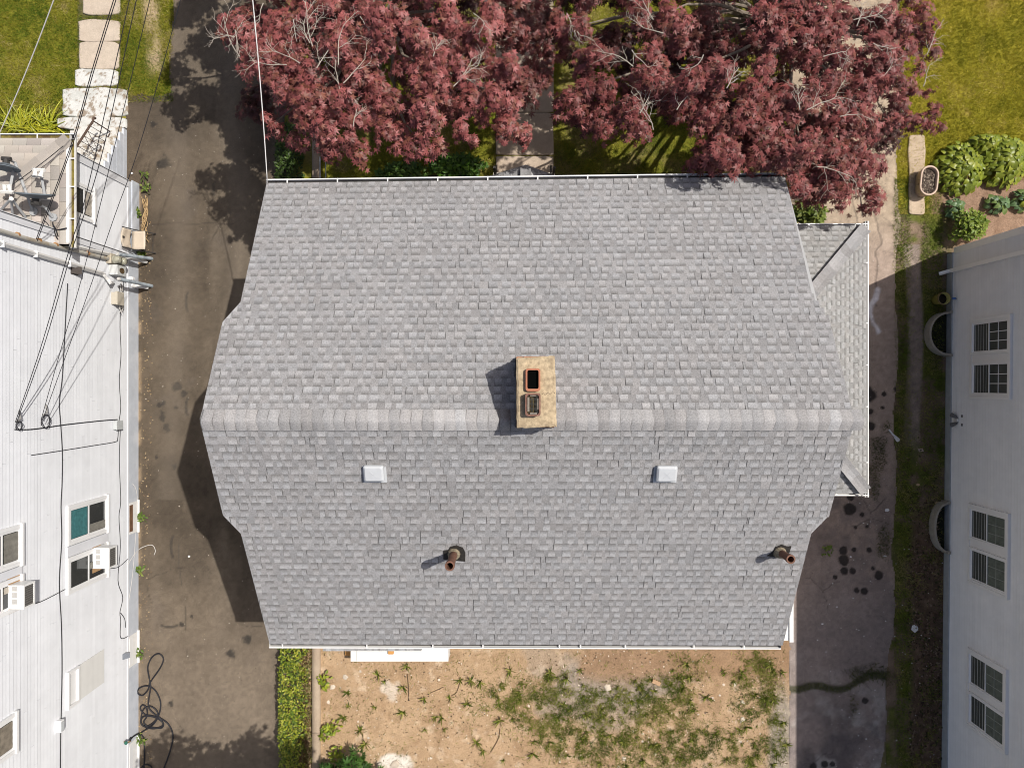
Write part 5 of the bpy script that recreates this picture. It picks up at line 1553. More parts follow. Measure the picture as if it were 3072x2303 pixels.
for (u, v, r, lab) in ((432, 528, 14, "leafy weed at the stoop wall, nearest the front"), (440, 565, 14, "spiky weed below the stoop, next to a scrap of litter"), (427, 1548, 12, "green weed against the foundation below the teal window"), (420, 1711, 9, "small weed at the foundation below the lower air conditioner"), (418, 1960, 10, "weed at the foundation beside the dryer vent"), (425, 2215, 12, "weed behind the black hose by the foundation"), (428, 763, 12, "small weed by the leaning guard post"), (412, 640, 9, "dark weed on the foundation ledge"), (2480, 1650, 20, "low weed at the house edge beside the right vent pipe")):
    shrub("foundation_weed", lab, u, v, r, r * 1.1, .16, 26, (.06, .11), [(.12, .19, .03), (.20, .24, .05), (.08, .13, .02)], "weed", "weeds along the walls")

# ------------------------------------------------ hostas: every leaf its own piece
def hosta_leaf(seed):
    r = random.Random(seed); v, f, c = [], [], []
    n = 5; fold = r.uniform(.12, .3); dr = r.uniform(.15, .5)
    for i in range(n + 1):
        t = i / n; w = .36 * (math.sin(math.pi * min(1, t ** .75 * .98 + .02))) ** .75 * (1 if t < 1 else 0)
        z = .12 * math.sin(math.pi * t) - dr * t * t
        v += [(t, -w, z + fold * w + r.uniform(-.015, .015)), (t, 0, z), (t, w, z + fold * w + r.uniform(-.015, .015))]
    for i in range(n):
        b = i * 3; f += [(b, b + 3, b + 4, b + 1)[::-1], (b + 1, b + 4, b + 5, b + 2)[::-1]]
    return v, f
def hosta(label, u, v, ru, rv, h, rings, cols, size, seed, droopy=1.0, ring_n=None, group="hostas in the flower bed"):
    rng = random.Random(seed)
    k = (H - h) / F; c = W(u, v, h * .6)
    t = thing("hosta", (c.x, c.y, 0), label, "hosta", group)
    meshes = []
    for i in range(8):
        vv, ff = hosta_leaf(seed * 20 + i); col = cols[i % len(cols)]
        mb = MB(); mb.add(vv, ff, [tuple(q * (1 + .15 * ((j % 3) != 1)) for q in col) for j in range(len(vv))])
        meshes.append(mb.mesh("hosta_leaf", M_HOSTA, True, True))
    for ri in range(rings):
        q = (ri + .6) / rings
        n = int((ring_n or 7) * (ri + 1) * .95)
        for j in range(n):
            a = 2 * math.pi * (j + rng.uniform(-.3, .3)) / n + ri * .7
            x = c.x + ru * k * q * math.cos(a) * rng.uniform(.9, 1.08); y = c.y + rv * k * q * math.sin(a) * rng.uniform(.9, 1.08)
            z = h * (1 - .75 * q ** 2) + rng.uniform(-.04, .04)
            s = size * rng.uniform(.75, 1.2)
            Mx = Matrix.Translation((x - s * .5 * math.cos(a), y - s * .5 * math.sin(a), max(z, .04))) @ Matrix.Rotation(a + rng.uniform(-.5, .5), 4, 'Z') @ Matrix.Rotation(rng.uniform(-.15, .5) * droopy + q * .25, 4, 'Y') @ Matrix.Rotation(rng.uniform(-.4, .4), 4, 'X') @ Matrix.Scale(s, 4)
            place(bpy.data.objects.new("leaf", rng.choice(meshes)), t, Mx)
    mb = MB(); mb.lathe([(.05, 0), (.03, h * .5)], (c.x, c.y, 0), 8, close=True); mb.build("stem", M_LEAFSTEM, t, origin=False)
M_HOSTA = mat("hosta_leaf", attr=True, rough=.42, var=.06, scale=30, spec=.45, trans=.2, rnd=.18)
M_LEAFSTEM = mat("stem_green", (.06, .09, .02), var=.2)
HG = [(.20, .235, .02), (.165, .205, .018), (.24, .265, .03), (.14, .18, .018)]
hosta("large yellow green hosta mound beside the oval planter", 2893, 500, 76, 84, .58, 8, HG, .18, 61)
hosta("large yellow green hosta mound cut by the right edge of the frame", 3025, 475, 80, 84, .64, 8, HG, .18, 62)
hosta("yellow green hosta between the two large mounds, at the back of the bed", 2962, 432, 52, 40, .55, 5, HG, .18, 66)
HB = [(.085, .15, .065), (.11, .18, .075), (.13, .19, .05)]
hosta("small blue green hosta below the oval planter", 2872, 622, 32, 33, .35, 3, HB, .17, 63, ring_n=6)
hosta("blue green hosta in the middle of the flower bed", 3000, 610, 40, 30, .38, 3, HB, .18, 64, ring_n=7)
hosta("blue green hosta at the right edge of the flower bed", 3075, 600, 32, 36, .35, 3, HB + HG[:1], .18, 65, ring_n=6)

# day lilies in front of the left porch: arching straps, one by one
dl = thing("day_lily", (-12.2, 6.55, 0), "yellow green clump of strap leaves in front of the left porch roof", "day lily")
sm = []
for i in range(6):
    mb = MB(); n = 6; r = random.Random(i + 50); bend = r.uniform(.5, 1.0)
    vs = []
    for j in range(n + 1):
        t = j / n; w = .028 * (1 - t * .9) ** .6; x = t * .85 + .1 * t; z = 1.0 * t - bend * t * t * 1.05
        vs += [(x, -w, z + .01), (x, 0, z), (x, w, z + .01)]
    col = ((.36, .36, .02), (.44, .42, .03), (.27, .30, .02))[i % 3]
    fs = []
    for j in range(n): b = j * 3; fs += [(b, b + 3, b + 4, b + 1)[::-1], (b + 1, b + 4, b + 5, b + 2)[::-1]]
    mb.add(vs, fs, [col] * len(vs)); sm.append(mb.mesh("strap_leaf", M_HOSTA, True, True))
r = random.Random(77)
for i in range(150):
    u = 30 + 130 * r.random() ** 1.0; c = W(u, 385 + r.uniform(-22, 18), .1)
    a = r.uniform(0, 2 * math.pi)
    a = math.pi / 2 + r.gauss(0, 1.15)
    s = r.uniform(.42, .72)
    Mx = Matrix.Translation((c.x, c.y, .0)) @ Matrix.Rotation(a, 4, 'Z') @ Matrix.Rotation(r.uniform(-.1, .35), 4, 'Y') @ Matrix.Rotation(r.uniform(-.3, .3), 4, 'X') @ Matrix.Scale(s, 4)
    place(bpy.data.objects.new("leaf", r.choice(sm)), dl, Mx)

# ------------------------------------------------ grass and ground cover (one object per patch)
def grass(name, x0, x1, y0, y1, per_m2, size, cols, maskf=None, tilt=(.3, 1.25), seed=1, z=-.01):
    rng = np.random.default_rng(seed); n = int((x1 - x0) * (y1 - y0) * per_m2)
    x = rng.uniform(x0, x1, n); y = rng.uniform(y0, y1, n)
    if maskf is not None:
        k = rng.random(n) < maskf(x, y); x, y = x[k], y[k]; n = len(x)
    f = fbm(x, y, .8, seed + 900); g = fbm(x, y, .25, seed + 950)
    cols = np.array(cols); ci = np.clip(((f * .6 + g * .4 - .25) * 2 + rng.uniform(-.25, .25, n)) * len(cols), 0, len(cols) - 1).astype(int)
    P = np.stack([x, y, np.full(n, z)], 1)
    V, Fq, CC = scatter(BLADE[0], BLADE[1], P, rand_rots(n, *tilt, rng), rng.uniform(*size, n), cols[ci], .3, rng)
    return kind(npobj(name, V, Fq, CC, M_GRASS), 'stuff')
GC = [(.065, .12, .010), (.12, .175, .012), (.21, .22, .020), (.30, .27, .03), (.42, .35, .14)]
inrect = lambda x, y, u0, u1, v0, v1, z=.04: (x > px(u0, z)) & (x < px(u1, z)) & (y < py(v0, z)) & (y > py(v1, z))
noslab = lambda x, y: (~inrect(x, y, 240, 358, -60, 45) & ~inrect(x, y, 240, 360, 64, 208) & ~inrect(x, y, 230, 354, 210, 258) & ~inrect(x, y, 205, 372, 268, 352)).astype(float)
grass("grass", -16.4, -9.95, 6.1, 11.4, 2300, (.06, .12), GC, lambda x, y: noslab(x, y) * np.where((x > -10.35) & (y < 7.5), 0, 1) * np.where((x > px(372)) & (y < 7.4), 0, 1), seed=1)
grass("grass", -10.3, -8.75, 7.3, 11.4, 2600, (.06, .12), GC, lambda x, y: (x < edge_l(y) + .05) * noslab(x, y) * (1 - .8 * np.clip((1 - sstep(.05, .33, np.abs(x + 9.35 - .1 * np.sin(y)))) * sstep(7.8, 8.4, y) * 1.5 * fbm(x, y, .3, 347), 0, 1)), seed=2)
grass("grass", 9.95, 15.3, 5.2, 11.4, 2500, (.06, .12), [(.17, .175, .010), (.29, .27, .018), (.40, .345, .035), (.50, .41, .11)], lambda x, y: 1 - sstep(-.15, .15, 5.35 - y + .3 * (fbm(x, y, .5, 335) - .5)) * sstep(10.75, 11.0, x) * .9, seed=3)
grass("grass", -5.0, 7.2, 3.9, 11.4, 1100, (.06, .13), GC, lambda x, y: (~((x > px(1484)) & (x < px(1664)))).astype(float), seed=4)
grass("grass", 9.9, 11.15, -11.4, 5.3, 2200, (.06, .13), [(.10, .15, .016), (.16, .22, .026), (.25, .27, .05), (.34, .30, .12)],
      lambda x, y: np.clip(.05 + (1 - sstep(.1, .24, np.abs(x - 10.13))) * 1.0 + sstep(10.55, 10.75, x) * .7 * sstep(-4.5, -2, y) + .55 * sstep(.5, .62, fbm(x, y, .5, 977)) * (y < -1) + .8 * sstep(2.6, 3.4, y) * (1 - (np.abs(x - 10.45) < .17)), 0, 1), seed=5)
kind_w = grass("driveway_weed", 7.3, 9.9, -9.2, 0.6, 1900, (.06, .12), [(.05, .075, .015), (.09, .11, .025), (.14, .14, .05)],
      lambda x, y: np.clip(blob(x, y, 2632, 1350, 22, 46, seed=71, rough=.9) + blob(x, y, 2622, 1435, 14, 52, seed=72, rough=.9) + blob(x, y, 2650, 1605, 16, 48, seed=73, rough=.9)
                           + blob(x, y, 2610, 2025, 55, 26, seed=74, rough=1.2) * .8 + (1 - sstep(.03, .13, np.abs(y + 7.86 - .05 * np.sin(x * 5) - .35 * sstep(8.5, 9.6, x)))) * .7 + blob(x, y, 2560, 2115, 12, 26, seed=75) * .6 + blob(x, y, 2655, 1285, 14, 20, seed=76) * .5, 0, 1), seed=6, z=.0)
# dead leaves on the shaded strip
n = 2600; x = RNG.uniform(10.25, 11.1, n); y = RNG.uniform(-11.4, -1.0, n); k = RNG.random(n) < sstep(-1, -4.5, y) * (.35 + .65 * sstep(.4, .6, fbm(x, y, .5, 985))); x, y = x[k], y[k]
V, Fq, CC = foliage(np.stack([x, y, RNG.uniform(.005, .04, len(x))], 1), (.04, .085), [(.12, .075, .05), (.065, .042, .028), (.18, .12, .085), (.05, .055, .02), (.25, .18, .13)], (.0, .6))
kind(npobj("dead_leaves", V, Fq, CC, M_GRASS), 'stuff')
# low weeds over the bare yard
def yard_d(x, y):
    d = 1.0 * blob(x, y, 1800, 2130, 230, 95, seed=81, rough=1.0) + .9 * blob(x, y, 2270, 2060, 60, 120, seed=82, rough=.9) + .8 * blob(x, y, 2200, 2240, 170, 70, seed=83, rough=1.0) + .5 * blob(x, y, 1950, 2270, 260, 50, seed=84, rough=1.0) + .5 * blob(x, y, 2080, 2010, 60, 50, seed=85, rough=1.) + .4 * blob(x, y, 1600, 2080, 130, 60, seed=86, rough=1.)
    return np.clip(d, 0, 1) * sstep(.30, .66, fbm(x, y, .20, 991)) + .03 * sstep(.4, .7, fbm(x, y, .5, 993)) + .008
WC = [(.07, .10, .015), (.12, .155, .02), (.19, .21, .035), (.27, .26, .07)]
grass("weed_cover", -4.9, 7.1, -11.4, -6.4, 3600, (.06, .13), WC, yard_d, (.5, 1.4), seed=8, z=.0)

# single rosette weeds that stand apart
def tuft_mesh(seed, n=15, L=.17, cols=WC):
    rng = np.random.default_rng(seed)
    a = rng.uniform(0, 6.28, n); Rm = rand_rots(n, .55, 1.3, rng)
    V, Fq, CC = scatter(np.array(BLADE[0]) * [[2.0, 1, 1]], BLADE[1], np.zeros((n, 3)), Rm, rng.uniform(.6, 1.1, n) * L, np.array(cols)[rng.integers(0, len(cols), n)], .25, rng)
    return npmesh("weed_blades", V, Fq, CC, M_GRASS)
TUFT = [tuft_mesh(i + 5) for i in range(6)]
spots = [(1155, 2043), (1210, 2060), (1135, 2025), (1272, 2095), (1350, 2095), (1412, 2040), (1210, 2135), (1305, 2150), (1325, 2152), (1275, 2187), (1335, 2185), (1220, 1998), (1042, 2075), (1045, 2115), (1125, 2120), (1500, 2160), (1497, 2095), (1560, 2100), (1650, 2015), (1645, 2030), (1530, 2010), (1565, 2050), (1380, 2040), (1440, 2045), (1650, 2225), (1640, 2240), (1700, 2265), (1750, 2270), (1600, 2260), (1430, 2225), (1450, 2250), (1800, 2290), (2020, 2010), (2035, 2030), (2060, 1990), (2170, 2010), (2175, 2020), (2280, 1985), (2320, 2010), (2310, 1995), (2345, 2015), (2120, 2090), (2050, 2060), (2055, 2230), (2110, 2240), (2300, 2100), (2030, 2270), (2130, 2290), (1975, 2250), (1930, 2280), (1510, 2280), (1830, 2205), (1870, 2225), (1080, 2190), (1095, 2230), (1030, 2150), (2195, 2200), (2240, 2180), (1740, 2010), (1700, 2035), (2085, 2130), (1400, 2110)]
r = random.Random(8)
for (u, v) in spots:
    c = W(u, v); s = r.uniform(.75, 1.5)
    t = bpy.data.objects.new("yard_weed", r.choice(TUFT))
    place(t, None, Matrix.Translation((c.x, c.y, .004)) @ Matrix.Rotation(r.uniform(0, 6), 4, 'Z') @ Matrix.Scale(s, 4))
    tag(t, "small green rosette weed growing on the bare tan yard soil", "weed", "rosette weeds on the bare yard")

n_ = 0
while n_ < 150:
    u, v = r.uniform(1480, 2370), r.uniform(1990, 2300); c = W(u, v)
    if r.random() > float(yard_d(np.array([c.x]), np.array([c.y]))[0]) * 1.2: continue
    t = bpy.data.objects.new("yard_weed", r.choice(TUFT)); s = r.uniform(.45, 1.1)
    place(t, None, Matrix.Translation((c.x, c.y, .004)) @ Matrix.Rotation(r.uniform(0, 6), 4, 'Z') @ Matrix.Scale(s, 4))
    tag(t, "leafy rosette weed inside the green patch of the back yard", "weed", "rosette weeds in the green patch"); n_ += 1
def specks(name, n, x0, x1, y0, y1, size, cols, maskf, seed, z=.006):
    rng = np.random.default_rng(seed); x = rng.uniform(x0, x1, n); y = rng.uniform(y0, y1, n); k = maskf(x, y); x, y = x[k], y[k]
    V, Fq, CC = foliage(np.stack([x, y, rng.uniform(z, z + .012, len(x))], 1), size, cols, (.0, .5), LEAF2, rng)
    kind(npobj(name, V, Fq, CC, M_GRASS), 'stuff')
specks("soil_litter", 4200, -4.9, 7.1, -11.4, -4.9, (.02, .055), [(.16, .10, .06), (.10, .06, .035), (.55, .45, .33), (.24, .16, .09), (.06, .045, .03), (.62, .54, .44)], lambda x, y: fbm(x, y, .7, 1201) > .36, 41)
specks("asphalt_grit", 900, XL, -5.9, -11.4, 7.0, (.010, .026), [(.40, .35, .29), (.55, .50, .44), (.03, .026, .022), (.25, .19, .12)], lambda x, y: fbm(x, y, 1.0, 1211) > .42, 43)
specks("asphalt_grit", 1300, 7.25, 9.9, -11.4, 5.5, (.010, .028), [(.55, .50, .45), (.7, .66, .6), (.03, .026, .022), (.3, .23, .15)], lambda x, y: fbm(x, y, .8, 1213) > .45, 44)
specks("fallen_debris", 420, XL + .02, XL + .35, -11.3, 4.2, (.02, .05), [(.35, .25, .13), (.45, .34, .2), (.20, .13, .07)], lambda x, y: fbm(x, y, .5, 1217) > .42, 45)
# ================================================================== THINGS ON AND AROUND THE LEFT HOUSE
M_ACW = mat("ac_casing", (.74, .74, .73), rough=.45, var=.03, scale=8)
M_ACG = mat("ac_coil", (.10, .095, .09), rough=.7, var=.4, scale=40)
def ac(label, y0, y1, ztop, h, out):
    t = thing("air_conditioner", (XL + out / 2, (y0 + y1) / 2, ztop - h), label, "air conditioner", "window air conditioners")
    x0, x1 = XL + .0, XL + out
    MB().box((x0, y0, ztop - h), (x1 - .012, y1, ztop)).build("casing", M_ACW, t, bevel=.012)
    mb = MB(); f = .035
    mb.box((x1 - .012, y0, ztop - h), (x1 + .012, y0 + f, ztop)); mb.box((x1 - .012, y1 - f, ztop - h), (x1 + .012, y1, ztop)); mb.box((x1 - .012, y0 + f, ztop - h), (x1 + .012, y1 - f, ztop - h + f)); mb.box((x1 - .012, y0 + f, ztop - f), (x1 + .012, y1 - f, ztop))
    mb.build("rear_frame", M_ACW, t)
    co = MB().box((x1 - .012, y0 + f, ztop - h + f), (x1 - .002, y1 - f, ztop - f)).build("coil", M_ACG, t)
    mb = MB()
    for i in range(9):
        yy = y0 + f + (y1 - y0 - 2 * f) * (i + .5) / 9; mb.box((x1 - .002, yy - .004, ztop - h + f), (x1 + .005, yy + .004, ztop - f))
    mb.build("coil_fin", mat("coil_fin", (.25, .24, .22), rough=.5, metal=.4), co)
    mb = MB()
    for b in range(3):          # louvres on the top shell
        for i in range(9):
            yy = y0 + .10 + b * .125 + i * .011; mb.box((x0 + .09, yy, ztop), (x0 + .19, yy + .0055, ztop + .004))
    mb.build("top_louver", mat("louver_shadow", (.22, .21, .2), var=.05), t)
    mb = MB(); mb.box((x0 - .0, y1 + .002, ztop - h), (x0 + .02, y1 + .14, ztop)); mb.box((x0, y0 - .10, ztop - h), (x0 + .02, y0 - .002, ztop)); mb.build("side_curtain", mat("ac_side_panel", (.42, .26, .13), var=.2, scale=15), t)
ac("white window air conditioner in the lower pair, below the teal blind", -4.26, -3.78, 2.03, .33, .38)
ac("white window air conditioner at the left edge of the frame", -4.32, -3.86, 4.78, .33, .30)

# folding chair
M_BEIGE = mat("beige_plastic", (.50, .43, .345), rough=.5, var=.05, scale=6)
ch = thing("folding_chair", (-9.35, 3.63, 0), "beige folding chair with dark legs against the left foundation", "chair")
def panel(mb, f, nu, nv, th):
    vs = []; n = (nu + 1) * (nv + 1)
    for s in (0, 1):
        for i in range(nu + 1):
            for j in range(nv + 1): p = Vector(f(i / nu, j / nv)); vs.append((p.x, p.y, p.z - s * th))
    fs = []
    for i in range(nu):
        for j in range(nv):
            a = i * (nv + 1) + j; q = (a, a + nv + 1, a + nv + 2, a + 1); fs += [q, tuple(k + n for k in q[::-1])]
    for i in range(nu):
        for j in (0, nv):
            a = i * (nv + 1) + j; q = (a, a + nv + 1, a + nv + 1 + n, a + n); fs.append(q if j else q[::-1])
    for j in range(nv):
        for i in (0, nu):
            a = i * (nv + 1) + j; q = (a, a + 1, a + 1 + n, a + n); fs.append(q[::-1] if i else q)
    mb.add(vs, fs); return mb
panel(MB(), lambda a, b: (-9.60 + .33 * a, 3.40 + .46 * b, .455 + .02 * (2 * b - 1) ** 2 - .02 * math.sin(math.pi * a)), 5, 8, .025).build("seat", M_BEIGE, ch, True)
bk = panel(MB(), lambda a, b: (-9.585 - .07 * a + .05 * (1 - (2 * b - 1) ** 2) * -1 + .045, 3.40 + .46 * b, .60 + .28 * a), 4, 8, .02).build("backrest", M_BEIGE, ch, True)
MB().box((-9.61, 3.62, .80), (-9.60, 3.66, .885)).build("hand_slot", M_DARKMETAL, bk)
for yy in (3.38, 3.88):
    mb = MB(); mb.tube([(-9.62, yy, .88), (-9.52, yy, .55), (-9.22, yy, .02)], .013, 6); mb.build("leg", M_DARKMETAL, ch, origin=False)
    mb = MB(); mb.tube([(-9.28, yy, .45), (-9.48, yy, .22), (-9.58, yy, .02)], .013, 6); mb.build("leg", M_DARKMETAL, ch, origin=False)
mb = MB(); mb.tube([(-9.26, 3.38, .09), (-9.26, 3.88, .09)], .01, 6); mb.tube([(-9.55, 3.38, .09), (-9.55, 3.88, .09)], .01, 6); mb.build("crossbar", M_DARKMETAL, ch, origin=False)

# guard posts in front of the meters
M_POST = mat("grey_post_paint", (.36, .41, .45), rough=.55, var=.12, scale=9, var2=.3, scale2=5)
for (b, tp, lab) in ((W(455, 776, 0), W(353, 763, 1.42), "grey steel guard post leaning beside the beige folding chair"), (W(455, 858, 0), W(357, 837, 1.42), "grey steel guard post below the electric meters")):
    o = thing("guard_post", b, lab, "bollard", "guard posts by the meters")
    mb = MB(); mb.tube([b, tp], .044, 14, .044); mb.build("post", M_POST, o, origin=False)
    e = (tp - b).normalized(); mb = MB(); mb.tube([tp, tp + e * .03, tp + e * .045], .047, 14, .03); mb.build("post_cap", mat("post_cap", (.45, .44, .42), var=.2), o, origin=False)

# electric meters
M_METBOX = mat("meter_box", (.45, .40, .31), rough=.55, var=.12, scale=14)
M_METG = mat("meter_glass", (.33, .32, .25), rough=.15, spec=.6, var=.15, scale=15)
o = thing("electric_meter", (XL + .08, 2.93, 1.5), "weathered meter box with two round glass meters on the left wall", "electric meter")
def wb(u0, u1, v0, v1, depth, name, m, parent, bev=.008, off=0.):
    y1, z0 = LW(u1, v0, off); y0, _ = LW(u1, v1, off); _, z1 = LW(u0, v0, off)
    ob = MB().box((XL + off, y0, min(z0, z1)), (XL + off + depth, y1, max(z0, z1))).build(name, m, parent, bevel=bev); return ob, (y0, y1, min(z0, z1), max(z0, z1))
b_, bb = wb(318, 352, 770, 799, .12, "meter_box", M_METBOX, o)
for i in range(2):
    zz = bb[2] + .12 + i * .22
    c = Vector((XL + .14, (bb[0] + bb[1]) / 2 - .02, bb[3] - .10 - i * .24))
    Mx = Matrix.Translation(c) @ Matrix.Rotation(R(90), 4, 'Y')
    MB().lathe([(.10, 0), (.10, .03), (.088, .05), (.085, .13), (.07, .155), (.0, .16)], (0, 0, 0), 18, M=Mx).build("meter_dial", M_METG, o, True, origin=False)
o = thing("gas_meter", (XL + .1, 2.6, 1.2), "pale grey utility box with an oval window under the round meters", "meter box")
b_, bb = wb(326, 352, 801, 831, .21, "box", mat("pale_box", (.52, .53, .52), rough=.5, var=.06, scale=10), o)
Mx = Matrix.Translation((XL + .212, (bb[0] + bb[1]) / 2, (bb[2] + bb[3]) / 2)) @ Matrix.Rotation(R(90), 4, 'Y')
MB().lathe([(.085, 0), (.085, .012), (.07, .012), (.07, .004), (.0, .004)], (0, 0, 0), 20, sx=1.2, sy=.8, M=Mx).build("oval_window", mat("oval_glass", (.10, .065, .035), rough=.3, var=.2), o, origin=False)
def junction(label, u0, u1, v0, v1, dep, col):
    y, z = LW(u1, (v0 + v1) / 2)
    o = thing("junction_box", (XL + dep / 2, y, z), label, "junction box")
    b_, bb = wb(u0, u1, v0, v1, dep * .75, "box", mat("box_%s" % ("beige" if col[0] > col[2] * 1.1 else "grey"), col, rough=.5, var=.06, scale=12), o)
    MB().box((XL + dep * .75 + .002, bb[0] - .012, bb[2] - .012), (XL + dep, bb[1] + .012, bb[3] + .012)).build("cover", b_.data.materials[0], o, bevel=.008)
    for zz in (bb[2] + .03, bb[3] - .03): MB().box((XL + dep * .6, bb[1], zz - .015), (XL + dep * 1.02, bb[1] + .02, zz + .015)).build("latch", b_.data.materials[0], o)
junction("beige cable junction box above the bundle of loose wires", 333, 352, 880, 916, .16, (.46, .42, .345))
junction("small grey cable box where the thin black cable ends on the wall", 338, 355, 1262, 1286, .11, (.47, .49, .49))
# conduits
o = thing("conduit_pipe", LP(0, 690, .06), "rust spotted cream conduit running from the porch roof to the meters", "pipe")
M_COND = mat("rusty_cream_pipe", (.47, .45, .40), rough=.5, var=.08, scale=12, var2=.8, scale2=3.2, tint=(.36, .30, .22))
mb = MB(); mb.tube([LP(-80, 668, .05), LP(100, 721, .05), LP(324, 776, .05)], .042, 10); mb.build("pipe", M_COND, o, origin=False)
mb = MB()
for t in (50, 115, 165, 260): 
    p = LP(t, 690 + t * .266, .05); q = LP(t + 5, 690 + (t + 5) * .266, .05); mb.tube([p, q], .05, 10)
mb.build("pipe_coupling", mat("rust_band", (.33, .17, .07), var=.4, scale=20), o, origin=False)

# small pale pipes down by the meters
for (pts, lab) in (([LP(365, 790, .08), LP(372, 800, .12), LP(372, 826, .12), LP(366, 834, .08)], "short bent pale pipe beside the round meters"),):
    o = thing("meter_pipe", pts[0], lab, "pipe"); MB().tube(pts, .02, 8).build("pipe", mat("pale_box"), o, origin=False)
o = thing("white_jar", W(388, 832, .35), "small white plastic jar on the foundation under the meters", "jar")
c = W(386, 834, .55); MB().lathe([(.045, 0), (.055, .02), (.055, .12), (.04, .14), (0, .14)], (XL + .06, c.y, .36), 14, close=True).build("jar", M_FRAME, o, origin=False)
MB().lathe([(.045, .14), (.045, .165), (0, .167)], (XL + .06, c.y, .36), 14).build("lid", M_FRAME, o, origin=False)

# wires on the wall and overhead
M_WIRE = mat("black_cable", (.018, .018, .022), rough=.55, var=0)
M_WIREP = mat("pale_cable", (.55, .53, .50), rough=.5, var=.05)
def wire(name, pts, r, label, m=M_WIRE, group=None, cat="cable", n=6):
    mb = MB(); mb.tube(pts, r, n, caps=True); o = mb.build(name, m, None, smooth=True, origin=False)
    return tag(o, label, cat, group)
def smooth(pts, k=6):
    pts = [Vector(p) for p in pts]; out = []
    for i in range(len(pts) - 1):
        p0, p1, p2, p3 = pts[max(i - 1, 0)], pts[i], pts[i + 1], pts[min(i + 2, len(pts) - 1)]
        for j in range(k):
            t = j / k
            out.append(.5 * ((2 * p1) + (-p0 + p2) * t + (2 * p0 - 5 * p1 + 4 * p2 - p3) * t * t + (-p0 + 3 * p1 - 3 * p2 + p3) * t ** 3))
    return out + [pts[-1]]
wall_line = lambda L, off=.012: smooth([LP(u, v, off) for u, v in L], 5)
wire("wall_cable", wall_line([(203, 850), (196, 970), (187, 1130), (178, 1205), (182, 1270), (187, 1360), (186, 1450), (183, 1520), (185, 1620), (178, 1745), (184, 1870), (186, 2000), (184, 2120), (182, 2200), (181, 2330)]), .010, "thick black cable sagging along the whole left wall left of the windows")
wire("wall_cable", wall_line([(362, 925), (360, 980), (363, 1060), (358, 1140), (362, 1220), (357, 1262)]), .0085, "black cable along the left wall's lower edge above the grey box")
wire("wall_cable", wall_line([(361, 1290), (358, 1380), (362, 1500), (357, 1550), (361, 1640), (354, 1740), (368, 1790), (360, 1835), (362, 1860), (362, 1912), (384, 1908)]), .0085, "black cable along the left wall's lower edge from grey box to basement window")
wire("wall_cable", wall_line([(362, 1838), (374, 1856), (377, 1882)]), .008, "short loose black cable end hanging low on the left wall")
wire("wall_cable", wall_line([(44, 1288), (100, 1287), (200, 1273), (300, 1262), (352, 1258)]), .011, "black cable from the wire anchors down to the grey box")
wire("wall_cable", wall_line([(94, 1365), (180, 1352), (280, 1336), (345, 1325), (353, 1315), (355, 1288)]), .0075, "thin black cable running diagonally below the grey box")
wire("power_cord", wall_line([(75, 1815), (120, 1805), (195, 1767)], .02), .009, "thin black cord from the left air conditioner to the teal window")
wire("power_cord", wall_line([(325, 1705), (355, 1700), (384, 1676)], .03), .008, "thin black cord hanging from the lower window's air conditioner")
wire("loose_wire", smooth([LP(384, 1692, .05), W(405, 1660, .3), W(425, 1642, .08), W(455, 1634, .05), W(466, 1650, .02), W(462, 1664, .01)]), .008, "pale loose wire curling onto the asphalt under the air conditioner", M_WIREP)
wire("loose_wire", smooth([LP(398, 1450, .03), W(412, 1500, .3), W(400, 1700, .35), W(384, 1815, .5)]), .006, "thin pale wire trailing along the painted foundation", M_WIREP)
# bundle of loose wires at the junction box
rw = random.Random(12)
for i in range(9):
    pts = [LP(362 + rw.uniform(-6, 10), 850 + j * 17 + rw.uniform(-6, 6), .02 + rw.uniform(0, .08)) for j in range(6)]
    wire("loose_wire", smooth(pts, 4), rw.choice((.005, .007, .009)), "thin loose wire in the tangled bundle beside the beige junction box", M_WIREP if i % 3 else M_WIRE, "tangled wires by the beige box")
# anchors: coils of drop wire at the two hooks
for (u, v, r_, lab) in ((58, 1277, .08, "small coil of spare black wire at the left wall hook"), (138, 1264, .13, "larger coil of spare black wire at the second wall hook")):
    c = LP(u, v, .06); mb = MB()
    pts = [c + Vector((.02 * math.sin(k), r_ * 1.05 * math.cos(k * .42), r_ * math.sin(k * .42))) for k in range(34)]
    wire("wire_coil", pts, .007, lab, cat="wire coil")
    mb = MB(); mb.tube([c + Vector((-.06, r_, 0)), c + Vector((.05, r_ + .06, .04))], .014, 6); mb.tube([c + Vector((.05, r_ + .06, .04)), c + Vector((.05, r_ + .22, .08))], .018, 6)
    tag(mb.build("wire_hook", mat("hook_metal", (.35, .34, .32), metal=.4, rough=.5), None, origin=False), "metal hook holding the overhead wires on the wall, beside the %s coil" % ("small" if r_ < .1 else "larger"), "hook")
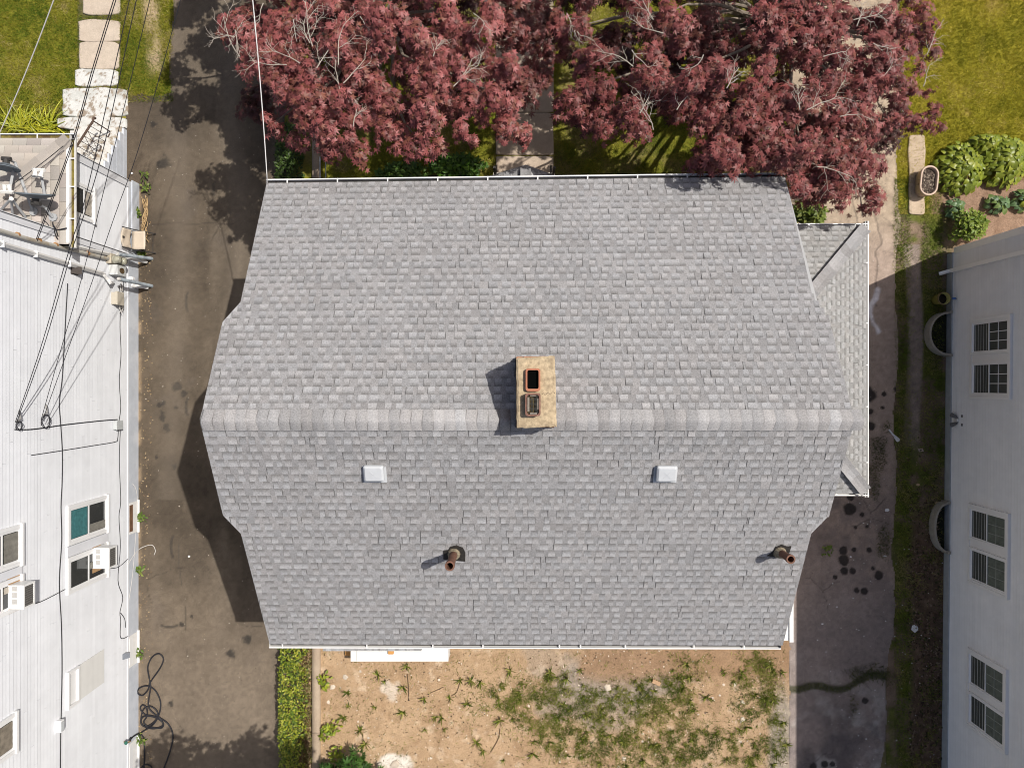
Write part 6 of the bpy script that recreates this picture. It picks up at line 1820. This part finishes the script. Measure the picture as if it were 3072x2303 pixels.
# overhead drops: straight runs from the hooks up and out over the front yard
def drop(u0, v0, u1, v1, z1, r, lab, z0=None, grp="overhead wires to the left house", sag=.12, m=M_WIRE):
    a = LP(u0, v0, .08) if z0 is None else W(u0, v0, z0); b = W(u1, v1, z1)
    pts = [a.lerp(b, t) - Vector((0, 0, sag * 4 * t * (1 - t))) for t in np.linspace(0, 1, 15)]
    return wire("overhead_wire", pts, r, lab, m, grp)
def sagged(pts, z0, z1, r, lab, m=M_WIRE, grp="overhead wires to the left house"):
    d = [0]
    for a, b in zip(pts[:-1], pts[1:]): d.append(d[-1] + math.hypot(b[0] - a[0], b[1] - a[1]))
    return wire("overhead_wire", smooth([W(u, v, z0 + (z1 - z0) * q / d[-1]) for (u, v), q in zip(pts, d)], 5), r, lab, m, grp)
sagged([(107, 722), (213, 435), (275, 215), (341, 0), (425, -260)], 4.05, 6.9, .008, "black overhead wire ending at the rusty conduit, left one of the pair")
sagged([(111, 724), (218, 435), (281, 215), (348, 0), (434, -260)], 4.05, 6.95, .008, "black overhead wire ending at the rusty conduit, right one of the pair")
sagged([(46, 1266), (123, 1040), (205, 758), (249, 620), (293, 435), (363, 116), (445, -260)], 4.62, 7.2, .0075, "black overhead wire ending at the left wall hook beside the small coil, left of two")
sagged([(50, 1266), (131, 1040), (214, 758), (260, 620), (313, 435), (384, 116), (465, -260)], 4.62, 7.2, .0075, "black overhead wire ending at the left wall hook beside the small coil, right of two")
sagged([(124, 1256), (185, 1040), (243, 842), (292, 650), (345, 435), (422, 116), (510, -260)], 4.25, 7.1, .0065, "black overhead wire ending at the second hook with the larger coil, left of two")
sagged([(129, 1256), (207, 1040), (285, 820), (345, 645), (408, 470), (491, 188), (610, -260)], 4.25, 7.1, .0065, "black overhead wire ending at the second hook with the larger coil, right of two")
drop(-20, 440, 190, -80, 7.2, .009, "pale overhead cable crossing the top left lawn", 5.6, None, .05, M_WIREP)
drop(802, 549, 752, -60, 6.8, .0095, "white service cable from the gutter corner over the left maple", 5.0, None, .06, mat("white_cable", (.72, .70, .67), var=.05))
drop(190, 438, 28, 560, 3.75, .009, "black cable stretched across the porch roof to the dishes", 3.5, None, .03)
wire("roof_cable", smooth([W(78, 648, 3.5), W(110, 650, 3.42), W(140, 668, 3.4), W(158, 690, 3.38), W(200, 684, 3.36)]), .012, "black cable looping over the lower edge of the left porch roof")
for i, lab in enumerate(("black wire draped from porch roof edge to wall, in the knot under the gutter", "thin black wire hanging under the gutter end beside the knot")):
    wire("roof_cable", smooth([W(158, 668 + i * 4, 3.42), W(162 + i * 6, 690, 3.42), LP(170 + i * 6, 712, .06), LP(182 + i * 9, 728, .05)]), .014, lab)

# satellite dishes on the porch roof
M_DISH = mat("dish_paint", (.13, .155, .18), rough=.5, var=.05, scale=8)
M_ARM = mat("dish_arm", (.34, .35, .36), rough=.5, var=.08, scale=12)
M_LNB = mat("feed_white", (.72, .71, .68), rough=.5, var=.05)
def dish(label, C, nrm, ra, rb, base, arm_end, feeds, m):
    nrm = Vector(nrm).normalized()
    t = thing("satellite_dish", (base.x, base.y, base.z), label, "satellite dish", "satellite dishes on the porch roof")
    Rm = nrm.to_track_quat('Z', 'Y').to_matrix().to_4x4(); X = Rm.col[0].to_3d(); Y = Rm.col[1].to_3d()
    if abs(X.z) > abs(Y.z): X, Y = Y, X
    vs, fs, n = [], [], 32
    for side in (0, 1):
        for q in (0.0, .35, .7, .9, 1.0):
            for k in range(n):
                a = 2 * math.pi * k / n
                vs.append(C + X * ra * q * math.cos(a) + Y * rb * q * math.sin(a) + nrm * (.09 * q * q - .05 - side * .018))
        b = side * 5 * n
        for i in range(4):
            for k in range(n):
                f = (b + i * n + k, b + i * n + (k + 1) % n, b + (i + 1) * n + (k + 1) % n, b + (i + 1) * n + k); fs.append(f if side else f[::-1])
    for k in range(n): fs.append((4 * n + k, 4 * n + (k + 1) % n, 9 * n + (k + 1) % n, 9 * n + k))
    mb = MB(); mb.add(vs, fs); mb.build("reflector", m, t, True, origin=False)
    bk = C - nrm * .16
    mb = MB(); mb.tube([C - nrm * .06, bk], .07, 8, .05); mb.tube([bk + X * .09, bk - X * .09], .045, 8); mb.build("bracket", M_DARKMETAL, t, origin=False)
    mb = MB(); mb.tube([bk, Vector((bk.x, bk.y, base.z + .25)), base + Vector((0, 0, .05))], .03, 10); mb.tube([base + Vector((0, 0, .02)), base + Vector((0, 0, .05))], .09, 8); mb.build("mast", M_ARM, t, origin=False)
    lo = C - Y * (rb * .9 if Y.z > 0 else -rb * .9) + nrm * .03
    mb = MB(); mb.tube([lo - nrm * .1, arm_end], .032, 4); mb.build("feed_arm", M_ARM, t, origin=False)
    ff = MB(); ff.tube([arm_end + X * -.13 + Vector((0, 0, .05)), arm_end + X * .13 + Vector((0, 0, .05))], .035, 4); ff.build("feed_bar", M_LNB, t, origin=False)
    for s in feeds:
        p = arm_end + X * s + Vector((0, 0, .05)); e = (C - p).normalized()
        mb = MB(); mb.tube([p, p + e * .05, p + e * .12, p + e * .15], .022, 10, .06); mb.build("feed_horn", M_LNB, t, origin=False)
dish("grey satellite dish seen edge on over the left porch roof", Vector((-9.72, 3.84, 3.92)), (.06, .93, .22), .37, .33, Vector((-9.70, 3.52, 3.36)), W(121, 512, 3.80), (-.075, .075), M_DISH)
dish("second satellite dish at the left edge, on a pale tripod", Vector((-10.30, 4.42, 3.95)), (-.06, -1.0, .03), .26, .25, Vector((-10.05, 3.62, 3.45)), W(27, 578, 3.80), (-.06, .06), M_DISH)
for (a, b) in (((38, 595), (76, 655)), ((36, 600), (34, 668)), ((30, 600), (2, 640))):
    pass
tr = thing("antenna_tripod", W(40, 640, 3.5), "pale steel tripod legs beside the grey dish", "tripod")
for (a, b) in (((36, 598), (80, 656)), ((34, 602), (40, 664)), ((30, 600), (-6, 640))):
    MB().tube([W(*a, 3.95), W(*b, 3.45)], .026, 8).build("leg", M_ARM, tr, origin=False)
MB().tube([W(34, 598, 3.9), W(34, 596, 4.15)], .04, 8).build("tripod_head", M_LNB, tr, origin=False)

# iron stair rail on the stoop
M_IRON = mat("rusty_iron", (.085, .055, .042), rough=.75, var=.4, scale=20)
rl = thing("stair_railing", (-10.25, 5.9, .5), "rusty iron railing leaning along the painted left front steps", "railing")
A0, A1 = Vector((-10.23, 6.42, .20)), Vector((-10.30, 5.30, .99))
up = Vector((0, 0, .86))
MB().tube([A0 + up + Vector((0, .10, -.10)), A0 + up + Vector((0, .09, -.02)), A0 + up, A1 + up, A1 + up + Vector((0, -.14, .0))], .026, 8).build("hand_rail", M_IRON, rl, origin=False)
MB().tube([A0 + Vector((0, 0, .1)), A1 + Vector((0, 0, .1))], .013, 6).build("bottom_rail", M_IRON, rl, origin=False)
for i in range(8):
    p = A0.lerp(A1, i / 7); MB().tube([p + Vector((0, 0, 0 if i in (0, 7) else .1)), p + up], .016 if i in (0, 7) else .008, 6).build("baluster", M_IRON, rl, origin=False)
for (i, j) in ((2, 4), (3, 5), (4, 2), (5, 3)):
    MB().tube([A0.lerp(A1, i / 7) + Vector((.0, 0, .12)), A0.lerp(A1, j / 7) + up * .95], .007, 5).build("scroll_bar", M_IRON, rl, origin=False)

# hose tap and black hose
tp = thing("hose_tap", LP(370, 2225, .05), "brass and green hose tap low on the left wall", "tap")
c = LP(372, 2225, .02)
MB().tube([c, c + Vector((.10, 0, 0)), c + Vector((.13, 0, -.05))], .018, 8).build("spout", mat("brass", (.35, .22, .10), metal=.6, rough=.4), tp, origin=False)
MB().lathe([(.0, .0), (.045, .0), (.045, .015), (0, .015)], (c.x + .07, c.y, c.z + .03), 10).build("tap_handle", mat("green_handle", (.03, .12, .09), var=.1), tp, origin=False)
hp = [(1000,1000),(1100,940),(1190,940),(1200,900),(1140,860),(1060,855),(1040,900),(1080,930),(1150,880),(1160,820),(1110,780),(1060,800),(1040,870),(1050,920),(1130,945),(1200,920),(1180,870),(1120,850),(1070,840),(1035,800),(1050,770),(1080,790),(1085,850),(1060,900),(1110,930),(1165,860),(1185,760),(1150,670),(1090,630),(1030,645),(1015,680),(1050,700),(1090,660),(1110,600),(1180,500),(1205,430),(1170,392),(1120,420),(1090,490),(1100,570),(1110,640),(1098,720),(1095,780),(1120,820),(1180,865),(1240,910),(1275,990),(1260,1090),(1210,1230),(1190,1270)]
lift = lambda i: .02 + .03 * abs(math.sin(i * 1.7))
pts = [c + Vector((.13, 0, -.06)), W(392, 2210, .35)] + [W(x / 2.458, 1800 + y / 2.458, lift(i)) for i, (x, y) in enumerate(hp)]
wire("garden_hose", smooth(pts, 5), .019, "black hose tangled in loops on the asphalt beside the left foundation", cat="hose", n=8)
wire("garden_hose", smooth([c + Vector((.10, -.02, -.03)), W(400, 2208, .3), W(419, 2200, .06), W(431, 2215, .02), W(433, 2268, .02), W(431, 2320, .02)], 5), .017, "second black hose running straight down along the foundation", cat="hose", n=8)
wire("garden_hose", smooth([W(440 + 16 * math.cos(a), 2306 + 14 * math.sin(a), .02 + a * .004) for a in np.linspace(0, 8, 16)], 3), .017, "small coil of black hose at the bottom edge of the frame", cat="hose", n=8)

# ================================================================== THINGS ON THE RIGHT
pl = thing("planter", W(2790, 542, 0), "oval pink beige planter full of mulch on the right lawn edge", "planter")
zt_ = .36; kk = (H - zt_) / F; c = W(2789, 541, zt_)
def stadium(hw, hl, n=10):
    o = []
    for i in range(n + 1): t = math.pi * i / n; o.append((hw * math.cos(t), hl - hw + hw * math.sin(t)))
    for i in range(n + 1): t = math.pi + math.pi * i / n; o.append((hw * math.cos(t), -(hl - hw) + hw * math.sin(t)))
    return o
Mx = Matrix.Translation((c.x, c.y, 0)) @ Matrix.Rotation(R(-6), 4, 'Z')
hw, hl = 27.5 * kk, 45.5 * kk
vs, fs = [], []; rings = [(hw - .05, hl - .05, 0), (hw - .01, hl - .01, zt_ - .05), (hw, hl, zt_ - .045), (hw, hl, zt_ - .008), (hw - .012, hl - .012, zt_), (hw - .036, hl - .036, zt_), (hw - .045, hl - .045, zt_ - .012), (hw - .055, hl - .055, zt_ - .16)]
for a, b, z in rings: vs += [Mx @ Vector((*p, z)) for p in stadium(a, b)]
n = 22
for i in range(len(rings) - 1): fs += [(i * n + k, i * n + (k + 1) % n, (i + 1) * n + (k + 1) % n, (i + 1) * n + k) for k in range(n)]
mb = MB(); mb.add(vs, fs); mb.build("pot", mat("planter_clay", (.50, .38, .30), rough=.6, var=.06, scale=8), pl, True, origin=False)
mb = MB(); mb.prism(stadium(hw - .05, hl - .05), zt_ - .14, zt_ - .10, Mx); mb.build("soil", mat("dark_soil", (.06, .045, .035), var=.4, scale=30), pl, origin=False)
nch = 260; P = np.array([Mx @ Vector((RNG.uniform(-hw + .07, hw - .07), RNG.uniform(-hl + .12, hl - .12), zt_ - .09 + RNG.uniform(0, .02))) for _ in range(nch)])
V, Fq, CC = foliage(P, (.04, .09), [(.12, .09, .07), (.20, .16, .125), (.07, .05, .04), (.28, .23, .18)], (0, .5)); kind(npobj("mulch", V, Fq, CC, M_GRASS, pl), 'stuff')

bk_ = thing("bucket", W(2806, 901, 0), "yellow bucket standing by the right foundation above the window well", "bucket")
c = W(2808, 900, 0); M_YB = mat("yellow_plastic", (.46, .42, .13), rough=.5, var=.08, scale=8)
MB().lathe([(.0, 0), (.125, 0), (.15, .34), (.16, .345), (.16, .36), (.145, .36), (.12, .01), (0, .01)], c, 20).build("pail", M_YB, bk_, True, origin=False)
MB().lathe([(.157, .33), (.166, .335), (.166, .362), (.152, .364)], c, 20).build("rim", mat("brown_rim", (.20, .14, .08), var=.1), bk_, True, origin=False)
MB().lathe([(.0, .24), (.13, .24)], c, 16).build("water", mat("dark_water", (.008, .008, .008), rough=.1, var=0), bk_, origin=False)
sp_ = thing("wall_tap", (RX(2) - .1, 2.0, .3), "small grey blue tap on the right wall beside the yellow bucket", "tap")
y_, z_ = RW(2850, 900); c = Vector((RX(y_), y_, .34))
MB().tube([c, c - Vector((.12, 0, 0)), c - Vector((.15, 0, .05))], .02, 8).build("spout", mat("tap_metal", (.45, .45, .47), metal=.6, rough=.35), sp_, origin=False)
MB().box((c.x - .14, c.y - .03, c.z + .02), (c.x - .06, c.y + .03, c.z + .035)).build("tap_handle", mat("blue_tag", (.12, .22, .5), var=.05), sp_)

# stones and litter, each its own
M_STONE = mat("pale_stone", (.55, .47, .38), rough=.9, var=.15, scale=18, rnd=.2)
def stone_mesh(seed):
    r = random.Random(seed); n = r.choice((5, 6, 7)); ang = sorted(r.uniform(0, 6.28) for _ in range(n)); ang = [2 * math.pi * (i + r.uniform(-.3, .3)) / n for i in range(n)]
    rad = [r.uniform(.6, 1.1) for _ in range(n)]; el = r.uniform(.6, 1.)
    mb = MB(); vs = []
    for q, z in ((1, 0), (.95, .35), (.6, .6)): vs += [(q * rad[i] * math.cos(ang[i]), q * rad[i] * math.sin(ang[i]) * el, z + r.uniform(-.05, .05)) for i in range(n)]
    fs = [tuple(range(n))[::-1], tuple(range(2 * n, 3 * n))] + [(k * n + i, k * n + (i + 1) % n, (k + 1) * n + (i + 1) % n, (k + 1) * n + i) for k in range(2) for i in range(n)]
    mb.add(vs, fs); return mb.mesh("stone", M_STONE)
STM = [stone_mesh(i) for i in range(7)]
r = random.Random(21)
def stone(u, v, s, label, group=None, sz=.5, m=None):
    c = W(u, v); o = bpy.data.objects.new("stone", r.choice(STM))
    k = s * H / F
    place(o, None, Matrix.Translation((c.x, c.y, -.01)) @ Matrix.Rotation(r.uniform(0, 6), 4, 'Z') @ Matrix.Diagonal((k, k, k * sz, 1)))
    tag(o, label, "stone", group)
stone(1036, 2029, 11, "largest pale stone on the bare yard near the back landing"); stone(998, 2060, 12, "rounded orange brown rock beside the kerb and lime plant"); stone(985, 2105, 8, "long pale stone in the bare yard by the kerb")
stone(1823, 2062, 13, "big pale stone in the middle of the weedy yard"); stone(2227, 2158, 13, "flat tan rock among weeds on the right of the yard"); stone(2205, 2052, 9, "pale stone on the fresh brown dirt"); stone(1185, 2290, 15, "chalky white rock at the bottom of the yard"); stone(2228, 2105, 10, "pale stone right of the fresh dirt patch"); stone(1872, 2275, 9, "pale stone among weeds at the bottom of the yard")
for i in range(46):
    u, v = r.uniform(975, 2370), r.uniform(1990, 2300)
    stone(u, v, r.uniform(2.2, 6.0), "pale pebble scattered on the bare back yard soil", "pebbles scattered on the yard")
br = thing("brick", W(1968, 2044), "single tan brick lying in the weeds by the fresh dirt", "brick")
MB().box((-.11, -.05, 0), (.11, .05, .06), Matrix.Translation(W(1968, 2044)) @ Matrix.Rotation(R(-25), 4, 'Z')).build("brick_body", mat("tan_brick", (.42, .27, .16), var=.15, scale=20), br, origin=False)
# sticks in the yard
for (pts, lab) in (([(1222, 2020), (1226, 2060), (1226, 2100)], "dark stick lying upright in the yard under a white pebble"), ([(1500, 2185), (1495, 2215), (1472, 2255)], "thin curved twig in the middle of the yard"), ([(1380, 2045), (1370, 2075), (1355, 2085)], "short twig near the middle weeds"), ([(1290, 2078), (1330, 2060)], "thin twig left of the yard centre"), ([(1080, 2260), (1090, 2235), (1088, 2200)], "forked twig near the maple saplings"), ([(2320, 2270), (2345, 2285), (2365, 2290)], "pale bent twig by the asphalt edge at the bottom")):
    wire("twig", smooth([W(u, v, .015) for u, v in pts], 4), .008, lab, mat("twig_bark", (.12, .08, .05), var=.2), None, "twig", 5)
# litter
M_PAPER = mat("white_paper", (.74, .74, .74), rough=.7, var=.05, scale=12)
def scrap(u, v, s, label, group=None, m=M_PAPER, el=.7, name="paper_scrap", cat="litter", h=.012):
    c = W(u, v); k = s * H / F; n = r.choice((4, 5, 6)); a0 = r.uniform(0, 6)
    pts = [(k * r.uniform(.7, 1.1) * math.cos(a0 + 2 * math.pi * i / n), k * el * r.uniform(.7, 1.1) * math.sin(a0 + 2 * math.pi * i / n)) for i in range(n)]
    mb = MB(); mb.prism(pts, 0, .004, Matrix.Translation((c.x, c.y, h)) @ Matrix.Rotation(r.uniform(-.12, .12), 4, 'X'))
    # a folded-up corner
    tag(mb.build(name, m, None, origin=False), label, cat, group)
scrap(2742, 1882, 13, "large torn white sheet on the shaded strip by the right driveway", el=1.1, h=.03)
scrap(2661, 1529, 8, "white cup lid on the shaded right driveway", name="cup_lid", el=.9)
scrap(2654, 1667, 6, "small white strip of paper between the oil stains", el=.5)
scrap(2551, 1669, 4, "tiny white scrap left of the dark oil stains")
scrap(568, 1668, 5, "small white rectangle of paper on the left driveway by the house shadow", el=.6)
scrap(396, 520, 5, "white paper scrap on the asphalt beside the stoop"); scrap(2466, 1870, 5, "pale scrap on the right driveway near the landing", el=.5)
scrap(2762, 1350, 11, "dull pink stone slab chip in the grass strip", m=mat("pink_chip", (.42, .33, .28), var=.1)); scrap(2753, 1453, 7, "tan leaf on the shaded strip", m=mat("tan_leaf", (.5, .36, .22), var=.1)); scrap(2810, 1508, 9, "pale crumpled leaf above the lower window well", m=mat("tan_leaf"))
gl = thing("torn_bag", W(2685, 1308), "torn white plastic strip lying on the shaded right driveway", "litter")
wire_pts = smooth([W(2667, 1288, .01), W(2678, 1302, .02), W(2690, 1312, .03), W(2696, 1318, .02), W(2692, 1322, .015), W(2684, 1310, .02)])
mb = MB(); mb.tube(wire_pts, .022, 5, .03); mb.build("plastic", M_PAPER, gl, origin=False)
for _ in range(60):
    scrap(r.choice((r.uniform(2400, 2690), r.gauss(2580, 50), r.uniform(2700, 2830))), r.uniform(1500, 2290), r.uniform(1.4, 3.0), "tiny white scrap of litter in the shade by the right driveway", "white litter specks on the right")
for _ in range(22):
    scrap(r.uniform(432, 800), r.uniform(420, 2080), r.uniform(1.2, 2.4), "tiny pale scrap lying on the left driveway asphalt", "pale specks on the left driveway", m=mat("pale_speck", (.5, .45, .38), var=.1), h=.006)
# dry vines by the foundation
for i in range(7):
    pts = [W(430 + r.uniform(-6, 14), 590 + j * 28 + r.uniform(-8, 8), .02 + r.uniform(0, .1)) for j in range(6)]
    wire("dry_vine", smooth(pts, 3), .009, "dry tan vine stem on the asphalt by the folding chair", mat("dry_vine", (.42, .29, .15), var=.2), "dry vines by the chair", "vine", 5)
# low fence pipes at the top of the kerb
for (u, lab) in ((960, "thin pale pipe rail just right of the kerb at the front gutter"), (977, "second thin pipe rail right of the kerb at the front gutter")):
    wire("fence_pipe", [W(u, 470, .7), W(u + 1, 560, .7)], .018 if u < 970 else .012, lab, mat("tap_metal"), None, "pipe")
